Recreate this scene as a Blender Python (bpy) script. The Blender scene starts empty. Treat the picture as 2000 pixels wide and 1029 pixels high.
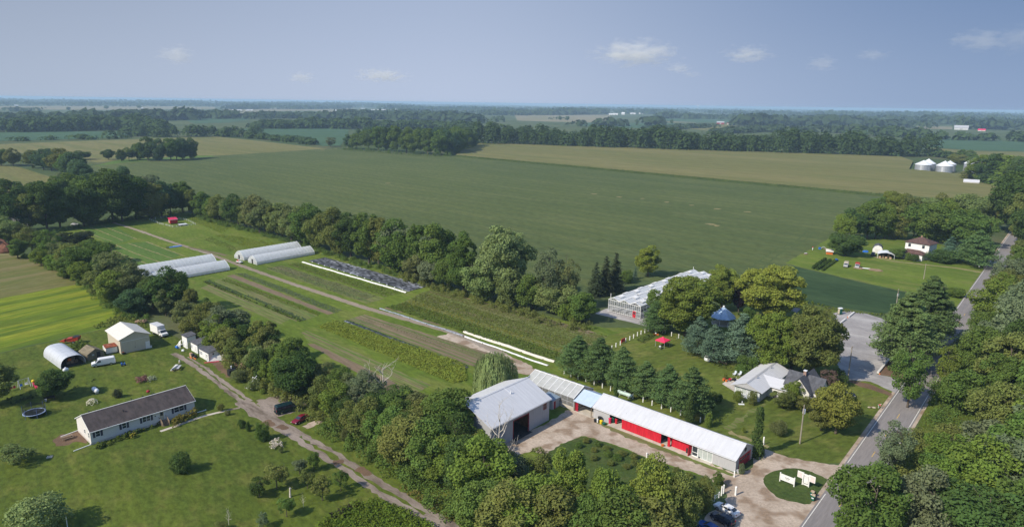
import bpy, bmesh, math, random
import numpy as np
from mathutils import Vector, Matrix
R = math.radians
rnd = random.Random(7)
SC = bpy.context.scene
COL = SC.collection
# ---------------------------------------------------------------- camera
HC, FP = 72.0, 1333.0            # camera height (m), focal length in pixels of the 2000 px wide frame
_s = (216.0-188.0)/2000.0
ROLL = math.atan(_s)
PITCH = math.atan((514.5-(188.0+_s*1000))*math.cos(ROLL)/FP)
_cp, _sp, _cr, _sr = math.cos(PITCH), math.sin(PITCH), math.cos(ROLL), math.sin(ROLL)
F_ = Vector((0, _cp, -_sp)); R0 = Vector((1, 0, 0)); D0 = Vector((0, -_sp, -_cp))
XI = R0*_cr - D0*_sr             # picture right
YI = R0*_sr + D0*_cr             # picture down
cam = bpy.data.cameras.new('camera'); camo = bpy.data.objects.new('camera', cam); COL.objects.link(camo)
cam.sensor_width = 36; cam.lens = 36*FP/2000; cam.clip_start = 1; cam.clip_end = 80000
m = Matrix((XI, -YI, -F_)).transposed().to_4x4(); m.translation = (0, 0, HC); camo.matrix_world = m
SC.camera = camo

def G(px, py, z=0.0):
    """ground point (x, y) at height z that the photograph shows at pixel px, py"""
    d = XI*(px-1000) + YI*(py-514.5) + F_*FP
    t = (z-HC)/d.z
    return Vector((d.x*t, d.y*t))
def proj(x, y, z):
    d = Vector((x, y, z-HC)); w = d.dot(F_)
    return 1000+d.dot(XI)/w*FP, 514.5+d.dot(YI)/w*FP
def height_at(x, y, ty):
    lo, hi = 0.0, 70.0
    for _ in range(40):
        mid = (lo+hi)/2
        if proj(x, y, mid)[1] > ty: lo = mid
        else: hi = mid
    return lo
def mpp(x, y): return math.hypot(x, y)/FP      # metres per photo pixel at that distance
def ang_of(a, b):
    d = b-a; return math.atan2(d.y, d.x)

# ---------------------------------------------------------------- objects
def tag(o, label=None, cat=None, group=None, kind=None):
    if label: o['label'] = label
    if cat: o['category'] = cat
    if group: o['group'] = group
    if kind: o['kind'] = kind
    return o
def empty(name, x, y, z=0.0, rz=0.0, label=None, cat=None, group=None):
    o = bpy.data.objects.new(name, None); COL.objects.link(o)
    o.empty_display_size = 0.3
    o.location = (x, y, z); o.rotation_euler = (0, 0, rz)
    return tag(o, label, cat, group)
def link(name, me, parent=None):
    o = bpy.data.objects.new(name, me); COL.objects.link(o)
    if parent is not None: o.parent = parent
    return o
def copy_tree(o, parent=None):
    c = o.copy(); COL.objects.link(c)
    if parent is not None: c.parent = parent
    for ch in list(o.children): copy_tree(ch, c)
    return c
def np_mesh(name, V, Q, mats, mi=None, smooth=False):
    me = bpy.data.meshes.new(name)
    V = np.asarray(V, dtype=np.float32); Q = np.asarray(Q, dtype=np.int32)
    k = Q.shape[1]
    me.vertices.add(len(V)); me.vertices.foreach_set('co', V.ravel())
    me.loops.add(Q.size); me.loops.foreach_set('vertex_index', Q.ravel())
    me.polygons.add(len(Q))
    me.polygons.foreach_set('loop_start', np.arange(0, Q.size, k, dtype=np.int32))
    me.polygons.foreach_set('loop_total', np.full(len(Q), k, dtype=np.int32))
    for m_ in mats: me.materials.append(m_)
    if mi is not None: me.polygons.foreach_set('material_index', np.asarray(mi, dtype=np.int32))
    if smooth: me.polygons.foreach_set('use_smooth', np.ones(len(Q), dtype=bool))
    me.update(calc_edges=True); me.validate()
    return me

class MB:
    """collects shapes; build() links them as one mesh object"""
    def __init__(s): s.v = []; s.f = []; s.m = []
    def add(s, vs, fs, m=0):
        b = len(s.v); s.v += [tuple(p) for p in vs]
        for f in fs: s.f.append([b+i for i in f]); s.m.append(m)
        return s
    def box(s, x0, x1, y0, y1, z0, z1, m=0):
        if x0 > x1: x0, x1 = x1, x0
        if y0 > y1: y0, y1 = y1, y0
        v = [(x0,y0,z0),(x1,y0,z0),(x1,y1,z0),(x0,y1,z0),(x0,y0,z1),(x1,y0,z1),(x1,y1,z1),(x0,y1,z1)]
        return s.add(v, [(3,2,1,0),(4,5,6,7),(0,1,5,4),(1,2,6,5),(2,3,7,6),(3,0,4,7)], m)
    def hexa(s, p, m=0):      # 8 points: bottom ring 0-3, top ring 4-7
        return s.add(p, [(3,2,1,0),(4,5,6,7),(0,1,5,4),(1,2,6,5),(2,3,7,6),(3,0,4,7)], m)
    def poly(s, pts, m=0): return s.add(pts, [tuple(range(len(pts)))], m)
    def prism(s, pts, axis, a, b, m=0):
        """pts in the plane across axis ('x': (y,z), 'y': (x,z), 'z': (x,y)), extruded from a to b"""
        mk = {'x': lambda p, t: (t, p[0], p[1]), 'y': lambda p, t: (p[0], t, p[1]), 'z': lambda p, t: (p[0], p[1], t)}[axis]
        n = len(pts); v = [mk(p, a) for p in pts]+[mk(p, b) for p in pts]
        fs = [tuple(range(n))[::-1], tuple(range(n, 2*n))]+[(i, (i+1) % n, n+(i+1) % n, n+i) for i in range(n)]
        return s.add(v, fs, m)
    def tube(s, pts, rads, n=6, m=0, cap=True):
        pts = [Vector(p) for p in pts]; rings = []
        if not hasattr(rads, '__len__'): rads = [rads]*len(pts)
        for i, p in enumerate(pts):
            d = (pts[min(i+1, len(pts)-1)]-pts[max(i-1, 0)])
            if d.length < 1e-9: d = Vector((0, 0, 1))
            d.normalize()
            u = d.cross(Vector((0, 0, 1)) if abs(d.z) < .9 else Vector((1, 0, 0))).normalized(); w = d.cross(u)
            rings.append([p+(u*math.cos(2*math.pi*k/n)+w*math.sin(2*math.pi*k/n))*rads[i] for k in range(n)])
        v = [q for r_ in rings for q in r_]; fs = []
        for i in range(len(pts)-1):
            for k in range(n): fs.append((i*n+k, i*n+(k+1) % n, (i+1)*n+(k+1) % n, (i+1)*n+k))
        if cap: fs += [tuple(range(n))[::-1], tuple(range((len(pts)-1)*n, len(pts)*n))]
        return s.add(v, fs, m)
    def lathe(s, prof, cx=0, cy=0, n=20, m=0):     # prof: (r, z) bottom to top
        v = [(cx+r_*math.cos(2*math.pi*k/n), cy+r_*math.sin(2*math.pi*k/n), z) for r_, z in prof for k in range(n)]; fs = []
        for i in range(len(prof)-1):
            for k in range(n): fs.append((i*n+k, i*n+(k+1) % n, (i+1)*n+(k+1) % n, (i+1)*n+k))
        fs += [tuple(range(n))[::-1], tuple(range((len(prof)-1)*n, len(prof)*n))]
        return s.add(v, fs, m)
    def blob(s, c, r, m=0, n=8, seed=0, jit=.12):
        rr = random.Random(seed); c = Vector(c); r = Vector(r) if hasattr(r, '__len__') else Vector((r, r, r)); v = []; fs = []
        k = n//2+1
        for i in range(k+1):
            th = math.pi*i/k
            for j in range(n):
                ph = 2*math.pi*j/n; q = 1+rr.uniform(-jit, jit)
                v.append((c.x+r.x*q*math.sin(th)*math.cos(ph), c.y+r.y*q*math.sin(th)*math.sin(ph), c.z-r.z*q*math.cos(th)))
        for i in range(k):
            for j in range(n): fs.append((i*n+j, i*n+(j+1) % n, (i+1)*n+(j+1) % n, (i+1)*n+j))
        return s.add(v, fs, m)
    def build(s, name, mats, parent=None, smooth=False, bevel=0):
        me = bpy.data.meshes.new(name); me.from_pydata(s.v, [], s.f)
        for m_ in (mats if isinstance(mats, (list, tuple)) else [mats]): me.materials.append(m_)
        me.polygons.foreach_set('material_index', s.m)
        if smooth: me.polygons.foreach_set('use_smooth', [True]*len(me.polygons))
        me.update(); me.validate()
        if bevel:
            bm = bmesh.new(); bm.from_mesh(me)
            bmesh.ops.remove_doubles(bm, verts=bm.verts, dist=1e-4)
            es = [e for e in bm.edges if len(e.link_faces) == 2 and e.calc_face_angle(0) > .5]
            bmesh.ops.bevel(bm, geom=es, offset=bevel, segments=2, affect='EDGES', clamp_overlap=True)
            bm.to_mesh(me); bm.free()
        return link(name, me, parent)

# ---------------------------------------------------------------- materials
def new_mat(name):
    m_ = bpy.data.materials.new(name); m_.use_nodes = True
    nt = m_.node_tree; nt.nodes.clear()
    out = nt.nodes.new('ShaderNodeOutputMaterial')
    return m_, nt, out
class NT:
    def __init__(s, nt): s.nt = nt
    def n(s, t, **kw):
        nd = s.nt.nodes.new(t)
        for k, v in kw.items(): setattr(nd, k, v)
        return nd
    def l(s, a, b): s.nt.links.new(a, b)
    def val(s, sock, v):
        if hasattr(v, 'is_linked') or hasattr(v, 'links'): s.l(v, sock)
        else: sock.default_value = v
    def math(s, op, a, b=0.0, clamp=False):
        nd = s.n('ShaderNodeMath', operation=op, use_clamp=clamp); s.val(nd.inputs[0], a); s.val(nd.inputs[1], b); return nd.outputs[0]
    def mix(s, f, a, b, blend='MIX'):
        nd = s.n('ShaderNodeMix', data_type='RGBA', blend_type=blend)
        s.val(nd.inputs[0], f)
        for i, c in ((6, a), (7, b)):
            s.val(nd.inputs[i], (*c, 1) if isinstance(c, tuple) and len(c) == 3 else c)
        return nd.outputs[2]
    def noise(s, vec, scale, detail=3, rough=.55, dist=0):
        nd = s.n('ShaderNodeTexNoise'); s.l(vec, nd.inputs['Vector'])
        nd.inputs['Scale'].default_value = scale; nd.inputs['Detail'].default_value = detail
        nd.inputs['Roughness'].default_value = rough; nd.inputs['Distortion'].default_value = dist
        return nd.outputs['Fac']
    def smooth(s, v, a, b):
        nd = s.n('ShaderNodeMapRange', interpolation_type='SMOOTHSTEP'); s.val(nd.inputs[0], v)
        nd.inputs[1].default_value = a; nd.inputs[2].default_value = b; return nd.outputs[0]
    def mapping(s, vec, rot=0.0, scale=(1, 1, 1)):
        a = s.n('ShaderNodeMapping'); s.l(vec, a.inputs[0]); a.inputs['Rotation'].default_value = (0, 0, rot)
        b = s.n('ShaderNodeMapping'); s.l(a.outputs[0], b.inputs[0]); b.inputs['Scale'].default_value = scale
        return b.outputs[0]
def plain(name, col, rough=.7, metal=0.0, spec=.3, var=.12, scale=2.0, bump=0.0, streak=None, dirt=None):
    """painted or natural surface with slight mottling; streak=(sx,sy,sz) stretches the mottling; dirt=(colour, amount)"""
    m_, nt, out = new_mat(name); q = NT(nt)
    p = q.n('ShaderNodeBsdfPrincipled'); q.l(p.outputs[0], out.inputs[0])
    tc = q.n('ShaderNodeTexCoord').outputs['Object']
    vec = q.mapping(tc, 0, streak) if streak else tc
    nz = q.noise(vec, scale, 4, .6)
    lo = tuple(max(0, c*(1-var)) for c in col); hi = tuple(min(1, c*(1+var)) for c in col)
    c = q.mix(q.smooth(nz, .3, .7), lo, hi)
    if dirt:
        c = q.mix(q.math('MULTIPLY', q.smooth(q.noise(vec, scale*.37, 5, .65), .52, .72), dirt[1]), c, dirt[0])
    q.l(c, p.inputs['Base Color'])
    p.inputs['Roughness'].default_value = rough; p.inputs['Metallic'].default_value = metal
    p.inputs['Specular IOR Level'].default_value = spec
    if bump:
        b = q.n('ShaderNodeBump'); b.inputs['Strength'].default_value = bump; b.inputs['Distance'].default_value = .05
        q.l(q.noise(vec, scale*4, 3), b.inputs['Height']); q.l(b.outputs[0], p.inputs['Normal'])
    return m_
def ground(name, c1, c2, c3=None, big=.03, med=.25, fine=2.5, rot=0.0, stretch=(1, 1), amt3=.6, thr3=(.5, .68), contrast=.28, rows=None, bump=.0, spec=.12, wobble=.9):
    """ground cover: patches of c1/c2, blotches of c3, fine grain; rot/stretch lay the streaks along rows; rows=(spacing, colour, amount)"""
    m_, nt, out = new_mat(name); q = NT(nt)
    p = q.n('ShaderNodeBsdfPrincipled'); q.l(p.outputs[0], out.inputs[0])
    pos = q.n('ShaderNodeNewGeometry').outputs['Position']
    v = q.mapping(pos, -rot, (1/stretch[0], 1/stretch[1], 1))
    c = q.mix(q.smooth(q.noise(v, big, 5, .6), .36, .64), c1, c2)
    if c3:
        c = q.mix(q.math('MULTIPLY', q.smooth(q.noise(v, med, 4, .6), *thr3), amt3), c, c3)
    if rows:
        vr = q.mapping(pos, -rot)
        sx = q.n('ShaderNodeSeparateXYZ'); q.l(vr, sx.inputs[0])
        wob = q.math('MULTIPLY', q.noise(v, med if wobble < 2 else .085, 2), wobble)
        ph = q.math('ADD', q.math('MULTIPLY', sx.outputs['Y'], 2*math.pi/rows[0]), wob)
        sn = q.math('SINE', ph)
        c = q.mix(q.math('MULTIPLY', q.smooth(sn, .0, .8), rows[2]), c, rows[1])
    g1 = q.noise(v, fine, 4, .7)
    mul = q.n('ShaderNodeMapRange'); q.l(g1, mul.inputs[0]); mul.inputs[1].default_value = .25; mul.inputs[2].default_value = .75
    mul.inputs[3].default_value = 1-contrast; mul.inputs[4].default_value = 1+contrast
    cc = q.n('ShaderNodeCombineXYZ')
    for i in range(3): q.l(mul.outputs[0], cc.inputs[i])
    c = q.mix(1.0, c, cc.outputs[0], 'MULTIPLY')
    q.l(c, p.inputs['Base Color']); p.inputs['Roughness'].default_value = .95; p.inputs['Specular IOR Level'].default_value = spec
    if bump:
        b = q.n('ShaderNodeBump'); b.inputs['Strength'].default_value = bump; b.inputs['Distance'].default_value = .25
        q.l(g1, b.inputs['Height']); q.l(b.outputs[0], p.inputs['Normal'])
    return m_
def leaf(name, gloss=.0, trans=.32, fixed=None):
    """foliage: the colour comes from the tree's own tint (Object Info), varied from clump to clump"""
    m_, nt, out = new_mat(name); q = NT(nt)
    if fixed: tint = None
    oi = q.n('ShaderNodeObjectInfo')
    base = oi.outputs['Color'] if not fixed else fixed
    tc = q.n('ShaderNodeTexCoord').outputs['Object']
    n1 = q.noise(tc, .55, 3); n2 = q.noise(tc, 4.0, 2)
    hs = q.n('ShaderNodeHueSaturation'); q.val(hs.inputs['Color'], (*fixed, 1) if fixed else base)
    h = q.n('ShaderNodeMapRange'); q.l(n1, h.inputs[0]); h.inputs[1].default_value = .3; h.inputs[2].default_value = .7; h.inputs[3].default_value = .488; h.inputs[4].default_value = .508
    q.l(h.outputs[0], hs.inputs['Hue'])
    vv = q.n('ShaderNodeMapRange'); q.l(q.math('ADD', q.math('MULTIPLY', n1, .5), q.math('MULTIPLY', n2, .5)), vv.inputs[0])
    vv.inputs[1].default_value = .3; vv.inputs[2].default_value = .7; vv.inputs[3].default_value = .68; vv.inputs[4].default_value = 1.36
    q.l(vv.outputs[0], hs.inputs['Value'])
    d = q.n('ShaderNodeBsdfDiffuse'); q.l(hs.outputs[0], d.inputs[0])
    t = q.n('ShaderNodeBsdfTranslucent'); q.l(hs.outputs[0], t.inputs[0])
    mx = q.n('ShaderNodeMixShader'); mx.inputs[0].default_value = trans; q.l(d.outputs[0], mx.inputs[1]); q.l(t.outputs[0], mx.inputs[2])
    res = mx.outputs[0]
    if gloss:
        g = q.n('ShaderNodeBsdfGlossy'); g.inputs['Roughness'].default_value = .5
        m2 = q.n('ShaderNodeMixShader'); m2.inputs[0].default_value = gloss; q.l(res, m2.inputs[1]); q.l(g.outputs[0], m2.inputs[2]); res = m2.outputs[0]
    q.l(res, out.inputs[0])
    return m_
def film(name, col, clear=.35, rough=.4, gl=.06):
    """greenhouse sheet: milky film that lets some of what is behind show"""
    m_, nt, out = new_mat(name); q = NT(nt)
    d = q.n('ShaderNodeBsdfDiffuse'); d.inputs[0].default_value = (*col, 1)
    t = q.n('ShaderNodeBsdfTranslucent'); t.inputs[0].default_value = (*col, 1)
    a = q.n('ShaderNodeMixShader'); a.inputs[0].default_value = .4; q.l(d.outputs[0], a.inputs[1]); q.l(t.outputs[0], a.inputs[2])
    g = q.n('ShaderNodeBsdfGlossy'); g.inputs['Roughness'].default_value = rough
    b = q.n('ShaderNodeMixShader'); b.inputs[0].default_value = gl; q.l(a.outputs[0], b.inputs[1]); q.l(g.outputs[0], b.inputs[2])
    tr = q.n('ShaderNodeBsdfTransparent')
    tc = q.n('ShaderNodeTexCoord').outputs['Object']
    f_ = q.n('ShaderNodeMapRange'); q.l(q.noise(tc, .8, 4), f_.inputs[0]); f_.inputs[1].default_value = .3; f_.inputs[2].default_value = .7
    f_.inputs[3].default_value = clear*.6; f_.inputs[4].default_value = min(1, clear*1.4)
    c = q.n('ShaderNodeMixShader'); q.l(f_.outputs[0], c.inputs[0]); q.l(b.outputs[0], c.inputs[1]); q.l(tr.outputs[0], c.inputs[2])
    q.l(c.outputs[0], out.inputs[0])
    return m_

MT = dict(
    white=plain('white_paint', (.78,.77,.74), .5, var=.06, dirt=((.45,.42,.36), .35)),
    whitemetal=plain('white_metal', (.72,.74,.76), .4, var=.05),
    trim=plain('white_trim', (.8,.8,.79), .5, var=.03),
    grey_siding=plain('grey_metal_siding', (.38,.385,.4), .55, var=.06, streak=(6, 6, .3), dirt=((.3,.29,.28), .3)),
    galv=plain('galvanised_roof', (.61,.61,.62), .45, .1, .5, var=.045, scale=.6, streak=(2, .25, 1), dirt=((.52,.51,.50), .5)),
    galv2=plain('galvanised_wall', (.45,.45,.46), .5, .1, .4, var=.08, streak=(4, 4, .3)),
    blue_roof=plain('pale_blue_roof', (.50,.60,.72), .42, .1, .5, var=.06, scale=.6),
    red=plain('red_painted_boards', (.50,.014,.03), .55, var=.18, scale=1.2, streak=(3, 3, .4)),
    dred=plain('dark_red_door', (.30,.012,.03), .5, var=.1),
    concrete=plain('concrete', (.50,.45,.38), .85, var=.15, scale=.7, dirt=((.35,.3,.25), .5)),
    plywood=plain('plywood_lining', (.25,.12,.055), .8, var=.25, scale=1.5),
    darkin=plain('dark_interior', (.035,.033,.032), .9),  # near black for dark parts and for shade painted into openings
    shingle=plain('brown_shingles', (.068,.056,.054), .9, var=.28, scale=1.1, streak=(1, .3, 1), bump=.3, dirt=((.105,.078,.072), .6)),
    shingle2=plain('charcoal_shingles', (.085,.088,.1), .9, var=.25, scale=1.2, bump=.3),
    shingle3=plain('red_brown_shingles', (.105,.060,.050), .9, var=.25, scale=1.2, bump=.3),
    cream=plain('cream_steel', (.52,.47,.37), .55, var=.06, streak=(5, 5, .3)),
    creamroof=plain('cream_roof', (.68,.65,.58), .45, var=.05),
    stucco=plain('white_vinyl_siding', (.66,.64,.6), .7, var=.07, streak=(.5, .5, 6), dirt=((.5,.47,.42), .4)),
    shutter=plain('slate_shutter', (.06,.06,.085), .6),
    glass=plain('window_glass', (.03,.04,.05), .12, 0, .6, var=.3),
    glassb=plain('pale_window_blind', (.42,.46,.44), .25, 0, .5, var=.1),
    wood=plain('weathered_wood', (.22,.16,.11), .85, var=.25, streak=(1, 8, 8)),
    log=plain('split_firewood', (.35,.24,.16), .9, var=.45, scale=5),
    rust=plain('rusty_sheet', (.24,.065,.03), .8, var=.35, scale=1.5, dirt=((.42,.3,.25), .6)),
    olivecanvas=plain('olive_canvas', (.19,.16,.105), .9, var=.25, scale=.9, streak=(3, .5, 1)),
    quonset=plain('silver_arch_sheet', (.60,.62,.65), .45, .1, .4, var=.08, scale=1.2, streak=(.6, 4, 1), dirt=((.36,.38,.33), .6)),
    black=plain('black_metal', (.018,.019,.021), .5),
    rubber=plain('tyre_rubber', (.02,.02,.02), .85),
    chrome=plain('alloy_rim', (.5,.5,.52), .3, .8),
    farmred=plain('farm_machine_red', (.35,.04,.025), .55, var=.25),
    pole=plain('pole_timber', (.30,.26,.21), .85, var=.2, streak=(6, 6, .5)),
    bark=plain('bark', (.105,.085,.065), .95, var=.3, scale=3, streak=(3, 3, .6), bump=.4),
    deadwood=plain('bleached_dead_wood', (.55,.50,.43), .9, var=.2, scale=3),
    lime=plain('timber_edge_concrete', (.62,.6,.57), .8, var=.1),
    canopy=plain('pink_red_canopy', (.80,.035,.11), .6, var=.06),
    tankw=plain('white_tank_paint', (.75,.77,.8), .35, var=.06, dirt=((.5,.5,.48), .3)),
    green_plastic=plain('green_plastic', (.012,.11,.075), .45),
    yellow=plain('yellow_plastic', (.75,.55,.02), .5),
    orange=plain('orange_plastic', (.62,.16,.035), .5),
    pinkred=plain('magenta_plastic', (.62,.03,.10), .45),
    blue=plain('blue_plastic', (.03,.14,.50), .45),
    card=plain('cardboard', (.42,.28,.18), .9, var=.2),
    tan=plain('tan_paint', (.45,.39,.3), .7),
    film=film('tunnel_film', (.86,.90,.93), .24),
    endfilm=film('tunnel_end_film', (.86,.89,.9), .35),
    poly=film('twinwall_sheet', (.74,.75,.73), .3),
    polyw=film('twinwall_wall_sheet', (.4,.41,.4), .6),
    ghroof=film('glasshouse_roof_sheet', (.80,.82,.84), .2),
    ghwall=film('glasshouse_wall_glass', (.55,.58,.6), .78, .1, .12),
    leaf=leaf('leaves'),
    net=film('trampoline_net', (.03,.035,.03), .45),
)
def paint(name, col, rough=.25):
    return plain(name, col, rough, 0, .6, var=.04, scale=.8)
# ================================================================ setting
def lin(*c): return tuple(c)
A_ROW = ang_of(G(602,509), G(797.5,569))            # direction of the vegetable rows
A_SOY = ang_of(G(900,307), G(1670,380))             # soybean and maize rows
A_HAY = ang_of(G(0,690), G(200,640))
A_LANE = ang_of(G(480,790), G(760,960))
M_BASE = ground('farmland', (.055,.085,.03), (.085,.11,.04), (.13,.12,.06), .004, .012, .3, contrast=.2)
M_LAWN = ground('mown_lawn', (.066,.093,.014), (.094,.123,.017), (.130,.136,.030), .03, .22, .9, R(-52), (1.6, 1), .65, (.48,.66), .48, rows=(5.2, (.060,.092,.014), .38), bump=.5, wobble=1.5)
M_YARD = ground('yard_grass', (.080,.108,.018), (.112,.140,.024), (.150,.152,.040), .04, .18, .9, R(30), (2.0, 1), .65, (.48,.66), .45, bump=.5)
M_FARM = ground('farm_grass', (.088,.132,.017), (.122,.168,.022), (.150,.165,.040), .04, .16, .9, A_ROW, (3.0, 1), .65, (.48,.66), .38, bump=.5)
M_SOY = ground('soybeans', (.074,.098,.030), (.094,.116,.036), (.114,.132,.045), .008, .04, .5, A_SOY, (3, 1), .55, (.45,.65), .42, rows=(14.0, (.056,.086,.030), .35), bump=.6)
M_SOY2 = ground('soybeans_near', (.030,.058,.022), (.040,.072,.027), (.05,.084,.032), .03, .12, .8, R(-40), (5, 1), .6, (.46,.64), .45, bump=.6)
M_CORN = ground('maize_tassels', (.150,.145,.048), (.180,.165,.062), (.122,.134,.04), .010, .05, .4, A_SOY, (9, 1), .8, (.45,.65), .36, bump=.6)
M_CORNL = ground('maize_leaves', (.06,.09,.03), (.08,.11,.035), None, .2, .2, 2.0, contrast=.4)
M_FARTAN = ground('far_stubble', (.24,.21,.13), (.19,.18,.10), None, .004, .01, .05, contrast=.15)
M_FARGREEN = ground('far_green_field', (.05,.10,.05), (.06,.115,.055), None, .01, .02, .1, contrast=.15)
M_HAYTAN = ground('cut_hay', (.135,.132,.042), (.105,.125,.030), (.19,.16,.075), .03, .10, .9, A_HAY, (6, 1), .8, (.47,.62), .35, rows=(11.0, (.17,.145,.06), .4), wobble=8)
M_HAY = ground('hay_windrows', (.105,.155,.012), (.150,.195,.015), (.205,.225,.022), .05, .2, 1.0, A_HAY, (7, 1), .85, (.47,.6), .45, rows=(13.0, (.070,.115,.014), .7), bump=.6, wobble=9)
M_GRAVEL = ground('gravel', (.47,.385,.305), (.37,.295,.225), (.225,.155,.10), .09, .25, 2.0, 0, (1, 1), .8, (.47,.63), .34)
M_LANE = ground('lane_gravel', (.29,.24,.20), (.21,.17,.135), (.11,.085,.065), .2, .4, 2.2, A_LANE, (3, 1), .75, (.5,.66), .25)
M_TRACK = ground('farm_track', (.33,.265,.205), (.26,.205,.155), (.38,.33,.28), .1, .2, 2.0, A_ROW, (9, 1), .6, (.5,.66), .25, rows=(.8, (.15,.13,.07), .55))
M_LOT = ground('parking_gravel', (.33,.31,.30), (.265,.25,.245), (.43,.41,.39), .06, .2, 1.8, R(-35), (2.5, 1), .7, (.47,.63), .25)
M_ROAD = ground('asphalt', (.245,.222,.21), (.205,.19,.185), (.15,.145,.145), .05, .16, 2.4, R(50.5), (10, 1), .6, (.5,.64), .18)
M_MULCH = ground('bare_mulch', (.17,.11,.07), (.13,.085,.055), None, .2, .4, 3.0, contrast=.3)
M_SOIL = ground('tilled_soil', (.215,.165,.105), (.175,.135,.085), (.13,.14,.05), .1, .3, 1.4, A_ROW, (9, 1), .6, (.5,.66), .3, rows=(1.8, (.115,.13,.045), .75))
M_SOILD = ground('dark_tilled_soil', (.195,.145,.095), (.15,.112,.072), (.13,.13,.05), .1, .3, 1.4, A_ROW, (7, 1), .5, (.55,.7), .3)
M_SEED = ground('seedling_rows', (.125,.152,.04), (.115,.155,.034), (.20,.16,.09), .08, .25, 1.3, A_ROW, (9, 1), .5, (.5,.66), .42, rows=(1.6, (.19,.16,.085), .55))
M_CUT = ground('cover_crop', (.075,.13,.026), (.095,.155,.03), None, .06, .25, 1.2, A_ROW, (5, 1), contrast=.35, bump=.5)
M_PATHTAN = ground('dry_path', (.27,.22,.11), (.22,.20,.09), None, .3, .3, 2, contrast=.25)
M_BERRY = ground('berry_grass', (.045,.074,.018), (.064,.092,.022), (.085,.095,.03), .1, .3, 1.1, contrast=.4, bump=.5)

def spline(pts, per=6):
    out = []; n = len(pts)
    for i in range(n-1):
        p0, p1, p2, p3 = pts[max(i-1, 0)], pts[i], pts[i+1], pts[min(i+2, n-1)]
        for k in range(per):
            t = k/per
            out.append(.5*((2*p1)+(p2-p0)*t+(2*p0-5*p1+4*p2-p3)*t*t+(3*p1-p0-3*p2+p3)*t**3))
    out.append(pts[-1]); return out
def sheet(name, px, mat, z, jit=0.0, step=2.0, kind='structure', curve=0, label=None, cat=None, world=False):
    pts = [Vector(p) for p in px] if world else [G(*p) for p in px]
    if curve: pts = spline(pts+[pts[0]], curve)[:-1]
    if jit:
        q = []; rr = random.Random(hash(name) % 1000 if False else len(name)*13+len(px))
        for i, a in enumerate(pts):
            b = pts[(i+1) % len(pts)]; d = b-a; n = max(1, int(d.length/step)); nn = Vector((-d.y, d.x)).normalized() if d.length else Vector((0, 0))
            for k in range(n):
                q.append(a+d*(k/n)+nn*(rr.gauss(0, jit) if k or curve else 0))
        pts = q
    bm = bmesh.new(); f = bm.faces.new([bm.verts.new((p.x, p.y, z)) for p in pts])
    f.normal_update()
    if f.normal.z < 0: f.normal_flip()
    bmesh.ops.triangulate(bm, faces=[f])
    me = bpy.data.meshes.new(name); bm.to_mesh(me); bm.free(); me.materials.append(mat)
    return tag(link(name, me), label, cat, None, kind)
def ribbon(name, px, width, mat, z, jit=0.0, kind='structure', curve=5, world=False, label=None, cat=None, wob=0.0):
    pts = [Vector(p) for p in px] if world else [G(*p) for p in px]
    pts = spline(pts, curve) if curve else pts
    if jit:                                    # finer steps so the edge can be ragged
        q = []
        for a, b in zip(pts, pts[1:]):
            n = max(1, int((b-a).length/1.2)); q += [a+(b-a)*(k/n) for k in range(n)]
        pts = q+[pts[-1]]
    rr = random.Random(len(px)*7+len(name)); V = []; F = []
    for i, p in enumerate(pts):
        d = (pts[min(i+1, len(pts)-1)]-pts[max(i-1, 0)]).normalized(); n = Vector((-d.y, d.x))
        w = width[0]+(width[1]-width[0])*i/(len(pts)-1) if hasattr(width, '__len__') else width
        for s_ in (1, -1):
            o = n*(s_*(w/2+rr.gauss(0, jit)))
            V.append((p.x+o.x, p.y+o.y, z))
        if i: F.append((2*i-2, 2*i-1, 2*i+1, 2*i))
    me = bpy.data.meshes.new(name); me.from_pydata(V, [], F); me.materials.append(mat); me.update()
    return tag(link(name, me), label, cat, None, kind)

# base sheet out to the horizon
mb = MB(); n = 96
mb.poly([(30000*math.cos(2*math.pi*k/n), 30000*math.sin(2*math.pi*k/n), 0) for k in range(n)])
tag(mb.build('farmland_ground', M_BASE), kind='structure')
# far fields (sheets lie higher the farther off they are; they never overlap one another)
FAR = [
 ('stubble_field', [(300,222),(430,220),(440,212),(640,211),(700,213),(640,216),(520,218),(430,224),(330,224)], M_FARTAN),
 ('stubble_field', [(0,208),(250,207),(420,209),(420,213),(200,215),(0,214)], M_FARTAN),
 ('stubble_field', [(620,213),(740,215),(745,223),(690,222),(610,217)], M_FARTAN),
 ('stubble_field', [(1005,224),(1190,224),(1195,237),(1140,240),(1010,236)], M_FARTAN),
 ('green_field', [(1125,240),(1300,241),(1390,245),(1320,252),(1200,250),(1135,246)], M_FARGREEN),
 ('stubble_field', [(1260,235),(1345,237),(1360,240),(1262,239)], M_FARTAN),
 ('green_field', [(1290,231),(1450,233),(1460,240),(1370,240),(1285,236)], M_FARGREEN),
 ('maize_field', [(1340,251),(1388,247),(1420,242),(1440,247),(1400,258)], M_CORN),
 ('stubble_field', [(1612,244),(1692,245),(1692,248),(1640,249)], M_FARTAN),
 ('green_field', [(1640,249),(1745,251),(1730,258),(1650,258)], M_FARGREEN),
 ('stubble_field', [(1790,247),(1860,248),(1860,253),(1800,252)], M_FARTAN),
 ('green_field', [(1815,270),(1900,273),(2060,279),(2060,297),(1900,294),(1812,288)], M_FARGREEN),
 ('maize_field', [(1812,289),(1900,295),(2060,299),(2060,312),(1900,312),(1815,303)], M_CORN),
 ('green_field', [(-60,260),(120,258),(260,256),(310,259),(250,268),(100,274),(-60,277)], M_FARGREEN),
 ('green_field', [(360,234),(480,229),(490,234),(440,240),(380,242)], M_FARGREEN),
 ('green_field', [(460,252),(560,251),(682,250),(680,262),(665,285),(630,286),(520,263)], M_FARGREEN),
]
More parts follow.
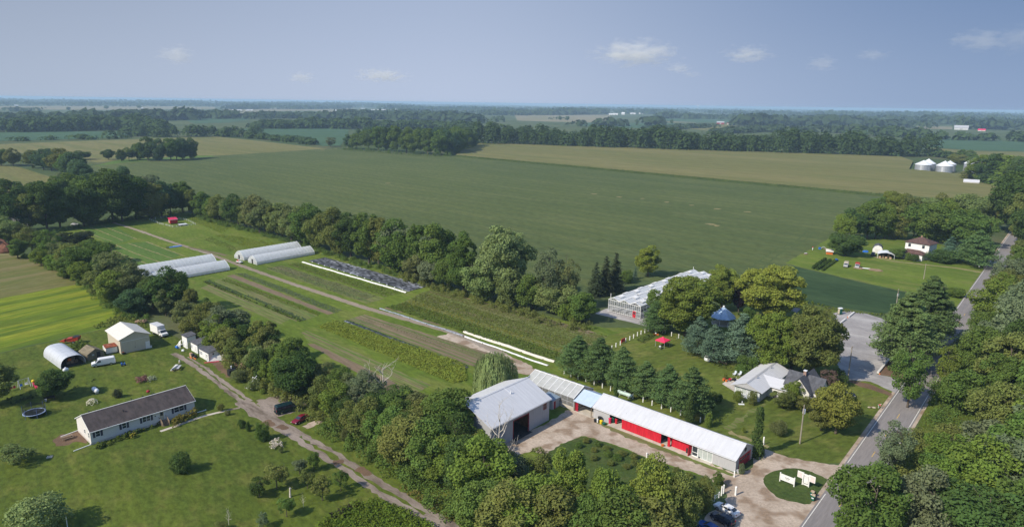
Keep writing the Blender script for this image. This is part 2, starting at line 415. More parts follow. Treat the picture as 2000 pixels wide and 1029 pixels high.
for i, (nm, px, mt) in enumerate(FAR): sheet(nm, px, mt, .05+.02*i)
sheet('maize_field', [(-60,284),(180,275),(420,267),(500,275),(640,291),(430,304),(385,304),(240,312),(190,318),(90,300),(-60,300)], M_CORN, .04)
sheet('maize_field', [(-120,322),(0,324),(40,327),(112,350),(80,372),(0,382),(-120,390)], M_CORN, .04)
sheet('soybean_field', [(165,328),(230,313),(410,305.5),(620,293),(660,291),(890,306),(1670,380),(1770,425),(1770,462),(1625,462),(1600,478),(1533,514),(1660,543),(1790,572),(1765,602),(1722,613),(1560,592),(1400,565),(1250,548),(1130,565),(990,530),(800,490),(600,445),(480,415),(370,385),(330,358)], M_SOY, .008, .5, 6)
sheet('soybean_strip', [(1545,519),(1660,546),(1790,576),(1768,603),(1723,612.5),(1560,591),(1500,575)], M_SOY2, .012, .3, 4)
sheet('field_margin', [(180,326),(235,311),(300,309),(410,303),(420,306),(330,312),(240,318)], M_CUT, .016, .5, 6)
for k, (x, y, w) in enumerate([(1160,379,16),(1210,385,14),(1255,388,8),(1302,395,10),(1350,401,10),(1401,408,14),(1460,414,12),(1388,438,22),(1400,441,10),(630,293.5,14),(655,290.5,10),(758,358,10)]):
    c = G(x, y); e = mpp(*c); u = Vector((math.cos(A_SOY), math.sin(A_SOY))); v = Vector((-u.y, u.x))
    pts = [c+u*(w*e*.55*math.cos(t)*rnd.uniform(.6, 1.1))+v*(3.0*math.sin(t)*rnd.uniform(.5, 1.1)) for t in [2*math.pi*j/14 for j in range(14)]]
    sheet('bare_patch', pts, M_PATHTAN, .03+.002*k, world=True)
# maize stands head high: a block with a ragged leafy edge
def maize_block(name, px, h, label, edge):
    pts = [G(*p) for p in px]; mbb = MB()
    if sum(a.x*b.y-b.x*a.y for a, b in zip(pts, pts[1:]+pts[:1])) < 0: pts = pts[::-1]
    bm = bmesh.new(); vs = [bm.verts.new((p.x, p.y, h)) for p in pts]; f = bm.faces.new(vs)
    lo = [bm.verts.new((p.x, p.y, 0)) for p in pts]
    for i in range(len(pts)): bm.faces.new((lo[i], lo[(i+1) % len(pts)], vs[(i+1) % len(pts)], vs[i])).material_index = 1
    bmesh.ops.triangulate(bm, faces=[f])
    me = bpy.data.meshes.new(name); bm.to_mesh(me); bm.free(); me.materials.append(M_CORN); me.materials.append(M_CORNL)
    o = tag(link(name, me), label, 'crop field', None, 'stuff')
    # leaves standing proud of the edges in view
    V = []; Q = []; rr = np.random.RandomState(3)
    for (i, j) in edge:
        a, b = G(*px[i]), G(*px[j]); L = (b-a).length; n = int(L*4.0)
        t = rr.rand(n); off = rr.normal(0, .35, n); zz = rr.rand(n)*h*.95+.35
        d = (b-a).normalized(); nn = Vector((-d.y, d.x))
        for k in range(n):
            c = a+d*(L*t[k])+nn*off[k]; s_ = .28+.25*rr.rand(); aa = rr.rand()*6.28
            u = Vector((math.cos(aa), math.sin(aa), rr.normal(0, .5)))*s_; w = Vector((0, 0, s_*1.1))
            p = Vector((c.x, c.y, zz[k])); q = len(V)
            V += [p-u, p-w, p+u, p+w]; Q.append((q, q+1, q+2, q+3))
    if V: link('edge_leaves', np_mesh('edge_leaves', np.array([tuple(p) for p in V]), np.array(Q), [M_CORNL]), o)
    return o
maize_block('maize_field', [(890,306),(925,281.5),(1100,287),(1500,299.5),(1760,309),(1783,318),(1775,334),(1880,344),(1875,352),(1975,374),(1960,398),(1810,392),(1670,379)], 2.3, 'wide olive maize field beyond the soybeans, tasselled', [(0,12),(12,11)])

# near ground
sheet('lawn', [(-300,1200),(-260,760),(-60,705),(0,690),(200,643),(240,612),(330,650),(420,700),(560,760),(760,890),(1000,1000),(1100,1200)], M_LAWN, .004)
sheet('farm_field', [(60,470),(140,443),(260,424),(365,414),(480,447),(640,495),(800,530),(950,585),(1100,625),(1180,640),(1260,640),(1330,680),(1480,760),(1470,800),(1430,900),(1300,960),(1100,1000),(900,880),(700,780),(560,705),(450,660),(300,590),(180,520)], M_FARM, .006)
sheet('lawn', [(1085,712),(1185,655),(1262,640),(1330,640),(1400,600),(1440,560),(1560,590),(1640,607),(1720,640),(1700,700),(1760,760),(1730,800),(1655,903),(1600,905),(1500,885),(1470,870),(1160,760)], M_YARD, .010)
sheet('lawn', [(1533,514),(1600,478),(1625,462),(1770,455),(1900,500),(1925,528),(1880,585),(1820,660),(1790,640),(1800,576),(1660,545)], M_FARM, .020, .3, 4)
sheet('verge', [(1900,540),(2100,540),(2300,800),(2200,1300),(1640,1300),(1700,1000),(1780,860),(1850,700)], M_LAWN, .011)
sheet('hay_meadow', [(-260,640),(0,582),(110,560),(165,552),(245,612),(205,641),(0,688),(-250,750)], M_HAY, .009, .3, 3)
sheet('cut_hayfield', [(-260,500),(0,488),(40,500),(100,522),(165,554),(110,562),(0,583),(-260,645)], M_HAYTAN, .013, .3, 3)
sheet('berry_patch', [(1065,890),(1085,872),(1110,860),(1140,852),(1180,862),(1290,905),(1400,940),(1385,970),(1300,985),(1130,960),(1080,920)], M_BERRY, .012, .15, 1.5)
# gravel yard in front of the red barn, its drive out to the road
sheet('gravel_yard', [(985,862),(1072,824),(1110,800),(1122,801),(1158,814),(1200,838),(1440,925),(1470,912),(1470,893),(1480,875),(1500,878),(1540,893),(1600,903),(1640,909),(1660,905),(1640,935),(1622,958),(1600,985),(1575,1029),(1555,1080),(1360,1120),(1370,1030),(1385,1000),(1415,985),(1420,965),(1390,935),(1330,915),(1270,895),(1210,872),(1160,855),(1135,851),(1110,861),(1085,873),(1066,890),(1040,880),(1000,890)], M_GRAVEL, .014, .22, .9)
sheet('lawn_island', [(1489,937),(1500,925),(1525,916),(1550,914),(1580,919),(1605,930),(1622,944),(1628,958),(1612,970),(1585,983),(1565,982),(1530,975),(1505,960)], M_BERRY, .018, .12, .8, curve=4)
sheet('barn_grass_strip', [(1160,818.5),(1190,831),(1320,882),(1436,927),(1428,929),(1390,916),(1300,883),(1200,843),(1166,827)], M_SEED, .017, .25, .8)
sheet('gravel_yard', [(840,662),(880,650),(905,657),(985,690),(1040,716),(1052,730),(1030,732),(1010,728),(960,712)], M_GRAVEL, .014, .25, 1)
ribbon('gravel_path', [(1040,722),(1090,738),(1130,752),(1160,765)], 2.2, M_GRAVEL, .013, .25)
ribbon('farm_track', [(205,430),(270,450),(330,471),(400,493),(462,515.5),(550,547),(650,580),(712,600.5),(825,632),(900,655),(985,693)], (1.9,2.9), M_TRACK, .016, .15)
ribbon('farm_track', [(225,478),(262,470),(310,468)], 2.2, M_FARM, .015, .3)
# the lane past the white house
ribbon('lane', [(470,783),(505,806),(560,838),(650,892),(760,962),(880,1033),(960,1085)], 3.6, M_LANE, .014, .22)
ribbon('wheel_rut', [(338,690),(352,697),(385,718),(430,752),(480,790)], (1.6, 1.2), M_LANE, .0145, .18)
ribbon('wheel_rut', [(366,697),(395,714),(440,748),(490,783)], (.7, 1.2), M_LANE, .0147, .18)
sheet('lane_gravel', [(500,782),(540,772),(575,772),(600,790),(590,800),(550,812),(520,815)], M_LANE, .0155, .3, 1)
sheet('lane_gravel', [(590,832),(615,821),(630,822),(632,826),(600,837)], M_GRAVEL, .0155, .2, .8)
for k, (a, b) in enumerate([((520,820),(533,832)),((545,830),(560,838)),((650,903),(672,900)),((700,912),(722,928))]):
    ribbon('lane_patch', [a, b], 1.2, M_MULCH, .018+.001*k, .25)
ribbon('grass_crown', [(585,852),(640,886),(700,925),(760,962),(830,1003)], .7, M_LAWN, .017, .28)
sheet('bare_bed', [(405,700),(425,702),(455,722),(465,735),(450,738),(425,722)], M_MULCH, .012, .3, .8)
sheet('bare_bed', [(103,862),(118,848),(140,846),(160,836),(166,850),(175,866),(150,862),(125,870),(108,871)], M_MULCH, .012, .2, .8)
ribbon('concrete_path', [(313,842),(342,832),(395,813),(445,801)], .9, MT['concrete'], .016)
ribbon('concrete_path', [(445,801),(462,797),(476,793)], .8, M_LANE, .0165, .12)
# road
RA, RB = G(1655,903), G(1922,528)
u = (RB-RA).normalized(); nr = Vector((u.y, -u.x))
W_R = 6.55
def rp(t, o): p = RA+u*t+nr*o; return (p.x, p.y)
def strip(name, o0, o1, t0, t1, mat, z):
    return sheet(name, [rp(t0, o0), rp(t1, o0), rp(t1, o1), rp(t0, o1)], mat, z, world=True)
strip('road_shoulder', -1.1, W_R+1.0, -60, 900, M_GRAVEL, .0185)
strip('road', -.35, W_R+.35, -60, 900, M_ROAD, .024)
M_LINE = plain('white_road_paint', (.68,.66,.6), .7, var=.15, scale=4, dirt=((.3,.28,.26), .5))
M_YEL = plain('yellow_road_paint', (.62,.40,.06), .7, var=.15, scale=4, dirt=((.3,.26,.2), .5))
strip('edge_line', -.02, .12, -60, -15.5, M_LINE, .028); strip('edge_line', -.02, .12, 0, 900, M_LINE, .028)
strip('edge_line', W_R-.12, W_R+.02, -60, 900, M_LINE, .028)
for k in range(14):
    t0 = 6.0-12.2*2+12.2*k; strip('centre_dash', W_R/2-.06, W_R/2+.06, t0, t0+3.05, M_YEL, .028)
# parking lot and its drive
sheet('parking_lot', [(1655,607),(1672,610),(1690,612),(1730,624),(1750,640),(1742,680),(1725,715),(1712,730),(1755,740),(1752,768),(1738,762),(1700,745),(1660,742),(1640,735),(1635,700),(1640,665),(1650,640),(1640,632),(1632,640),(1600,625),(1620,613)], M_LOT, .022, .2, 1.2)
sheet('bare_bed', [(1716,731),(1735,700),(1765,690),(1790,700),(1770,738),(1755,738)], M_MULCH, .026, .3, 1)
sheet('bare_bed', [(1655,742),(1675,744),(1705,752),(1742,768),(1738,773),(1712,764),(1680,755)], M_MULCH, .026, .2, 1)
sheet('bare_bed', [(1622,628),(1645,632),(1636,645),(1620,640)], M_MULCH, .026, .15, 1)
sheet('yard_drive', [(1820,512),(1700,500),(1685,494),(1700,498)], M_PATHTAN, .026) if False else ribbon('yard_drive', [(1700,499),(1725,506),(1760,512),(1815,518),(1870,524),(1925,534)], 2.4, M_PATHTAN, .0225, .25)
ribbon('stone_path', [(1493,788),(1470,805),(1440,822),(1420,838)], 1.3, M_SEED, .0145, .5)
ribbon('gravel_path', [(1425,842),(1470,862),(1500,874)], 1.1, M_PATHTAN, .0146, .35)
sheet('patio', [(1410,749),(1428,738),(1460,742),(1475,748),(1440,768)], MT['concrete'], .016)
sheet('glasshouse_apron', [(1162,612),(1183,603),(1200,600),(1270,618),(1262,637)], M_LOT, .015, .08, 2)
for i, pl in enumerate([[(1470,520),(1515,488),(1550,474),(1580,449)],[(1490,523),(1530,490),(1562,476),(1592,452)]]): ribbon('tractor_track', pl, .8, M_CORNL, .02+.001*i, .1)
# ploughed beds and sown strips of the vegetable field
BEDS = [
 ('tilled_bed', [(680,623.5),(712,614),(1010,706),(960,724),(915,713)], M_SOIL),
 ('tilled_bed', [(442,539),(457,536),(652,612),(640,614.5)], M_SOILD),
 ('seedling_bed', [(418,549),(442,541.5),(622,616),(598,625)], M_SEED),
 ('seedling_bed', [(586,650),(599,645.5),(842,752),(815,768),(604,668)], M_SEED),
 ('tilled_bed', [(600,671),(614,671),(790,756),(762,766)], M_SOILD),
 ('seedling_bed', [(392,562),(408,556),(568,622),(546,634)], M_SEED),
 ('seedling_bed', [(770,599),(826,570),(850,567),(1188,657),(1130,692),(1090,702)], M_SEED),
 ('tilled_bed', [(858,569),(872,571),(1150,644),(1165,650),(1150,652)], M_SOIL),
 ('seedling_bed', [(519,525),(551,518.5),(752,583),(716,592.5)], M_SEED),
 ('tilled_bed', [(365,483),(372,482),(446,498),(437,500)], M_SOIL),
 ('cover_crop', [(150,446),(200,440),(222,440),(262,465),(243,473),(218,478)], M_CUT),
 ('cover_crop', [(226,479),(250,475),(285,472),(352,498),(330,508),(268,518),(236,500)], M_CUT),
]
for i, (nm, px, mt) in enumerate(BEDS): sheet(nm, px, mt, .0165+.0008*i, .15, 2.5)
for i, (a, b, mt) in enumerate([((425,546.5),(606,621.5),M_SOIL),((433,544),(614,618.5),M_CUT),((590,649.5),(828,759),M_SOILD),((595,647.5),(836,755),M_CUT),((405,557),(580,627),M_SOIL),((529,522.8),(724,590),M_CUT),((538,520.8),(737,587),M_SOIL),((566,516),(755,578.5),M_SOILD),((575,514.3),(770,575.5),M_SOIL),((688,621.5),(940,715),M_CUT),((697,618.5),(965,712),M_SOILD),((706,616),(990,708),M_CUT),((448,541),(630,613),M_CUT),((812,577),(1110,674),M_SOIL),((836,569),(1165,661),M_SOILD)]): ribbon('crop_line', [a, b], .45, mt, .0345+.0004*i, .07)
for i, pl in enumerate([[(152,445),(185,460),(218,471)],[(172,442),(205,455),(240,470)],[(197,440),(230,453),(267,467)],[(225,478),(265,495),(315,513)],[(250,475),(300,492),(345,508)],[(285,472),(325,487),(368,503)],[(222,490),(255,503),(292,517)]]):
    ribbon('dry_strip', pl, .55, M_PATHTAN, .0275+.0005*i, .12)
# ================================================================ plants
def cards(C, N, S, rs, asp=.7, tilt=.6):
    """leaf-clump faces: centres C, facing N (jittered), half sizes S"""
    C = np.asarray(C, float); N = np.asarray(N, float); n = len(C)
    N = N+rs.normal(0, tilt, (n, 3)); N /= np.linalg.norm(N, axis=1, keepdims=True)+1e-9
    a = rs.normal(0, 1, (n, 3)); U = np.cross(N, a); U /= np.linalg.norm(U, axis=1, keepdims=True)+1e-9
    W = np.cross(N, U); S = np.asarray(S).reshape(-1, 1)
    U = U*S; W = W*S*asp
    V = np.stack([C-U, C-W*rs.uniform(.6, 1.2, (n, 1)), C+U, C+W*rs.uniform(.6, 1.2, (n, 1))], 1).reshape(-1, 3)
    return V, np.arange(4*n).reshape(-1, 4)
def sphere(rs, n):
    v = rs.normal(0, 1, (n, 3)); return v/np.linalg.norm(v, axis=1, keepdims=True)
def join(parts):
    Vs, Qs, o = [], [], 0
    for V, Q in parts: Vs.append(V); Qs.append(Q+o); o += len(V)
    return np.concatenate(Vs), np.concatenate(Qs)
LEAF = MT['leaf']
def crown_broad(seed, h=10.0, R_=4.0, base=.12, lobes=46, per=260, size=.27, lr=.30, flat=1.0, top=.5, sparse=0.0, nm='crown'):
    rs = np.random.RandomState(seed); cz = h*(base+(1-base)*top); hz = h*(1-base)*top; hl = cz-h*base
    P = []; k = 0
    d = sphere(rs, lobes*3)
    d = d[np.argsort(rs.rand(len(d)))][:lobes]
    for i in range(lobes):
        rad = rs.uniform(.52, .86) if i % 4 else rs.uniform(.15, .5)
        up = d[i, 2] > 0
        wid = 1.0 if up else (1-.25*abs(d[i, 2]))
        c = np.array([d[i, 0]*R_*rad*wid, d[i, 1]*R_*rad*wid, cz+d[i, 2]*(hz if up else hl)*rad])
        r = R_*lr*rs.uniform(.65, 1.35)
        if rs.rand() < .13: r *= .6; c[:2] *= 1.14; c[2] += .25*R_*lr
        n = int(per*(r/(R_*lr))**2*(1-sparse*rs.rand()))
        s = sphere(rs, n); s[:, 2] = np.abs(s[:, 2])*.9+s[:, 2]*.1 if False else s[:, 2]
        keep = (s@(d[i]+np.array([0, 0, .55]))) > -.45
        s = s[keep]; n = len(s)
        q = c+s*r*(rs.uniform(.66, 1.08, (n, 1))+np.abs(rs.normal(0, .09, (n, 1))))*np.array([1, 1, .85*flat])
        P.append(cards(q, s*.75+np.array([0, 0, .45]), size*rs.uniform(.55, 1.3, n), rs))
    V, Q = join(P); V[:, 2] = np.maximum(V[:, 2], .03*h)
    return np_mesh(nm, V, Q, [LEAF])
def crown_spruce(seed, h=15.0, R_=4.0, layers=26, size=.32, nm='crown'):
    rs = np.random.RandomState(seed); P = []
    for i in range(layers):
        t = (i+rs.rand()*.6)/layers; z = h*(.06+.94*t); r = R_*(1-t)**.85*rs.uniform(.85, 1.12)+.12
        nb = max(4, int(15*(1-t)+4))
        for b in range(nb):
            a = rs.rand()*6.283; rr = r*rs.uniform(.75, 1.1); m_ = max(6, int(30*rr/R_)+5)
            x = np.linspace(.15, 1, m_)*rr
            q = np.stack([np.cos(a)*x, np.sin(a)*x, z-.22*x-.05*x*x/R_+rs.normal(0, .1, m_)], 1)
            q[:, :2] += rs.normal(0, .16+.1*rr/R_, (m_, 2))
            N = np.stack([np.full(m_, np.cos(a)*.5), np.full(m_, np.sin(a)*.5), np.full(m_, .8)], 1)
            P.append(cards(q, N, size*rs.uniform(.6, 1.3, m_), rs, .5, .45))
    V, Q = join(P); return np_mesh(nm, V, Q, [LEAF])
def crown_pine(seed, h=14.0, R_=4.5, whorls=11, size=.27, base=.12, nm='crown', per=95):
    rs = np.random.RandomState(seed); P = []
    for i in range(whorls):
        t = (i+.5)/whorls; z = h*(base+(1-base)*t); r = R_*(1-t**1.7)*rs.uniform(.8, 1.1)+.35
        nb = int(6+3*rs.rand())
        for b in range(nb):
            a = 6.283*(b+rs.rand()*.7)/nb; rr = r*rs.uniform(.7, 1.12)
            for fr in ((.95, .62) if rr > 1.6 else (.8,)):
                c = np.array([np.cos(a)*rr*fr, np.sin(a)*rr*fr, z+.16*rr*fr+rs.normal(0, .3)])
                n = per; s = sphere(rs, n); w = .25*r+.42
                q = c+s*np.array([w, w, w*.42])*rs.uniform(.6, 1.05, (n, 1))
                P.append(cards(q, s*.5+np.array([0, 0, .8]), size*rs.uniform(.5, 1.25, n), rs, .45, .6))
    n = per*2; s = sphere(rs, n); P.append(cards(np.array([0, 0, h*.95])+s*np.array([.7, .7, 1.3]), s, size*np.ones(n), rs, .45))
    V, Q = join(P); V[:, 2] = np.maximum(V[:, 2], .05); return np_mesh(nm, V, Q, [LEAF])
def crown_willow(seed, h=10.5, R_=5.5, nm='crown'):
    rs = np.random.RandomState(seed); P = []
    for i in range(820):
        a = rs.rand()*6.283; r = R_*math.sqrt(rs.uniform(.02, 1)); lump = .93+.12*math.sin(3*a+1)+.07*math.sin(7*a)
        rr = r*lump; zt = h*(1-.42*(r/R_)**2.4)*rs.uniform(.86, 1.03); zb = max(.5, zt-h*rs.uniform(.28, .75)*(.45+.55*r/R_))
        m_ = max(5, int((zt-zb)/.22)); z = np.linspace(zt, zb, m_); t = (zt-z)/h
        q = np.stack([np.cos(a)*(rr+.55*t*2)+rs.normal(0, .07, m_), np.sin(a)*(rr+.55*t*2)+rs.normal(0, .07, m_), z], 1)
        S = .2*rs.uniform(.7, 1.3, m_)
        N = np.array([np.cos(a), np.sin(a), .35])+rs.normal(0, .35, (m_, 3)); N /= np.linalg.norm(N, axis=1, keepdims=True)
        D = np.tile(np.array([np.cos(a)*.2, np.sin(a)*.2, -1.0]), (m_, 1)); U = np.cross(N, D); U /= np.linalg.norm(U, axis=1, keepdims=True)
        V = np.stack([q-D*S[:, None]*1.3, q-U*S[:, None]*.45, q+D*S[:, None]*1.3, q+U*S[:, None]*.45], 1).reshape(-1, 3)
        P.append((V, np.arange(4*m_).reshape(-1, 4)))
    V, Q = join(P); return np_mesh(nm, V, Q, [LEAF])
def crown_column(seed, h=10.0, R_=1.5, nm='crown', size=.2):
    rs = np.random.RandomState(seed); P = []
    for i in range(46):
        z = h*rs.uniform(.02, .98); w = R_*(1.15-.55*z/h)*rs.uniform(.6, 1.1); a = rs.rand()*6.283
        c = np.array([np.cos(a)*w*.45, np.sin(a)*w*.45, z]); n = 120; s = sphere(rs, n)
        P.append(cards(c+s*np.array([w*.6, w*.6, w*.8]), s+np.array([0, 0, .3]), size*rs.uniform(.5, 1.3, n), rs))
    V, Q = join(P); V[:, 2] = np.maximum(V[:, 2], .04); return np_mesh(nm, V, Q, [LEAF])
def limbs(seed, h, r0, n=6, spread=.35, lo=.25, top=.85, mat=None, twigs=0, nm='trunk', lean=.04):
    """tapered trunk with limbs, and twigs when the tree is bare"""
    rr = random.Random(seed); mb = MB()
    ax = Vector((rr.uniform(-lean, lean)*h, rr.uniform(-lean, lean)*h, h*top))
    def pt(t): return Vector((ax.x*t*t, ax.y*t*t, ax.z*t))
    mb.tube([pt(t) for t in (0, .03, .25, .5, .75, 1)], [r0*1.35, r0, r0*.85, r0*.62, r0*.36, r0*.1], 7)
    def branch(p, d, L, r, depth):
        pts = [p]; k = 4
        for i in range(k):
            d = (d+Vector((rr.gauss(0, .22), rr.gauss(0, .22), rr.gauss(.07, .15)))).normalized(); pts.append(pts[-1]+d*(L/k))
        mb.tube(pts, [r*(1-.8*i/k) for i in range(k+1)], 5 if depth else 6)
        if depth > 0:
            for _ in range(3 if depth > 1 else 4):
                i = rr.randint(1, k); dd = (d+Vector((rr.gauss(0, .7), rr.gauss(0, .7), rr.gauss(.25, .4)))).normalized()
                branch(pts[i], dd, L*rr.uniform(.4, .65), r*.45, depth-1)
    for i in range(n):
        t = lo+(top-lo)*(i+rr.random()*.5)/n; a = i*2.4+rr.random()
        d = Vector((math.cos(a), math.sin(a), rr.uniform(.4, 1.0))).normalized()
        branch(pt(t/top if top else t), d, h*spread*(1.15-t*.7), r0*.48*(1.1-t*.6), twigs)
    me = mb.build(nm, mat or MT['bark']); data = me.data; bpy.data.objects.remove(me)
    data.polygons.foreach_set('use_smooth', [True]*len(data.polygons))
    return data
# templates: kind -> list of (crown mesh, trunk mesh, design height, design radius)
TPL = {}
TPL['broad'] = [(crown_broad(s, 10, 4, .10, 48+4*(s % 3), 400, .19, .28), limbs(s, 10, .22, 6, .3, .2, .8), 10, 4) for s in (11, 12, 13, 14, 15)]
TPL['hedge'] = [(crown_broad(s, 10, 4, .0, 64, 360, .185, .26, 1.0, .5), limbs(s, 10, .2, 5, .28, .2, .8), 10, 4) for s in (21, 22, 23, 24)]
TPL['loose'] = [(crown_broad(s, 10, 4, .05, 46, 300, .17, .24, .9, .52, .5), limbs(s, 10, .2, 8, .36, .2, .9, twigs=1), 10, 4) for s in (31, 32, 33)]
TPL['maple'] = [(crown_broad(s, 18, 8, .06, 110, 420, .26, .20, .8, .5), limbs(s, 18, .42, 9, .33, .15, .85), 18, 8) for s in (41, 42)]
TPL['tall'] = [(crown_broad(s, 16, 4.2, .02, 74, 380, .23, .26, 1.15, .55), limbs(s, 16, .3, 7, .2, .2, .88), 16, 4.2) for s in (51, 52, 53)]
TPL['pine'] = [(crown_pine(s), limbs(s, 14, .25, 10, .2, .1, .93), 14, 4.5) for s in (61, 62, 63)]
TPL['whitepine'] = [(crown_pine(s, 22, 7, 15, .36, .16, per=150), limbs(s, 22, .4, 16, .26, .06, .95), 22, 7) for s in (66, 67)]
TPL['spruce'] = [(crown_spruce(s), limbs(s, 15, .22, 0, .1, .1, .97), 15, 4) for s in (71, 72)]
TPL['willow'] = [(crown_willow(81), limbs(81, 10.5, .4, 8, .35, .2, .8), 10.5, 5.5)]
TPL['column'] = [(crown_column(s), limbs(s, 10, .16, 3, .1, .3, .9), 10, 1.5) for s in (91, 92)]
TPL['bush'] = [(crown_broad(s, 3, 2, .0, 34, 240, .105, .33, 1, .5), limbs(s, 3, .07, 5, .4, .05, .7), 3, 2) for s in (101, 102, 103)]
TPL['orchard'] = [(crown_broad(s, 5, 2.4, .12, 30, 190, .14, .27, .8, .5, .35), limbs(s, 5, .12, 7, .42, .22, .8, twigs=1), 5, 2.4) for s in (111, 112, 113)]
TPL['dead'] = [(None, limbs(s, 9, .24, 9, .44, .2, .9, MT['deadwood'], 2), 9, 3.5) for s in (121, 122, 123)]
for k in TPL:
    for c, t, *_ in TPL[k]: pass
# tints: spoken name -> albedo
TINT = dict(dark=('dark', (0.082,0.135,0.038)), mid=('green', (0.124,0.193,0.045)), olive=('olive', (0.174,0.202,0.056)), bright=('bright', (0.160,0.233,0.044)), amber=('amber olive', (0.209,0.216,0.048)),
    lime=('yellowish', (0.191,0.243,0.048)), yellow=('golden', (0.246,0.283,0.052)), brown=('rusty olive', (0.165,0.193,0.071)), blue=('bluish', (0.129,0.208,0.133)), pine=('deep green', (0.132,0.205,0.071)),
    grey=('greyish', (0.172,0.213,0.109)), pale=('pale', (0.192,0.251,0.085)), purple=('purple', (0.022,0.012,0.018)), black=('blackish', (0.065,0.085,0.043)), sage=('sage', (0.251,0.314,0.119)), teal=('bluish', (0.090,0.156,0.068)), wood=('wood', (0.065,0.107,0.037)), woodb=('wood', (.056,.088,.040)), red=('reddish', (0.185,0.125,0.103)))
NT_ = [0]
KIND_NAME = dict(broad='broadleaf_tree', hedge='hedgerow_tree', loose='open_crowned_tree', maple='maple_tree', tall='tall_tree', pine='pine_tree', whitepine='white_pine', spruce='spruce_tree', willow='willow_tree', column='vine_column', bush='shrub', orchard='fruit_tree', dead='bare_tree')
rt = random.Random(99)
def plant(kind, x, y, h, r, tint, label, group=None, name=None, cat=None, var=None, flat=False):
    tpl = TPL[kind]; c, t, dh, dr = tpl[(var if var is not None else rt.randrange(len(tpl))) % len(tpl)]
    o = empty(name or KIND_NAME[kind], x, y, 0, rt.uniform(0, 6.28), label, cat or ('shrub' if kind == 'bush' else 'tree'), group)
    o.scale = (r/dr, r/dr, h/dh)
    col = TINT[tint][1]; j = rt.uniform(.88, 1.12)
    link('trunk' if kind != 'bush' else 'stems', t, o)
    if c is not None:
        q = link('crown' if kind != 'bush' else 'foliage', c, o); q.color = (col[0]*j*rt.uniform(.93, 1.07), col[1]*j, col[2]*j, 1)
    NT_[0] += 1
    return o
def T(kind, bx, by, ty, w, tint, label, group=None, **kw):
    """tree standing at pixel bx, by whose top reaches row ty and whose crown is w pixels wide"""
    g = G(bx, by); h = height_at(g.x, g.y, ty)
    return plant(kind, g.x, g.y, h, w*.5*mpp(g.x, g.y), tint, label, group, **kw)
def ordinal(i): return str(i)+('th' if 10 <= i % 100 <= 20 else {1: 'st', 2: 'nd', 3: 'rd'}.get(i % 10, 'th'))
WORD = dict(broad='rounded tree', hedge='bushy tree', loose='open tree', maple='broad maple', tall='tall tree', pine='pine', whitepine='white pine', spruce='spruce', bush='shrub', dead='bare dead tree', column='column', orchard='fruit tree', willow='willow')
def row(pts, n, kinds, tints, where, group, seed, wf=.42, jit=(6, 4), wmin=0, hv=(.78, 1.06)):
    """trees along a pixel polyline of (base x, base y, top y)"""
    rr = random.Random(seed); P = [(G(a, b), a, b, c) for a, b, c in pts]
    L = [0]
    for a, b in zip(P, P[1:]): L.append(L[-1]+(b[0]-a[0]).length)
    for i in range(n):
        t = L[-1]*(i+.5+rr.uniform(-.28, .28))/n; k = max(j for j in range(len(L)-1) if L[j] <= t)
        f = (t-L[k])/(L[k+1]-L[k]); g = P[k][0].lerp(P[k+1][0], f); m_ = mpp(g.x, g.y)
        by = P[k][2]+(P[k+1][2]-P[k][2])*f; ty = P[k][3]+(P[k+1][3]-P[k][3])*f
        x, y = g.x+rr.uniform(-1, 1)*jit[0]*.14, g.y+rr.uniform(-1, 1)*jit[1]*.3
        h = height_at(x, y, ty)*rr.uniform(*hv)
        kd = rr.choice(kinds); tn = rr.choice(tints); r = max(wmin, h*wf*rr.uniform(.85, 1.2))
        if kd == 'tall': r *= .72
        if kd == 'dead': r *= .8
        plant(kd, x, y, h, r, tn, f'{TINT[tn][0]} {WORD[kd]}, {ordinal(i+1)} {where}' if kd != 'dead' else f'{WORD[kd]}, {ordinal(i+1)} {where}', group)
MIX = ['mid', 'dark', 'olive', 'mid', 'olive', 'grey', 'teal', 'brown', 'pale']
# --- hedgerow between the lane and the vegetable beds
row([(40,478,438),(150,532,462),(230,570,492),(310,606,540),(390,645,580),(470,690,622)], 15, ['hedge','hedge','broad','loose','tall'], ['mid','dark','teal','olive','brown','mid'], 'from the left in the back row of the lane hedgerow', 'hedgerow trees beside the lane', 1, .44)
row([(500,706,632),(560,728,652),(640,772,706),(720,806,728),(800,838,748),(880,862,762)], 13, ['hedge','hedge','loose','broad'], ['olive','mid','grey','brown','mid','dark'], 'along the hedgerow from sheds to dead trees', 'hedgerow trees beside the lane', 2, .45)
row([(25,500,462),(120,532,488),(215,588,522),(290,622,560)], 8, ['hedge','hedge','broad'], ['mid','olive','teal','bright'], 'from left in the hedgerow beside the hayfield', 'hedgerow trees beside the hayfield', 3, .5)
row([(372,662,604),(415,674,608),(455,700,640),(520,742,672),(590,775,690)], 9, ['hedge','hedge','loose'], ['olive','mid','bright','dark','pale'], 'from left behind white sheds and firewood', 'hedgerow trees behind the sheds', 4, .45)
row([(615,805,730),(690,842,765),(760,880,790),(830,925,800),(900,960,835),(960,1000,862)], 12, ['hedge','hedge','broad'], ['olive','mid','bright','dark','olive'], 'along the lane below the maroon car', 'hedgerow trees beside the lower lane', 5, .46)
row([(650,800,742),(740,838,770),(820,872,780),(890,905,800),(960,950,850),(1010,985,880)], 11, ['hedge','broad','loose'], ['brown','olive','mid','grey','dark'], 'in mid hedgerow left of the grey barn', 'hedgerow trees left of the grey barn', 6, .46)
row([(930,1040,905),(1010,1060,920),(1090,1090,930),(1180,1100,950),(1270,1095,940)], 7, ['hedge','broad'], ['olive','mid','bright'], 'from left along the bottom edge', 'trees along the bottom edge', 7, .5)
T('hedge', 940,950,842,66, 'bright', 'bright green round tree in front of the big grey barn')
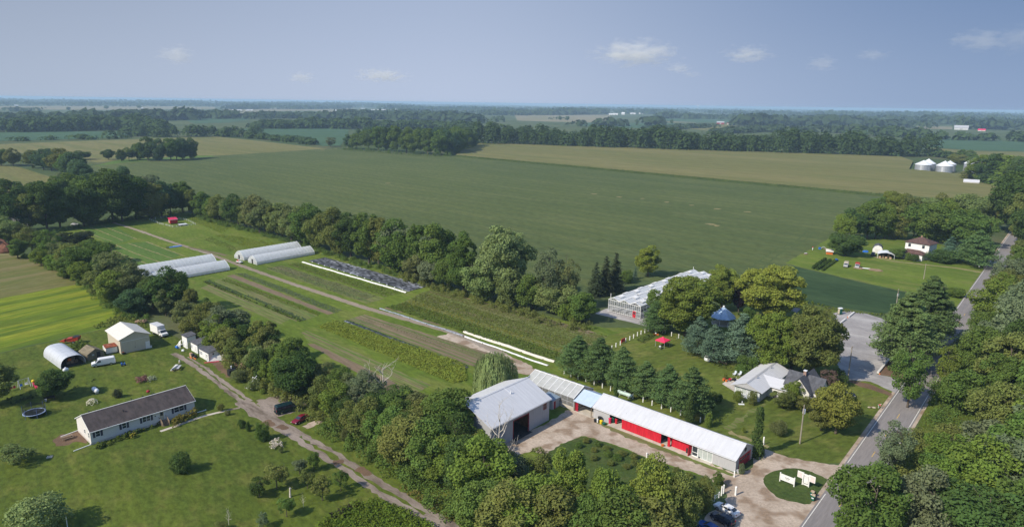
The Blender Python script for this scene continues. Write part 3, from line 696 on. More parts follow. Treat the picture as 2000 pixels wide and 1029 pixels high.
T('willow', 966,768,690,100, 'sage', 'pale weeping willow behind the big grey barn')
T('tall', 1108,1035,876,88, 'bright', 'tall bright green tree below the berry bushes')
T('hedge', 1185,1060,903,112, 'bright', 'bright broad tree right of the tallest one below the berry bushes')
T('hedge', 1268,1055,895,120, 'lime', 'wide yellowish tree near the bottom edge below the red barn')
T('hedge', 1322,1062,914,84, 'olive', 'olive tree left of the parked cars')
T('loose', 1050,960,872,76, 'olive', 'thin leaved tree between the grey barn and the berry bushes')
T('hedge', 1372,1000,930,46, 'olive', 'small tree beside the white rail fence, left of the white car')
T('hedge', 1402,950,922,26, 'mid', 'little round tree at the white gate posts')
row([(330,598,522),(420,650,578),(520,712,632),(600,752,668)], 7, ['hedge','hedge','tall'], ['mid','olive','dark','grey'], 'in the middle hedgerow above the sheds', 'hedgerow trees behind the sheds', 40, .48)
T('broad', 335,610,518,72, 'dark', 'dark leafy tree hiding the end of the left plastic tunnel')
T('broad', 182,515,468,66, 'mid', 'rounded tree with a broad crown left of the plastic tunnels')
T('broad', 152,492,446,52, 'black', 'dark blue green tree at the left end of the lane hedgerow')
# --- the hedge between the beds and the soybean field
row([(370,418,370),(450,437,382),(540,462,388),(620,487,408),(700,510,420)], 20, ['tall','broad','hedge','broad'], ['mid','olive','brown','mid','pale','dark'], 'from left between tunnels and soybeans', 'trees of the hedge along the soybeans', 8, .42, hv=(.85, 1.1))
row([(715,515,418),(800,534,434),(860,553,448)], 9, ['tall','broad','hedge'], ['mid','grey','mid','olive'], 'from left behind the black sheeting', 'trees of the hedge along the soybeans', 9, .40, hv=(.85, 1.08))
row([(800,546,485),(880,566,500),(960,590,515),(1040,606,520),(1110,618,535)], 8, ['hedge','loose','hedge','broad'], ['grey','olive','brown','mid','pale'], 'from left, low row under the huge cottonwood', 'trees under the big cottonwood', 10, .5)
T('maple', 985,583,434,132, 'sage', 'huge light green cottonwood, the tallest of the hedge by the soybeans')
T('tall', 905,572,452,62, 'mid', 'dark flat topped tree just left of the huge cottonwood')
T('loose', 1075,607,485,70, 'grey', 'thin grey green tree right of the huge cottonwood')
T('loose', 1108,608,500,58, 'brown', 'rusty brown tree right of the huge cottonwood')
T('hedge', 1135,628,568,70, 'mid', 'low bushy tree at the right end of the long hedge')
T('bush', 1115,625,590,60, 'bright', 'bright green bush at the end of the long hedge')
T('spruce', 1163,578,512,46, 'black', 'leftmost of the three dark spruces beside the glasshouse')
T('spruce', 1182,574,500,48, 'black', 'middle one of the three dark spruces beside the glasshouse')
T('spruce', 1201,568,492,46, 'black', 'right hand and tallest dark spruce beside the glasshouse')
T('spruce', 1240,545,519,13, 'blue', 'tiny blue spruce in front of the yellow tree')
T('tall', 1265,540,479,48, 'yellow', 'golden yellow tree at the soybean edge behind the glasshouse')
T('bush', 1225,552,528,34, 'mid', 'green shrub beside the tiny blue spruce')
# --- trees of the homestead
T('maple', 1338,655,528,134, 'lime', 'broad yellow green maple hiding the glasshouse')
T('broad', 1290,632,556,56, 'mid', 'green tree against the left side of the broad yellow green maple')
T('maple', 1408,606,514,78, 'lime', 'yellow green maple at the far right corner of the glasshouse')
T('maple', 1503,628,512,132, 'yellow', 'wide golden green maple behind the blue pavilion')
T('tall', 1442,610,541,30, 'purple', 'narrow purple leaved tree between two yellow maples')
T('maple', 1500,725,602,108, 'bright', 'bright green maple left of the dark one beside the parking lot')
T('maple', 1583,738,590,128, 'olive', 'big dark olive maple shading the parking lot')
T('maple', 1545,720,628,86, 'olive', 'dark olive tree wedged between the bright and the big dark maple')
T('pine', 1278,650,590,52, 'pine', 'single dark pine at the front corner of the glasshouse')
T('pine', 1362,692,620,60, 'blue', 'blue green pine, left of three behind the lawn with the canopy')
T('pine', 1392,706,636,58, 'blue', 'blue green pine, middle of three behind the lawn with the canopy')
T('pine', 1446,712,616,80, 'blue', 'blue green pine, right of three behind the lawn with the canopy')
T('broad', 1455,640,600,34, 'mid', 'small green tree right of the blue pavilion')
T('bush', 1457,728,694,46, 'mid', 'large round shrub behind the grey metal house')
T('whitepine', 1757,722,572,104, 'pine', 'tall white pine with bare lower branches beside the parking lot')
T('whitepine', 1806,672,540,92, 'pine', 'tall white pine nearer the road, right of the other one')
T('whitepine', 1785,690,598,70, 'pine', 'lower white pine squeezed between the two tall ones')
BP = [(1127,732,658,80),(1170,746,662,80),(1214,760,680,74),(1260,775,708,68),(1303,792,714,70),(1347,812,720,84)]
for i, (a, b, c, w) in enumerate(BP): T('pine', a, b, c, w, 'pine', f'young pine, {ordinal(i+1)} from the left in the row along the white posts', 'row of young pines along the white posts')
for i, (a, b, c, w) in enumerate([(1148,742,700,34),(1196,754,722,38),(1236,770,735,34),(1283,785,748,32),(1322,800,752,30)]):
    T('hedge', a, b, c, w, 'lime' if i != 2 else 'bright', f'low yellow green sapling between pines, {ordinal(i+1)} from the left', 'saplings between the pines')
T('column', 1201,790,740,15, 'dark', 'narrow vine covered post behind the red barn, next to the gas tank')
T('column', 1345,830,762,18, 'dark', 'narrow vine covered post behind the middle of the red barn')
T('column', 1476,892,795,24, 'dark', 'tall vine covered post at the right end of the red barn')
for i, (a, b, c, w) in enumerate([(1380,798,772,34),(1400,785,766,26),(1384,834,806,20),(1441,785,762,20),(1468,790,764,20)]):
    T('bush', a, b, c, w, ['dark','dark','bright','lime','olive'][i], ['dark low shrub right of the last young pine','dark shrub on the lawn left of the grey house','round light green shrub behind the red barn','round clipped bush at the left corner of the grey house','round clipped bush at the right corner of the grey house'][i])
T('hedge', 1547,790,742,38, 'bright', 'round green tree in front of the white gabled house')
T('loose', 1528,797,758,54, 'olive', 'spreading olive tree left of the power pole')
T('loose', 1572,803,774,46, 'olive', 'spreading olive tree behind the power pole')
T('broad', 1632,846,752,86, 'amber', 'golden olive tree above the lawn by the road')
T('broad', 1603,840,779,52, 'olive', 'olive tree to the left of the golden one by the road')
T('bush', 1518,848,822,32, 'brown', 'brownish bush on the lawn left of the power pole')
T('bush', 1452,845,834,8, 'lime', 'tiny sapling on the lawn behind the red barn')
T('loose', 1613,765,720,40, 'red', 'reddish half bare bush beside the white gabled house')
T('bush', 1637,752,722,36, 'dark', 'dark shrub at the corner of the parking lot')
T('bush', 1483,889,872,22, 'dark', 'leafy shrub at the foot of the tall vine covered post')
T('bush', 1447,925,905,16, 'grey', 'grey shrub in the tub at the corner of the red barn')
# --- roadside wood on the right
WR = ['mid','olive','dark','mid','bright','grey']
row([(2000,530,455),(1972,570,480),(1938,640,545),(1920,700,595),(1885,770,660),(1866,830,722)], 10, ['broad','tall','broad','hedge'], WR, 'from top along the road edge of the right wood', 'trees of the roadside wood', 11, .40)
row([(1868,900,790),(1850,960,835),(1842,1010,880)], 4, ['broad','hedge'], ['mid','olive','bright'], 'from top in the near roadside wood', 'trees of the roadside wood', 12, .42)
row([(2040,590,470),(2000,680,545),(1965,760,630),(1935,850,715),(1920,940,800),(1900,1030,880)], 12, ['broad','tall','hedge','broad'], WR, 'from top, second row of the right wood', 'trees of the roadside wood', 13, .42)
row([(2080,760,600),(2050,860,690),(2020,960,780),(1990,1050,860)], 9, ['broad','hedge','tall'], WR, 'from top, third row of the right wood', 'trees of the roadside wood', 14, .42)
row([(1830,1080,935),(1900,1110,950),(1970,1120,950),(2040,1120,940)], 6, ['broad','hedge'], ['mid','dark','olive'], 'from left at the bottom of the right wood', 'trees of the roadside wood', 15, .45)
T('broad', 1690,1085,918,150, 'mid', 'big round green tree at the bottom edge beside the road')
T('broad', 1800,1085,925,120, 'grey', 'big grey green tree right of the round one at the bottom edge')
T('loose', 1735,925,826,74, 'grey', 'grey green tree overhanging the near stretch of road')
T('loose', 1772,795,676,76, 'mid', 'mid green tree at the corner of drive and road')
T('loose', 1842,750,672,46, 'lime', 'light green tree leaning over the road across from the parking lot')
T('dead', 1986,1010,902,52, 'grey', 'bare dead tree at the right edge of the picture', var=0)
T('dead', 1856,1045,955,34, 'grey', 'bare dead trunk in the wood at the bottom edge', var=1)
T('dead', 1772,1050,955,70, 'grey', 'bare pale branches sticking out of the grey green tree', var=2)
T('dead', 972,935,800,96, 'grey', 'pale dead tree in front of the grey barn', var=0)
T('dead', 750,806,706,72, 'grey', 'pale dead tree rising from the hedgerow by the dark soil', var=1)
T('dead', 722,802,712,48, 'grey', 'slimmer pale dead tree left of the other one by the dark soil', var=2)
T('dead', 35,470,425,40, 'grey', 'grey dead tree at the left edge by the earth mound', var=1)
# --- trees round the far white house
row([(1640,470,412),(1690,466,398),(1740,466,384),(1790,470,378),(1850,476,388),(1920,486,392)], 11, ['hedge','hedge','broad'], ['mid','olive','bright','mid','dark'], 'from left, front row behind the white farmhouse', 'trees behind the white farmhouse', 16, .46)
row([(1700,432,376),(1760,432,366),(1830,436,370),(1900,446,372),(1960,450,375)], 8, ['broad','maple'], ['mid','pale','olive','lime'], 'from left, back row behind the white farmhouse', 'trees behind the white farmhouse', 17, .46)
T('broad', 1650,500,452,62, 'dark', 'round dark tree on the yard left of the little barn')
T('spruce', 1852,508,462,48, 'blue', 'grey blue spruce right of the white farmhouse')
T('pine', 1905,520,452,60, 'pine', 'wide dark pine beside the far stretch of road')
T('bush', 1838,512,488,50, 'dark', 'dark shrub right of the white farmhouse')
T('bush', 1772,508,494,14, 'mid', 'small round shrub left of the farmhouse porch')
T('bush', 1786,511,497,16, 'dark', 'small round shrub in front of the farmhouse porch')
T('broad', 1752,505,482,28, 'mid', 'small tree between the carport and the farmhouse')
T('bush', 1862,578,562,38, 'bright', 'bright green bush on the verge by the far road')
row([(1880,350,312),(1910,355,305),(1945,362,300),(1990,372,306),(2020,380,310)], 8, ['broad','spruce','broad'], ['mid','dark','bright','olive'], 'from the left among the grain bins', 'trees among the grain bins', 18, .5)
row([(1855,318,296),(1900,326,300),(1960,328,300),(2010,334,304)], 6, ['broad','hedge'], ['mid','olive','lime'], 'from the left behind the grain bins', 'trees behind the grain bins', 19, .55)
T('broad', 1876,310,292,16, 'mid', 'left one of two round trees in the field behind the bins')
T('broad', 1892,311,293,18, 'mid', 'right one of two round trees in the field behind the bins')
row([(1968,440,330),(1985,470,350),(2010,500,370)], 4, ['broad','tall'], ['dark','olive'], 'from the top beside the far bend of the road', 'trees beside the far bend of the road', 20, .4)
# --- dark wood at the upper left
row([(10,455,372),(90,450,350),(170,442,338),(240,432,326),(310,424,334),(362,414,360)], 13, ['hedge','hedge','broad','tall'], ['dark','mid','teal','dark','olive'], 'from left, front row of the dark corner wood', 'trees of the dark corner wood', 21, .42)
row([(0,425,356),(80,415,345),(160,405,335),(240,398,322),(320,392,340)], 10, ['hedge','broad'], ['dark','grey','mid','teal'], 'from left, back row of the dark corner wood', 'trees of the dark corner wood', 22, .45)
row([(-30,460,400),(20,475,420),(70,478,430)], 4, ['hedge','broad'], ['mid','pale','olive'], 'from left at the foot of the corner wood', 'trees of the dark corner wood', 23, .5)
row([(-20,322,288),(50,326,290),(110,336,286),(150,350,300),(165,365,318)], 10, ['broad','hedge'], ['dark','mid','teal','olive'], 'from left along the stream behind the corner wood', 'trees along the stream behind the corner wood', 24, .42, hv=(.9, 1.1))
row([(110,350,330),(150,372,345),(190,385,350)], 4, ['loose','hedge'], ['brown','grey'], 'from left between stream and corner wood', 'trees along the stream behind the corner wood', 25, .5)
row([(230,316,294),(265,312,284),(290,314,268),(330,314,268),(382,309,268)], 10, ['hedge','hedge','broad'], ['dark','mid','teal'], 'from the left in the clump in the field', 'clump of trees in the field', 26, .38, hv=(.9, 1.08))
T('broad', 212,312,292,22, 'dark', 'lone dark tree left of the clump in the field')
T('broad', 160,312,294,30, 'dark', 'two humped dark tree left of the lone one in the field')
# --- the grove beyond the soybeans
row([(672,290,262),(740,295,250),(810,301,248),(870,304,250),(925,286,252)], 20, ['hedge','hedge','tall'], ['mid','dark','teal','mid'], 'from left, front of the grove beyond the soybeans', 'trees of the grove beyond the soybeans', 27, .42, hv=(.9, 1.1))
row([(700,280,250),(780,287,247),(860,288,246),(915,276,248)], 16, ['hedge'], ['mid','dark','teal'], 'from left, back of the grove beyond the soybeans', 'trees of the grove beyond the soybeans', 28, .45, hv=(.9, 1.1))
T('loose', 645,287,267,24, 'brown', 'small brownish tree left of the grove beyond the soybeans')
# --- garden of the white house
T('broad', 106,776,721,62, 'dark', 'round dark shade tree with a bench under it')
T('broad', -8,790,712,70, 'olive', 'olive tree cut by the left edge of the picture')
T('orchard', 28,905,868,62, 'pale', 'flat topped tree with few leaves at the left edge of the lawn')
T('bush', 88,1035,968,92, 'sage', 'big beige green bush at the bottom left')
T('bush', 357,920,884,46, 'dark', 'dark clipped bush in the middle of the big lawn')
T('bush', 230,776,760,17, 'black', 'round dark ball shrub behind the white house')
T('bush', 513,860,826,32, 'mid', 'round green shrub beside the lane')
T('bush', 472,836,820,15, 'dark', 'left one of two small dark shrubs beside the lane')
T('bush', 485,842,822,10, 'dark', 'right one of two small dark shrubs beside the lane')
T('bush', 549,884,872,10, 'brown', 'small brown shrub beside the white hydrangea')
T('bush', 432,802,788,13, 'olive', 'small shrub above the concrete path')
T('bush', 445,810,800,12, 'brown', 'small reddish shrub at the end of the concrete path')
T('bush', 470,745,722,34, 'brown', 'rusty round bush right of the black stove box')
T('bush', 498,760,742,34, 'pale', 'spiky pale bush under the white cross frame')
T('bush', 514,768,759,13, 'bright', 'tiny bright bush at the end of the grass by the dark van')
T('bush', 633,838,824,13, 'bright', 'tiny bright bush on the grass below the red car')
T('bush', 673,862,838,18, 'brown', 'rusty bush at the edge of the hedgerow below the red car')
ORCH = [(507,969,934,46,'dark'),(541,954,906,52,'olive'),(601,953,917,36,'olive'),(613,919,880,32,'mid'),(630,977,925,44,'olive'),(666,957,915,36,'mid'),(560,1008,970,38,'mid'),(514,1030,1000,30,'grey'),(432,1038,1018,30,'olive'),(585,925,895,36,'grey')]
for i, (a, b, c, w, t) in enumerate(ORCH):
    T('orchard', a, b, c, w, t, ['dark fruit tree, leftmost of the orchard beside the lane','widest olive fruit tree in the orchard beside the lane','leaning fruit tree in the middle of the orchard','fruit tree casting its shade on the lane','olive fruit tree in the lower row of the orchard','fruit tree nearest the lane on the right of the orchard','small leafy fruit tree below the orchard','half bare fruit tree near the bottom edge of the lawn','low fruit tree cut off by the bottom edge','thin grey fruit tree at the top of the orchard'][i], 'fruit trees on the lawn')
T('dead', 447,1024,992,16, 'grey', 'spindly bare sapling on the lower lawn', var=2)
T('dead', 593,990,966,14, 'grey', 'bare little tree right of the tree stump', var=0)
# blueberry bushes in their rows beside the gravel yard
k = 0
for rw, (a, b, n) in enumerate([((1130,858),(1420,958),11),((1122,870),(1395,962),10),((1150,892),(1330,950),6)]):
    for i in range(n):
        g = G(*a).lerp(G(*b), (i+.5)/n); k += 1
        plant('bush', g.x+rt.uniform(-.4, .4), g.y+rt.uniform(-.4, .4), rt.uniform(.9, 1.3), rt.uniform(.75, 1.05), rt.choice(['olive','mid','olive']),
              f'berry bush, {ordinal(i+1)} from the left in the {["first","second","third"][rw]} row from the gravel', 'berry bushes beside the gravel yard', 'berry_bush', 'shrub')
# ================================================================ crops, undergrowth, far woods
def inside(px_, py_, poly):
    x = np.array([p[0] for p in poly]); y = np.array([p[1] for p in poly]); c = np.zeros(len(px_), bool); j = len(x)-1
    for i in range(len(x)):
        with np.errstate(divide='ignore', invalid='ignore'):
            t = ((y[i] > py_) != (y[j] > py_)) & (px_ < (x[j]-x[i])*(py_-y[i])/(y[j]-y[i])+x[i])
        c ^= t; j = i
    return c
def crop(name, px, tint, label, gap=.9, step=.55, h=.35, size=.22, n=5, ang=None, miss=.1, seed=1, cat='crop bed', spread=.28):
    """rows of plants filling a bed: far too many to count"""
    rs = np.random.RandomState(seed); ang = A_ROW if ang is None else ang
    poly = [G(*p) for p in px]; u = np.array([math.cos(ang), math.sin(ang)]); v = np.array([-u[1], u[0]])
    Pn = np.array([(p.x, p.y) for p in poly]); a = Pn@u; b = Pn@v
    A, B = np.meshgrid(np.arange(a.min(), a.max(), step), np.arange(b.min()+gap*.3, b.max(), gap))
    A = A.ravel()+rs.normal(0, step*.25, A.size); B = B.ravel()+rs.normal(0, gap*.07, B.size)
    X = A*u[0]+B*v[0]; Y = A*u[1]+B*v[1]; k = inside(X, Y, Pn) & (rs.rand(X.size) > miss)
    X, Y = X[k], Y[k]; m_ = len(X); sc = rs.uniform(.7, 1.25, m_)
    X = np.repeat(X, n); Y = np.repeat(Y, n); sc = np.repeat(sc, n)
    d = sphere(rs, m_*n); d[:, 2] = np.abs(d[:, 2])
    C = np.stack([X+d[:, 0]*spread*sc, Y+d[:, 1]*spread*sc, .05+h*sc*(.25+.75*d[:, 2])], 1)
    V, Q = cards(C, d*.7+np.array([0, 0, .6]), size*sc, rs, .7, .5)
    o = link(name, np_mesh(name, V, Q, [LEAF])); o.color = (*TINT[tint][1], 1) if isinstance(tint, str) else (*tint, 1)
    return tag(o, label, cat, None, 'stuff')
crop('squash_bed', [(622,638),(656,626.5),(908,712),(912,744),(884,748)], (.24,.29,.05), 'wide bright green bed of bushy bean plants below the brown tilled bed', .75, .4, .5, .19, 14, seed=1, spread=.42)
crop('cabbage_bed', [(521,524.5),(550,519),(735,578),(705,588)], (.165,.185,.105), 'grey green cabbage bed between track and black sheeting', .7, .5, .25, .14, 6, seed=2, miss=.25)
crop('cabbage_bed', [(459,535),(477,533.5),(668,606),(654,611.5)], (.145,.18,.115), 'blue grey cabbage strip left of the farm track', .6, .45, .25, .14, 6, seed=3, miss=.15)
crop('flower_bed', [(561,517),(578,513.5),(786,573),(750,579)], (.15,.205,.045), 'green leafy bed beside the long white row cover', 1.1, .4, .4, .17, 9, seed=4, miss=.2)
crop('kale_row', [(402,549),(408,547),(600,624),(592,627)], (.085,.125,.09), 'dark blue green kale row left of the brown strip', .9, .5, .35, .17, 8, seed=5, miss=.25)
crop('dark_crop_row', [(396,551),(402,549),(592,627),(586,630)], (.045,.05,.028), 'blackish withered crop row at the edge of the upper beds', .9, .4, .3, .16, 7, seed=6, miss=.3)
crop('grass_weeds', [(432,548),(442,543),(628,612),(620,617)], (.145,.205,.03), 'lush green weed strip beside the brown tilled strip', .6, .45, .22, .14, 6, seed=7)
crop('mixed_crop', [(752,600),(792,592),(1108,693),(1084,706)], (.135,.19,.04), 'dark green leafy crop beside the white plastic rows', .75, .4, .45, .18, 11, seed=8)
crop('mixed_crop', [(775,597),(800,586),(1120,688),(1105,694)], (.215,.21,.035), 'yellowing crop row between the dark green crop and the low beds', 1.4, .45, .4, .17, 8, seed=9, miss=.2)
crop('low_crop', [(802,586),(826,571),(1150,672),(1122,688)], (.145,.175,.038), 'low olive green crop beds above the yellowing row', .9, .4, .3, .16, 8, seed=10, miss=.15)
crop('low_crop', [(828,571),(850,567),(1185,657),(1152,671)], (.15,.165,.045), 'thin olive crop rows beside the top grass path', 1.1, .4, .26, .15, 7, seed=11, miss=.2)
crop('seedlings', [(700,624),(716,619),(1000,706),(975,714)], (.09,.12,.035), 'thin green seedling lines on the brown tilled bed', 2.0, .5, .12, .12, 3, seed=12, miss=.25)
crop('mulch_cabbages', [(674,627),(678,625.5),(916,715),(911,719)], (.09,.12,.10), 'cabbages growing on the black plastic strip', .7, .45, .25, .16, 5, seed=13, miss=.1)
crop('old_crop', [(398,468),(412,463),(470,487),(452,492)], (.115,.14,.035), 'dark weedy crop rows behind the right hand tunnels', 1.4, .5, .35, .16, 6, seed=14, miss=.35)
crop('sunflower_rows', [(422,461),(440,459),(545,478),(500,486),(478,484)], (.21,.25,.04), 'yellow green tall rows behind the right hand tunnels', 1.6, .5, .6, .2, 8, seed=15, miss=.35)
crop('vine_rows', [(1585,524.5),(1588,526.5),(1614.5,507.5),(1611,506)], (.06,.10,.025), 'left one of three green vine rows on the far yard', .5, .35, 1.0, .24, 14, ang=ang_of(G(1586,525), G(1613,507)), seed=16, cat='vine row', miss=0)
crop('vine_rows', [(1593,526.5),(1596,528.5),(1625,509.5),(1621,508)], (.06,.10,.025), 'middle one of three green vine rows on the far yard', .5, .35, 1.0, .24, 14, ang=ang_of(G(1594,527), G(1623,509)), seed=17, cat='vine row', miss=0)
crop('vine_rows', [(1604,528),(1607,530),(1634,510.5),(1630,509)], (.075,.115,.025), 'right one of three green vine rows on the far yard', .5, .35, .8, .22, 12, ang=ang_of(G(1605,529), G(1632,510)), seed=18, cat='vine row', miss=.1)
crop('tall_weeds', [(612,1040),(640,1015),(665,1000),(700,986),(740,982),(775,992),(820,1015),(870,1045),(800,1080),(640,1080)], (.13,.19,.028), 'patch of tall bright weeds at the bottom edge beside the lane', .7, .5, 1.1, .18, 20, ang=0, seed=19, cat='weed patch', spread=.5)
crop('dead_weeds', [(640,1014),(665,999),(700,985),(716,985),(690,998),(662,1016),(640,1030)], (.045,.045,.025), 'dark withered weeds at the edge of the tall weed patch', .7, .6, 1.1, .25, 8, ang=0, seed=20, cat='weed patch', spread=.4)
crop('dry_grass', [(775,950),(790,945),(850,985),(900,1015),(955,1050),(940,1060),(880,1020),(820,985)], (.19,.155,.05), 'strip of dry straw coloured grass between lane and hedgerow', .7, .5, .5, .2, 5, ang=A_LANE, seed=21, cat='grass', miss=.2)
crop('field_edge_weeds', [(1575,588.5),(1640,604),(1700,613),(1760,616),(1758,619),(1700,615.5),(1640,608),(1575,592)], (.125,.17,.03), 'light green weeds along the soybeans by the portable toilet', .9, .7, .6, .3, 6, ang=R(-30), seed=22, cat='weed strip', miss=.3)
crop('hay_weeds', [(180,642),(240,612),(275,630),(290,640),(262,640)], (.16,.19,.045), 'rough yellowish weeds behind the cream barn', .9, .8, .8, .32, 6, ang=0, seed=23, cat='weed strip', miss=.2)
crop('hosta_bed', [(186,872),(216,864),(240,852),(300,833),(312,826),(311,831),(270,848),(220,868),(190,878)], (.09,.125,.025), 'mixed hostas and low shrubs along the front of the white house', .9, .6, .8, .3, 10, ang=R(47), seed=24, cat='flower bed', spread=.4)
crop('yellow_hostas', [(252,856),(268,849),(270,853),(256,860)], (.24,.22,.035), 'yellow leaved shrubs in the middle of the white house front', .7, .5, .9, .28, 10, ang=R(47), seed=25, cat='flower bed')
crop('forsythia_shrubs', [(333,829),(380,807),(384,812),(340,836)], (.15,.135,.03), 'big golden olive shrubs under the right windows of the white house', 1.0, .6, 1.7, .34, 16, ang=R(47), seed=26, cat='shrubs', spread=.6)
crop('garden_row', [(0,792),(80,768),(85,772),(0,799)], (.055,.075,.025), 'dark row of garden plants left of the shade tree', .8, .7, .5, .26, 6, ang=R(45), seed=27, cat='plant row', miss=.3)
crop('garden_row', [(0,784),(70,762),(74,764),(0,788)], (.055,.075,.025), 'upper dark row of garden plants left of the shade tree', .8, .9, .4, .24, 5, ang=R(45), seed=28, cat='plant row', miss=.45)
crop('garden_row', [(138,758),(195,737),(198,739),(140,762)], (.055,.075,.025), 'row of dark garden plants right of the shade tree', .8, .9, .4, .24, 5, ang=R(45), seed=29, cat='plant row', miss=.4)
crop('pink_hydrangea', [(266,743),(284,738),(288,746),(270,750)], (.26,.13,.12), 'pink flowering hydrangea bush on the lawn above the white house', .5, .45, 1.1, .22, 12, ang=0, seed=30, cat='flower bush', spread=.4)
crop('white_hydrangea', [(289,742),(302,737),(305,743),(292,747)], (.30,.33,.22), 'pale flowering hydrangea next to the pink one', .5, .45, .9, .2, 10, ang=0, seed=31, cat='flower bush', spread=.35)
crop('white_flower_bush', [(527,872),(548,864),(551,875),(532,880)], (.62,.56,.46), 'white flowering hydrangea on the lawn by the lane', .5, .45, 1.2, .2, 12, ang=0, seed=32, cat='flower bush', spread=.4)
crop('shed_weeds', [(138,680),(158,672),(170,676),(160,690),(150,694)], (.11,.155,.03), 'tall light weeds between the arched hut and the canvas shed', .8, .6, 1.4, .3, 9, ang=0, seed=33, cat='weed patch', spread=.4)
crop('flower_border', [(1242,665),(1275,650),(1282,655),(1255,670)], (.10,.14,.035), 'flower border along the white posts left of the canopy', .8, .6, .8, .26, 8, ang=0, seed=34, cat='flower bed')
crop('flower_border', [(1388,708),(1425,718),(1430,726),(1392,714)], (.12,.15,.04), 'flower border along the white posts right of the little tent', .9, .7, .5, .24, 6, ang=0, seed=35, cat='flower bed', miss=.3)
crop('chicken_grass', [(385,405),(470,440),(430,455),(370,430)], (.19,.235,.035), 'yellow green rough grass below the hedge behind the red coop', 1.0, .8, .3, .25, 4, seed=36, cat='grass', miss=.3)
# scrub filling the feet of the hedges
def scrub(name, pts, width, h, tint, label, seed, dens=1.0):
    rs = np.random.RandomState(seed); P = []; W = [G(*p) for p in pts]
    for a, b in zip(W, W[1:]):
        L = (b-a).length; n = int(L*width/5.0*dens)+1; d = (b-a).normalized(); nn = Vector((-d.y, d.x))
        for _ in range(n):
            c = a+d*(rs.rand()*L)+nn*rs.uniform(-.5, .5)*width; r = rs.uniform(.8, 1.7); hh = h*rs.uniform(.6, 1.2); k = 170
            s = sphere(rs, k); s[:, 2] = np.abs(s[:, 2])
            q = np.array([c.x, c.y, 0])+s*np.array([r, r, hh])*rs.uniform(.75, 1.05, (k, 1))
            P.append(cards(q, s+np.array([0, 0, .4]), .19*rs.uniform(.6, 1.3, k), rs))
    V, Q = join(P); o = link(name, np_mesh(name, V, Q, [LEAF])); o.color = (*TINT[tint][1], 1); return tag(o, label, 'undergrowth', None, 'stuff')
scrub('undergrowth', [(60,500),(160,545),(240,605),(285,628)], 7, 2.2, 'mid', 'tangled undergrowth at the foot of the hedgerow by the hayfield', 1)
scrub('undergrowth', [(372,664),(430,690),(520,750),(600,790),(640,820)], 7, 3.0, 'olive', 'tangled vines and scrub behind the sheds and the parked vans', 2)
scrub('undergrowth', [(640,835),(720,880),(800,930),(880,980),(950,1030)], 8, 3.2, 'mid', 'tangled vines and scrub along the lower lane', 3)
scrub('undergrowth', [(640,800),(740,845),(850,900),(950,950),(1060,1000)], 12, 4.0, 'olive', 'dense scrub in the middle of the hedgerow left of the grey barn', 4, .8)
scrub('undergrowth', [(960,1010),(1080,1030),(1200,1050),(1340,1030)], 10, 3.5, 'olive', 'dense scrub under the trees at the bottom edge', 5, .8)
scrub('undergrowth', [(370,420),(460,445),(560,470),(680,508),(780,538)], 5, 2.0, 'mid', 'undergrowth at the foot of the hedge behind the tunnels', 6)
scrub('undergrowth', [(780,540),(880,572),(980,602),(1100,640),(1150,640)], 6, 2.4, 'olive', 'undergrowth at the foot of the hedge under the cottonwood', 7)
scrub('undergrowth', [(668,292),(740,298),(810,304),(872,306),(926,288)], 9, 7.0, 'mid', 'leafy skirt of bushes around the grove beyond the soybeans', 11, .35)
scrub('undergrowth', [(0,470),(80,460),(200,436),(360,414)], 6, 2.2, 'dark', 'undergrowth at the edge of the dark corner wood', 8)
scrub('undergrowth', [(1955,560),(1915,640),(1885,700),(1855,770),(1850,840)], 8, 3.0, 'mid', 'roadside scrub at the edge of the right wood', 9)
scrub('undergrowth', [(1840,860),(1820,920),(1800,1000)], 14, 3.0, 'olive', 'roadside scrub at the edge of the near right wood', 10)
# far woods: distant crowns merged into one mass per kind of belt
def wood(name, belts, label, seed, tint):
    rs = np.random.RandomState(seed); P = []; k2 = rs.uniform(0, 6.28, 3)
    for (pts, topoff, depth, gap, k) in belts:
        W = [(G(a, b), a, b) for a, b in pts]
        for (a, ax, ay), (b, bx, by) in zip(W, W[1:]):
            L = (b-a).length; rows_ = max(1, int(depth/gap)); n = max(1, int(L/gap))
            away = Vector(((a+b).x, (a+b).y)).normalized()
            for r_ in range(rows_):
                for i in range(n):
                    t = (i+rs.uniform(-.6, 1.6))/n; c = a.lerp(b, t)+away*(r_*gap+rs.uniform(-.5, .9)*gap)
                    m_ = mpp(c.x, c.y); h = topoff*(mpp(*a.lerp(b, t)))*rs.uniform(.7, 1.08)*(.9+.1*math.sin(c.x/gap*.31+k2[0])+.09*math.sin(c.x/gap*.83+k2[1])); w = rs.uniform(.8, 1.35)*max(gap*(.7 if gap < 100 else .5), h*.30)*rs.uniform(.8, 1.25)
                    s = sphere(rs, k); s[:, 2] = np.abs(s[:, 2])*1.0-.02
                    bump = 1+.18*np.sin(s[:, 0:1]*5+i)+.15*np.sin(s[:, 1:2]*6+r_)
                    q = np.array([c.x, c.y, h*.06])+np.concatenate([s[:, :2]*w*bump, h*.92*np.abs(s[:, 2:])**.55*(.9+.1*bump)], 1)*rs.uniform(.86, 1.04, (k, 1))
                    P.append(cards(q, s+np.array([0, 0, .7]), min(w, h)*.34*rs.uniform(.6, 1.3, k)*min(1.5, (60/k)**.5), rs, .8, .45))
    V, Q = join(P); o = link(name, np_mesh(name, V, Q, [LEAF])); o.color = (*TINT[tint][1], 1)
    return tag(o, label, 'woodland', None, 'stuff')
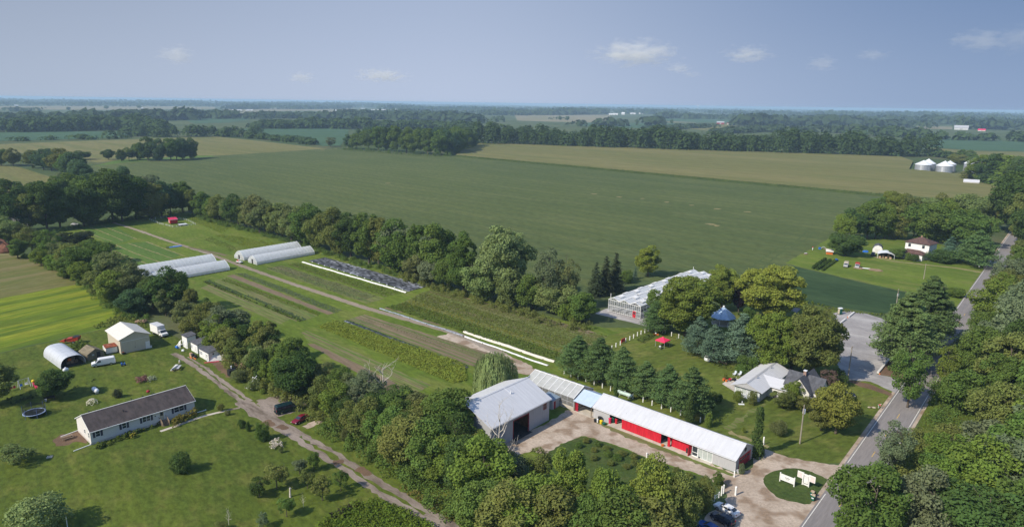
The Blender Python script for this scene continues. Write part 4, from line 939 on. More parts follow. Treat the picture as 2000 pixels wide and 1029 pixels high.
wood('far_woods', [
 ([(925,283),(1010,284),(1100,287),(1200,291),(1300,294),(1400,297.5),(1500,300),(1600,303),(1700,306),(1810,307)], 42, 75, 13, 260),
 ([(1330,293),(1420,296),(1490,299)], 20, 10, 12, 140), ([(1810,303),(1850,310),(1890,314)], 12, 10, 12, 60)],
 'long belt of wood along the far side of the olive maize field', 1, 'wood')
wood('far_woods', [
 ([(500,252),(600,251.5),(690,252),(760,252),(850,254),(930,262)], 20, 120, 20, 110),
 ([(0,259),(120,257),(250,255),(320,262)], 26, 160, 20, 120), ([(250,266),(330,268),(420,267),(500,266)], 20, 40, 14, 130),
 ([(420,266),(500,271),(560,277),(618,284)], 15, 12, 13, 130), ([(0,277),(90,274.5),(170,273),(250,269.5)], 9, 12, 20, 50),
 ([(165,272.5),(185,272.2)], 15, 12, 14, 60), ([(220,271.2),(245,270.5)], 15, 12, 14, 60),
 ([(1810,272),(1900,275),(2040,278)], 16, 50, 22, 50), ([(1690,266),(1815,270)], 20, 90, 24, 50)],
 'woods and hedges two fields beyond the soybeans', 2, 'wood')
wood('far_woods', [
 ([(0,243),(100,240),(200,238),(300,236),(350,236)], 19, 260, 45, 40), ([(300,236),(380,232),(450,230)], 12, 120, 45, 40),
 ([(400,232),(480,233),(560,232),(700,233),(820,236),(930,240)], 16, 320, 60, 36), ([(700,224),(800,226),(900,229)], 11, 200, 60, 30),
 ([(1130,247),(1200,246),(1280,246),(1310,246)], 18, 60, 40, 40), ([(1270,255),(1330,252),(1388,249)], 9, 60, 30, 36),
 ([(1440,246),(1520,246),(1610,247)], 22, 220, 50, 36), ([(1610,244),(1690,245)], 17, 150, 50, 36), ([(1400,262),(1480,258),(1560,258),(1680,262)], 14, 60, 28, 40),
 ([(1700,250),(1760,249),(1800,250)], 14, 100, 50, 30), ([(1860,252),(1960,254),(2050,256)], 16, 120, 50, 30),
 ([(940,240),(965,240)], 16, 40, 40, 40), ([(985,238),(1012,238)], 14, 40, 40, 40), ([(1078,234),(1100,234)], 6, 20, 40, 36)],
 'bluish woods in the middle distance', 3, 'woodb')
wood('far_woods', [
 ([(0,219),(60,218),(75,218)], 8, 100, 60, 24), ([(440,214.5),(520,213),(580,214),(680,213)], 8, 120, 60, 24), ([(760,216),(900,217),(1000,220),(1130,222)], 9, 900, 110, 20),
 ([(830,224),(920,225),(1000,226),(1100,225),(1180,224)], 11, 300, 70, 24), ([(1150,222),(1240,223),(1330,225)], 10, 700, 100, 20),
 ([(1280,232),(1380,233),(1450,235)], 12, 400, 70, 24), ([(1400,225),(1560,228),(1720,231),(1900,234),(2060,238)], 10, 1000, 120, 20),
 ([(1560,238),(1700,240),(1830,243),(2060,247)], 12, 500, 80, 22),
 ([(-60,207),(150,208),(300,208),(440,209),(560,210),(700,211),(800,212)], 7, 1500, 150, 20), ([(-60,203),(200,204),(450,207),(640,208),(760,209)], 7, 2200, 230, 16), ([(-60,198.5),(200,202),(450,204.5),(640,206),(800,207.5)], 6, 3000, 320, 14),
 ([(760,211),(1000,214.5),(1240,218),(1480,221.5),(1720,225),(2060,230)], 6, 1800, 190, 16), ([(-60,196.5),(300,200.5),(700,206),(1100,211.5),(1500,217),(2060,225)], 3.8, 4000, 420, 12)],
 'blue hazy woods reaching to the horizon', 4, 'woodb')
for i, (x, b, t) in enumerate(sorted([(272,212.5,205),(134,216,208),(208,214,206),(1253.5,235,229),(1259,235,229.5),(1263.5,235,229.5),(1094,235.5,226.5),(1108,235.5,226),(1295,241,231.5),(1312,242.5,234),(1244,241,233)])):
    T('broad', x, b, t, 8 if not 1250 < x < 1270 else 4, 'mid', f'lone tree in the far fields near the horizon, {ordinal(i+1)} from the left', 'lone trees in the far fields')
# ================================================================ buildings
def shell(parent, L, D, eave, ridge, mat, t=.18, ridge_at=.5, name='wall'):
    """closed gabled walls: one solid with pentagon ends across x"""
    mb = MB(); mb.prism([(0,0),(D,0),(D,eave),(D*ridge_at,ridge),(0,eave)], 'x', 0, L); return mb.build(name, mat, parent)
def gable_roof(parent, L, D, eave, ridge, mat, oh=.35, og=.35, th=.1, rib=0, ridge_at=.5, x0=0, y0=0, cap=None, sides=(1, 1), name='roof'):
    mb = MB(); rm = D*ridge_at
    for sgn, on in ((0, sides[0]), (1, sides[1])):
        if not on: continue
        ye = 0 if sgn == 0 else D; run = abs(rm-ye); sl = (ridge-eave)/run; d = -1 if sgn == 0 else 1
        yo = ye+d*oh; zo = eave-sl*oh; up = .015
        pr = [(y0+rm, ridge+up), (y0+yo, zo+up), (y0+yo, zo+up+th), (y0+rm, ridge+up+th)]
        mb.prism(pr, 'x', x0-og, x0+L+og)
        if rib:
            n = int((L+2*og)/rib)
            for i in range(1, n):
                x = x0-og+(L+2*og)*i/n
                mb.prism([(y0+rm, ridge+up+th-.01), (y0+yo, zo+up+th-.01), (y0+yo, zo+up+th+.022), (y0+rm, ridge+up+th+.022)], 'x', x-.025, x+.025)
    o = mb.build(name, mat, parent)
    if cap:
        c = MB(); c.prism([(y0+rm-.3, ridge+th-.03), (y0+rm+.3, ridge+th-.03), (y0+rm, ridge+th+.1)], 'x', x0-og-.01, x0+L+og+.01); c.build('ridge_cap', cap, o)
    return o
def side_map(side, L, D):
    """maps (u along the wall seen from outside, outward d, z) to local x, y, z"""
    return {'front': lambda u, d, z: (u, -d, z), 'back': lambda u, d, z: (L-u, D+d, z),
            'left': lambda u, d, z: (-d, D-u, z), 'right': lambda u, d, z: (L+d, u, z)}[side]
def mbox(mb, mp, u0, u1, d0, d1, z0, z1, m=0):
    p = [mp(u0,d0,z0),mp(u1,d0,z0),mp(u1,d1,z0),mp(u0,d1,z0),mp(u0,d0,z1),mp(u1,d0,z1),mp(u1,d1,z1),mp(u0,d1,z1)]
    return mb.hexa(p, m)
def window(parent, mp, u, z, w, h, frame=None, pane=None, mull=0, shutters=None, fw=.08, rail=True, name='window'):
    mb = MB(); frame = frame or MT['trim']
    mbox(mb, mp, u, u+fw, .004, .07, z, z+h); mbox(mb, mp, u+w-fw, u+w, .004, .07, z, z+h)
    mbox(mb, mp, u+fw, u+w-fw, .004, .07, z, z+fw); mbox(mb, mp, u+fw, u+w-fw, .004, .07, z+h-fw, z+h)
    for i in range(mull): x = u+w*(i+1)/(mull+1); mbox(mb, mp, x-fw/2, x+fw/2, .004, .068, z+fw, z+h-fw)
    if rail: mbox(mb, mp, u+fw, u+w-fw, .05, .066, z+h*.5-.025, z+h*.5+.025)
    f = mb.build(name, frame, parent)
    g = MB(); mbox(g, mp, u+fw-.005, u+w-fw+.005, .003, .03, z+fw-.005, z+h-fw+.005); g.build('pane', pane or MT['glass'], f)
    if shutters:
        for x in (u-.48, u+w+.03):
            s_ = MB(); mbox(s_, mp, x, x+.45, .003, .06, z-.03, z+h+.03); s_.build('shutter', shutters, parent)
    return f
def door(parent, mp, u, w, h, mat, z=0.0, frame=None, glass=0, name='door', handle=True):
    mb = MB(); mbox(mb, mp, u, u+w, .004, .06, z, z+h); o = mb.build(name, mat, parent)
    fr = MB(); f = frame or MT['trim']
    mbox(fr, mp, u-.09, u-.002, .004, .09, z, z+h+.09); mbox(fr, mp, u+w+.002, u+w+.09, .004, .09, z, z+h+.09); mbox(fr, mp, u-.002, u+w+.002, .004, .09, z+h+.002, z+h+.09)
    fr.build('door_frame', f, o)
    if glass: g = MB(); mbox(g, mp, u+w*.2, u+w*.8, .055, .068, z+h*.5, z+h*.9); g.build('door_pane', MT['glass'], o)
    if handle: k = MB(); mbox(k, mp, u+w*.84, u+w*.9, .06, .12, z+h*.46, z+h*.5); k.build('door_handle', MT['chrome'], o)
    return o
def place(name, A, ang, label, cat, group=None, z=0):
    p = G(*A) if isinstance(A, tuple) else A
    return empty(name, p.x, p.y, z, ang, label, cat, group)
def loc_of(o, px, py, z=0):
    """local coordinates of the point a pixel shows at height z"""
    g = G(px, py, z); d = Vector((g.x-o.location.x, g.y-o.location.y)); a = o.rotation_euler.z
    return d.x*math.cos(a)+d.y*math.sin(a), -d.x*math.sin(a)+d.y*math.cos(a)

# ---------------- long red-doored barn
AB = R(-42.7)
B = place('farm_barn', (1158.6,814.8), AB, 'long low grey barn with red sliding doors and pale metal roof beside the gravel yard', 'barn')
LB, DB, EB, RBZ = 35.4, 8.0, 2.85, 4.75
def sB(px, py): return loc_of(B, px, py)[0]
s1, s2, s3, s4, s5, s6, s7, s8, s9 = [sB(*p) for p in ((1186.3,829),(1211,838.5),(1288.5,867.5),(1302,872),(1345.5,888.5),(1350,889.5),(1358,892.5),(1390,905),(1391,905))]
EH = 2.5
mb = MB(); t = .16
mb.box(0, s1, 0, t, 0, EB); mb.box(s8, LB, 0, t, 0, EB)                       # grey front panels
mb.box(0, LB, DB-t, DB, 0, EB)                                               # back
mb.prism([(t,0),(DB-t,0),(DB-t,EB),(DB/2,RBZ),(t,EB)], 'x', 0, t)
mb.build('wall', MT['galv2'], B)
mb = MB()                                                                    # right gable with its door opening
d0, d1, dh = 1.6, 6.6, 2.35
mb.prism([(t,0),(d0,0),(d0,EB+.3),(t,EB)], 'x', LB-t, LB)
mb.prism([(d1,0),(DB-t,0),(DB-t,EB),(d1,EB+.3)], 'x', LB-t, LB)
mb.prism([(d0,dh),(d1,dh),(d1,EB+.3),(DB-t,EB),(DB/2,RBZ),(t,EB),(d0,EB+.3)], 'x', LB-t, LB)
mb.build('gable_wall', MT['galv2'], B)
gd = MB(); gd.box(LB-.14, LB-.06, d0, d1, 0, dh); g_o = gd.build('garage_door', MT['dred'], B)
for i in range(4):
    w = MB(); y = d0+.35+i*1.15; w.box(LB-.06, LB-.04, y, y+.85, 1.5, 1.95); w.build('door_pane', MT['glass'], g_o)
fr = MB(); fr.box(LB, LB+.05, d0-.18, d0, 0, dh+.18); fr.box(LB, LB+.05, d1, d1+.18, 0, dh+.18); fr.box(LB, LB+.05, d0, d1, dh, dh+.18); fr.build('door_frame', MT['red'], B)
em = MB(); em.tube([(LB+.003, DB/2+.1, 3.55), (LB+.07, DB/2+.1, 3.55)], [.48, .44], 18); em.build('round_emblem', plain('dark_wreath', (.06,.05,.045), .8, var=.4, scale=8), B)
mb = MB(); mb.box(s1-.08, s8+.08, -.03, t, EH, EB); mb.build('door_track', MT['red'], B)
def red_door(a, b, y=-.13, seams=()):
    mb = MB(); mb.box(a, b, y, y+.08, .12, EH+.02); o = mb.build('sliding_door', MT['red'], B)
    for x in seams: s_ = MB(); s_.box(x-.03, x+.03, y-.025, y, .12, EH); s_.build('door_seam', MT['dred'], o)
red_door(s2, sB(1242,850.5), -.125); red_door(sB(1242,850.5)+.03, sB(1272.5,861.5), -.125, ()); red_door(sB(1272.5,861.5)+.03, s3, -.14)
mb = MB(); mb.box(s4, s4+.55, -.09, t, 0, EH-.001); mb.box(s4+.55, s5, .55, .7, 0, EH); mb.build('recessed_wall', MT['red'], B)
mb = MB(); mb.box(s5, s5+.1, -.9, .12, .05, EH-.15); mb.build('open_door', MT['red'], B)
mb = MB()
for x in (s6, s7+.3): mb.box(x, x+.09, .0, .12, 0, EH-.001)
for i in range(4): x = s7+.42+(s8-s7-.52)*i/3; mb.box(x, x+.08, .0, .12, 0, EH-.001)
mb.box(s6+.09, s7+.3, .0, .12, 0, .25); mb.box(s6+.09, s7+.3, .0, .12, .95, 1.05); mb.box(s7+.5, s8-.1, .0, .12, 0, .12)
sf = mb.build('shopfront_frame', MT['trim'], B)
g = MB(); g.box(s6+.1, s7+.29, .05, .07, .26, EH-.01); g.build('door_pane', MT['glass'], sf)
for i in range(3):
    a = s7+.5+(s8-s7-.52)*i/3; g = MB(); g.box(a+.01, a+(s8-s7-.52)/3-.09, .05, .07, .13, EH-.01); g.build('pane', MT['glassb'], sf)
mb = MB(); mb.box(.1, LB-.1, .02, DB-.1, .002, .06); mb.box(s1, s8, -1.0, .02, .002, .06); mb.build('slab_floor', MT['concrete'], B)
mb = MB(); mb.box(s2+2, s2+2.12, .5, DB-.3, .06, 2.8); mb.box(s3-.5, s3-.4, .5, DB-.3, .06, 2.8); mb.box(s4+1, s4+1.1, .72, DB-.3, .06, 2.8); mb.build('inner_partition', MT['darkin'], B)
gable_roof(B, LB, DB, EB, RBZ, MT['galv'], .3, .18, .08, .92, cap=MT['galv'])
gt = MB(); gt.box(-.1, LB+.1, -.44, -.33, EB-.27, EB-.15); gt.build('gutter', MT['whitemetal'], B)
# things at its front: bins, bags, pots
def at_barn(px, py): return G(px, py)
def pot(name, px, py, r, h, mat, label, cat, lid=None, group=None, taper=.8):
    g = G(px, py); o = empty(name, g.x, g.y, .02, rnd.random()*6, label, cat, group)
    mb = MB(); mb.lathe([(r*taper,0),(r,h*.9),(r*1.08,h*.9),(r*1.08,h)]); mb.build('body', mat, o, smooth=False)
    if lid: q = MB(); q.lathe([(r*1.1,h+.002),(r*1.1,h+.05),(r*.5,h+.14)]); q.build('lid', lid, o)
    return o
pot('trash_bag', 1163,823.5,.42,.55, MT['black'], 'black sack lying lowest beside the left end of the red barn', 'bag', MT['black'])
pot('trash_bag', 1171,823,.42,1.15, MT['black'], 'tall black sack against the grey barn wall left of the red doors', 'bag', MT['black'])
pot('plastic_drum', 1167,825,.2,.8, MT['tankw'], 'narrow white drum between the black sacks', 'drum', MT['tankw'])
pot('plastic_bin', 1174,827,.36,.75, MT['yellow'], 'bright yellow bin at the left end of the red barn', 'bin', MT['yellow'])
pot('plastic_bin', 1180,829,.42,.4, MT['green_plastic'], 'low green tub next to the yellow bin', 'bin', MT['green_plastic'])
pot('barrel', 1191,826.5,.34,1.3, MT['pinkred'], 'pink red barrel just inside the open bay', 'barrel', MT['pinkred'])
pot('barrel', 1203.5,827,.32,1.1, MT['red'], 'red barrel deeper in the open bay', 'barrel', MT['red'])
pot('barrel', 1197,825,.4,1.2, MT['green_plastic'], 'dark green barrel between the pink and the red one', 'barrel', MT['green_plastic'])
pot('flower_pot', 1294,871,.34,.4, MT['orange'], 'orange pot by the middle opening of the red barn', 'pot')
pot('flower_pot', 1366,894,.28,.35, MT['black'], 'small pot with a plant by the white glass door', 'pot')
pot('metal_tub', 1443,923,.5,.55, MT['galv2'], 'zinc tub with a grey shrub at the barn corner', 'tub')
pot('gas_bottle', 1466,886,.16,.9, MT['tankw'], 'small white gas bottle behind the right barn corner', 'gas bottle', MT['tankw'])
g = G(1343,884); o = empty('chalkboard_sign', g.x, g.y, 0, AB, 'small chalkboard leaning beside the open red door', 'sign')
mb = MB(); mb.hexa([(-.3,-.3,0),(.3,-.3,0),(.3,-.25,0),(-.3,-.25,0),(-.3,-.02,1.1),(.3,-.02,1.1),(.3,.03,1.1),(-.3,.03,1.1)]); mb.build('board', MT['black'], o)
mb = MB(); mb.box(-.34, -.3, -.2, -.1, .02, 1.1); mb.box(.3, .34, -.2, -.1, .02, 1.1); mb.build('frame', MT['wood'], o)

# ---------------- open breezeway and grey greenhouse in line with the barn
GL = G(1120.4,801.7)
ag = ang_of(GL, Vector((B.location.x, B.location.y)))
W = place('breezeway', GL, AB, 'open roofed breezeway with pale blue roof between greenhouse and red barn', 'shelter')
LW = (Vector((B.location.x, B.location.y))-GL).length-.25
gable_roof(W, LW, 7.6, 2.75, 4.35, MT['blue_roof'], .3, 0, .08, .9)
for x in (.12, LW-.25):
    for y in (.1, 7.4): mb = MB(); mb.box(x, x+.14, y-.07, y+.07, .06, 2.72); mb.build('post', MT['wood'], W)
mb = MB(); mb.box(.0, LW+.05, -.2, 7.7, .002, .055); mb.build('slab_floor', MT['concrete'], W)
mb = MB(); mb.box(.15, 1.1, .25, .33, .06, 2.2); mb.build('door', MT['dred'], W)
AG = R(-41.5); LG, DG, EG, RG = 15.6, 8.0, 3.2, 5.0
g0 = GL-Vector((math.cos(AG), math.sin(AG)))*LG
K = place('greenhouse', g0, AG, 'grey clear sheeted greenhouse with white ribs between the big barn and the breezeway', 'greenhouse')
mb = MB(); h0 = .9
mb.box(0, LG, 0, .05, h0, EG); mb.box(0, LG, DG-.05, DG, h0, EG)
mb.prism([(.05,h0),(DG-.05,h0),(DG-.05,EG),(DG/2,RG),(.05,EG)], 'x', 0, .05); mb.prism([(.05,h0),(DG-.05,h0),(DG-.05,EG),(DG/2,RG),(.05,EG)], 'x', LG-.05, LG)
mb.build('wall_sheets', MT['polyw'], K)
mb = MB(); mb.box(0, LG, -.03, .07, 0, h0); mb.box(0, LG, DG-.07, DG+.03, 0, h0); mb.box(-.03, .07, .07, DG-.07, 0, h0); mb.box(LG-.07, LG+.03, .07, DG-.07, 0, h0); mb.build('base_wall', MT['concrete'], K)
ro = gable_roof(K, LG, DG, EG, RG, MT['poly'], .15, .05, .04)
mb = MB(); sl = (RG-EG)/(DG/2)
for i in range(9):
    x = .04+(LG-.08)*i/8
    for d in (0, 1):
        y0, y1 = (-.15, DG/2) if d == 0 else (DG+.15, DG/2)
        mb.prism([(y0, EG-.15*sl+.06), (y1, RG+.06), (y1, RG+.13), (y0, EG-.15*sl+.13)], 'x', x-.06, x+.06)
mb.box(-.05, LG+.05, DG/2-.09, DG/2+.09, RG+.05, RG+.17); mb.build('roof_ribs', MT['trim'], ro)
mb = MB()
for i in range(9):
    x = .06+(LG-.12)*i/8; mb.box(x-.05, x+.05, -.05, -.001, h0, EG-.02); mb.box(x-.05, x+.05, DG+.001, DG+.05, h0, EG-.02)
mb.box(0, LG, -.045, -.002, 1.9, 1.97); mb.box(0, LG, -.06, -.002, EG-.1, EG-.02)
for y in (0, 2, 4, 6): mb.box(LG+.001, LG+.05, y, y+.08, h0, EG)
mb.build('wall_ribs', MT['galv2'], K)
mb = MB(); mb.box(.1, LG-.1, .1, DG-.1, .004, .05); mb.build('floor', MT['concrete'], K)
mb = MB()
for y in (.9, 3.4, 5.9): mb.box(.6, LG-.6, y, y+1.3, .7, .8); [mb.box(x, x+.08, y+.1, y+1.2, .05, .7) for x in (1, 5, 10, 14)]
mb.build('plant_benches', MT['wood'], K)

# ---------------- the big grey barn
AQ = R(49); LQ, DQ, EQ, RQ = 20.0, 14.2, 5.5, 8.5
fr_ = G(1072,820); q0 = fr_-Vector((math.cos(AQ), math.sin(AQ)))*LQ
Q_ = place('big_barn', q0, AQ, 'big grey metal barn with a wide pale ribbed roof and an open bay', 'barn')
mp = side_map('front', LQ, DQ)
ua, ub = loc_of(Q_, 1002.6,858)[0], loc_of(Q_, 1034.6,842.6)[0]; ua = max(ub-5.2, 3); dh = 4.3; t = .2
mb = MB(); mb.box(0, ua, 0, t, 0, EQ); mb.box(ub, LQ, 0, t, 0, EQ); mb.box(ua, ub, 0, t, dh, EQ)
mb.box(0, LQ, DQ-t, DQ, 0, EQ)
for x in (0, LQ-t): mb.prism([(t,0),(DQ-t,0),(DQ-t,EQ),(DQ/2,RQ),(t,EQ)], 'x', x, x+t)
mb.build('wall', MT['grey_siding'], Q_)
mb = MB()
for i in range(1, 24):
    x = LQ*i/24
    if not (ua-.1 < x < ub+.1): mb.box(x-.02, x+.02, -.025, -.001, .05, EQ-.05)
tag(mb.build('siding_ribs', MT['grey_siding'], Q_), kind='stuff')
mb = MB(); mb.box(ua-.16, ua, -.05, .25, 0, dh+.16); mb.box(ub, ub+.16, -.05, .25, 0, dh+.16); mb.box(ua, ub, -.05, .25, dh, dh+.16); mb.build('bay_frame', MT['dred'], Q_)
mb = MB(); mb.box(.3, LQ-.3, .25, DQ-.3, .003, .05); mb.box(ua-.3, ub+.3, -1.0, .25, .003, .04); mb.build('slab_floor', MT['darkin'], Q_)  # floor coloured near black for the darkness inside the bay
mb = MB(); mb.box(ub+1.2, ub+1.32, .3, DQ-.4, .05, 4.6); mb.box(.5, ub+1.2, 8.0, 8.12, .05, 4.6); mb.build('plywood_partition', MT['plywood'], Q_)
window(Q_, mp, LQ-2.2, 3.3, 1.1, 1.5, MT['dred'], MT['glass'], 1, rail=False)
rq = gable_roof(Q_, LQ, DQ, EQ, RQ, MT['galv'], .45, .4, .1, .92, cap=MT['galv'])
vx, vy = 12.0, 5.0
mb = MB(); zz = EQ+(RQ-EQ)*vy/(DQ/2); mb.tube([(vx,vy,zz-.1),(vx,vy,zz+.75)], .13, 10); mb.build('vent_pipe', MT['tankw'], rq)
mb = MB(); mb.prism([(DQ/2-.1, RQ+.13), (vy+.15, zz+.16), (vy+.15, zz+.2), (DQ/2-.1, RQ+.17)], 'x', vx-.06, vx+.06); mb.build('pipe_run', MT['tankw'], rq)
mb = MB(); mb.box(-.3, LQ+.3, -.6, -.46, EQ-.3, EQ-.16); mb.build('gutter', MT['galv2'], Q_)
# grey blue lean-to at its right end
s0 = place('lean_to_shed', G(1078,800), AQ, 'small grey blue shed squeezed between big barn and greenhouse', 'shed')
mb = MB(); mb.prism([(0,0),(3.2,0),(3.2,2.7),(0,2.3)], 'x', 0, 3.0); mb.build('wall', MT['grey_siding'], s0)
mb = MB(); mb.prism([(-.15,2.31),(3.35,2.75),(3.35,2.83),(-.15,2.39)], 'x', -.15, 3.15); mb.build('roof', plain('slate_blue_metal', (.2,.26,.32), .45), s0)
door(s0, side_map('front', 3.0, 3.2), .5, .9, 2.0, MT['dred'])

# ---------------- glasshouse with three white gables
AV = R(-41.7); LV, DV, EV, RV = 13.2, 60.0, 4.6, 5.45
V_ = place('glasshouse', (1187.7,608), AV, 'white framed glasshouse with three gables and a red door, half hidden by the maple', 'glasshouse')
mb = MB()
mb.box(0.02, LV-.02, .02, .04, .35, EV); mb.box(.02, LV-.02, DV-.04, DV-.02, .35, EV); mb.box(.02, .04, .05, DV-.05, .35, EV); mb.box(LV-.04, LV-.02, .05, DV-.05, .35, EV); mb.build('wall_glass', MT['ghwall'], V_)
mb = MB()
for i in range(17):
    x = LV*i/16; w = .09 if i in (0, 16) else .03
    mb.box(max(x-w, -.0), min(x+w, LV), -.05, .015, 0, EV)
    mb.box(max(x-w, 0), min(x+w, LV), DV-.015, DV+.05, 0, EV)
for z in (.28, 2.5, EV-.1): mb.box(0, LV, -.06, -.051, z, z+.12)
for i in range(31):
    y = DV*i/30
    for x in (-.05, LV-.015): mb.box(x, x+.065, max(0.02, y-.05), min(DV-.02, y+.05), 0, EV)
for z in (.28, 2.5, EV-.12):
    for x in (-.06, LV+.051): mb.box(x, x+.009, 0, DV, z, z+.14)
mb.build('wall_frame', MT['trim'], V_)
mb = MB(); bw = LV/3
rf = MB(); rb = MB()
for k in range(3):
    x0, xm, x1 = k*bw, (k+.5)*bw, (k+1)*bw
    [rf.prism([(xm+k_*.2,RV-.12),(xm+k_*1.1,EV+.42),(xm+k_*1.1,EV+.40),(xm+k_*.2,RV-.14)], 'y', 2, DV-2) for k_ in ()]; rf.prism([(x0+.03,EV+.03),(xm,RV),(xm,RV+.03),(x0+.03,EV+.06)], 'y', -.05, DV+.05); rf.prism([(xm,RV),(x1-.03,EV+.03),(x1-.03,EV+.06),(xm,RV+.03)], 'y', -.05, DV+.05)
    for y in (-.1, DV+.055):
        rb.prism([(x0,EV-.05),(x0,EV+.05),(xm,RV+.08),(x1,EV+.05),(x1,EV-.05),(xm,RV-.06)], 'y', y, y+.045)
        rb.box(x0, x1, y+.002, y+.04, EV-.12, EV-.051); rb.box(xm-.04, xm+.04, y+.004, y+.038, EV-.05, RV-.06)
    for i in range(41):
        y = DV*i/40
        rb.prism([(x0+.03,EV+.062),(xm,RV+.032),(xm,RV+.075),(x0+.03,EV+.105)], 'y', y-.03, y+.03); rb.prism([(xm,RV+.032),(x1-.03,EV+.062),(x1-.03,EV+.105),(xm,RV+.075)], 'y', y-.03, y+.03)
    rb.box(xm-.08, xm+.08, -.1, DV+.1, RV+.03, RV+.13)
for k in range(4): rb.box(max(0, k*bw-.12), min(LV, k*bw+.12), -.05, DV+.05, EV-.02, EV+.055)
ro = rf.build('roof', MT['ghroof'], V_); rb.build('roof_frame', MT['trim'], ro)
for k in range(3):
    for i in range(11):
        y = 2.5+i*5.1+(2.5 if k % 2 else 0); xm = (k+.5)*bw; sgn = 1 if (i % 2 == 0) else -1
        v = MB(); xa, xb = xm+sgn*.05, xm+sgn*1.3; v.prism([(xa,RV+.16),(xb,EV+.72),(xb,EV+.79),(xa,RV+.23)], 'y', y, y+2.6)
        v.prism([(xb-.02*sgn,EV+.25),(xb+.02*sgn,EV+.25),(xb+.02*sgn,EV+.72),(xb-.02*sgn,EV+.72)], 'y', y, y+2.6); v.build('roof_vent', MT['white'], V_)
door(V_, side_map('front', LV, DV), 10.25, 1.0, 2.3, MT['red'], .05, MT['red'], glass=1)
for x, y in ((.6, .4), (LV*.16, DV-.6)): p = MB(); p.tube([(x,y,EV),(x,y,RV+1.3)], .09, 8); p.build('flue_pipe', MT['trim'], V_)
mb = MB(); mb.box(.1, LV-.1, .1, DV-.1, .02, .04); mb.build('floor', plain('glasshouse_floor', (.09,.085,.075), .9, var=.3), V_)
mb = MB()
for x in (1.2, 4.2, 7.2, 10.2): mb.box(x, x+1.8, 1.5, DV-1, .65, .75); [mb.box(x+.2, x+1.6, y, y+.08, .05, .65) for y in np.arange(2, DV-1, 4)]
mb.build('plant_benches', MT['galv2'], V_)
# ---------------- blue eight sided pavilion
c = G(1411,632); P_ = empty('pavilion', c.x, c.y, 0, R(12), 'eight sided pavilion with a pale blue pointed roof among the pines', 'pavilion')
mb = MB(); n = 8; rr_ = 4.4
for k in range(n):
    a, b = 2*math.pi*k/n, 2*math.pi*(k+1)/n
    e0, e1 = Vector((rr_*math.cos(a), rr_*math.sin(a), 2.6)), Vector((rr_*math.cos(b), rr_*math.sin(b), 2.6)); ap = Vector((0, 0, 6.0))
    mb.add([e0, e1, ap, e0-Vector((0,0,.1)), e1-Vector((0,0,.1)), ap-Vector((0,0,.1))], [(0,1,2),(3,5,4),(0,3,4,1)])
    mb.tube([e0*1.0+Vector((0,0,.03)), ap+Vector((0,0,.03))], .05, 4)
rp_ = mb.build('roof', plain('pavilion_blue_metal', (.40,.53,.68), .4, .1, .5), P_)
mb = MB(); mb.lathe([(.35,5.85),(.35,6.2),(.05,6.5)], n=8); mb.build('finial', MT['whitemetal'], rp_)
for k in range(n): a = 2*math.pi*k/n; mb = MB(); mb.tube([(3.6*math.cos(a), 3.6*math.sin(a), 0), (3.6*math.cos(a), 3.6*math.sin(a), 2.6)], .09, 6); mb.build('post', MT['trim'], P_)
mb = MB(); mb.lathe([(3.9,.004),(3.9,.12)], n=8); mb.build('floor', MT['concrete'], P_)

# ---------------- grey metal roofed house and the white gabled house joined to it
AH = R(49); LH, DH, EH_, RH = 19.0, 7.2, 2.9, 4.3
h0 = G(1486,765,3.0)    # right end of the front gable eave: the house runs away from here
# local x along the ridge, y to the left of it
Hh = empty('ranch_house', h0.x, h0.y, 0, AH, 'low house with a broad grey metal roof and a white windowed end', 'house')
mb = MB(); mb.prism([(0.3,0),(DH-.3,0),(DH-.3,EH_),(DH/2,RH-.1),(.3,EH_)], 'x', .4, LH-.4); mb.build('wall', plain('pale_blue_grey_siding', (.42,.45,.50), .7, var=.06), Hh)
mpl = side_map('left', LH-.4, DH-.3)
mpl = lambda u, d, z: (.4-d, DH-.3-u, z)
for i in range(4): window(Hh, mpl, .25+i*1.6, 1.0, 1.35, 1.45, MT['trim'], MT['glassb'], 0, fw=.12)
rh = gable_roof(Hh, LH, DH, EH_, RH, MT['galv'], .55, .45, .1, .9, cap=MT['galv2'])
mb = MB(); mb.prism([(-.3,EH_-.02),(DH+.3,EH_-.02),(DH/2,RH-.02)], 'x', -.3, .38); mb.build('gable_panel', MT['galv2'], Hh)
for x, y in ((4.8, 3.2), (14.2, 3.2)):
    mb = MB(); zz = EH_+(RH-EH_)*y/(DH/2); mb.tube([(x,y,zz),(x,y,zz+.8)], .12, 8); mb.tube([(x,y,zz+.8),(x,y,zz+.95)], .2, 8); mb.build('roof_vent', MT['galv2'], rh)
# wing towards the white house (towards local -y)
wx0, wx1 = 5.6, 12.2; mb = MB(); WL = 6.2
mb.prism([(wx0,0),(wx1,0),(wx1,EH_-.1),((wx0+wx1)/2,4.0),(wx0,EH_-.1)], 'y', -WL, .3); mb.build('wing_wall', MT['stucco'], Hh)
mb = MB(); xm = (wx0+wx1)/2
for xe in (wx0-.5, wx1+.5):
    mb.prism([(xm,4.1),(xe,EH_-.12),(xe,EH_-.03),(xm,4.19)], 'y', -WL-.2, DH*.42)
mb.build('wing_roof', MT['galv'], Hh)
mpw = lambda u, d, z: (wx0-d, -u, z)
door(Hh, mpw, 1.2, .95, 2.05, MT['darkin']); window(Hh, mpw, 3.0, 1.0, 1.3, 1.2)
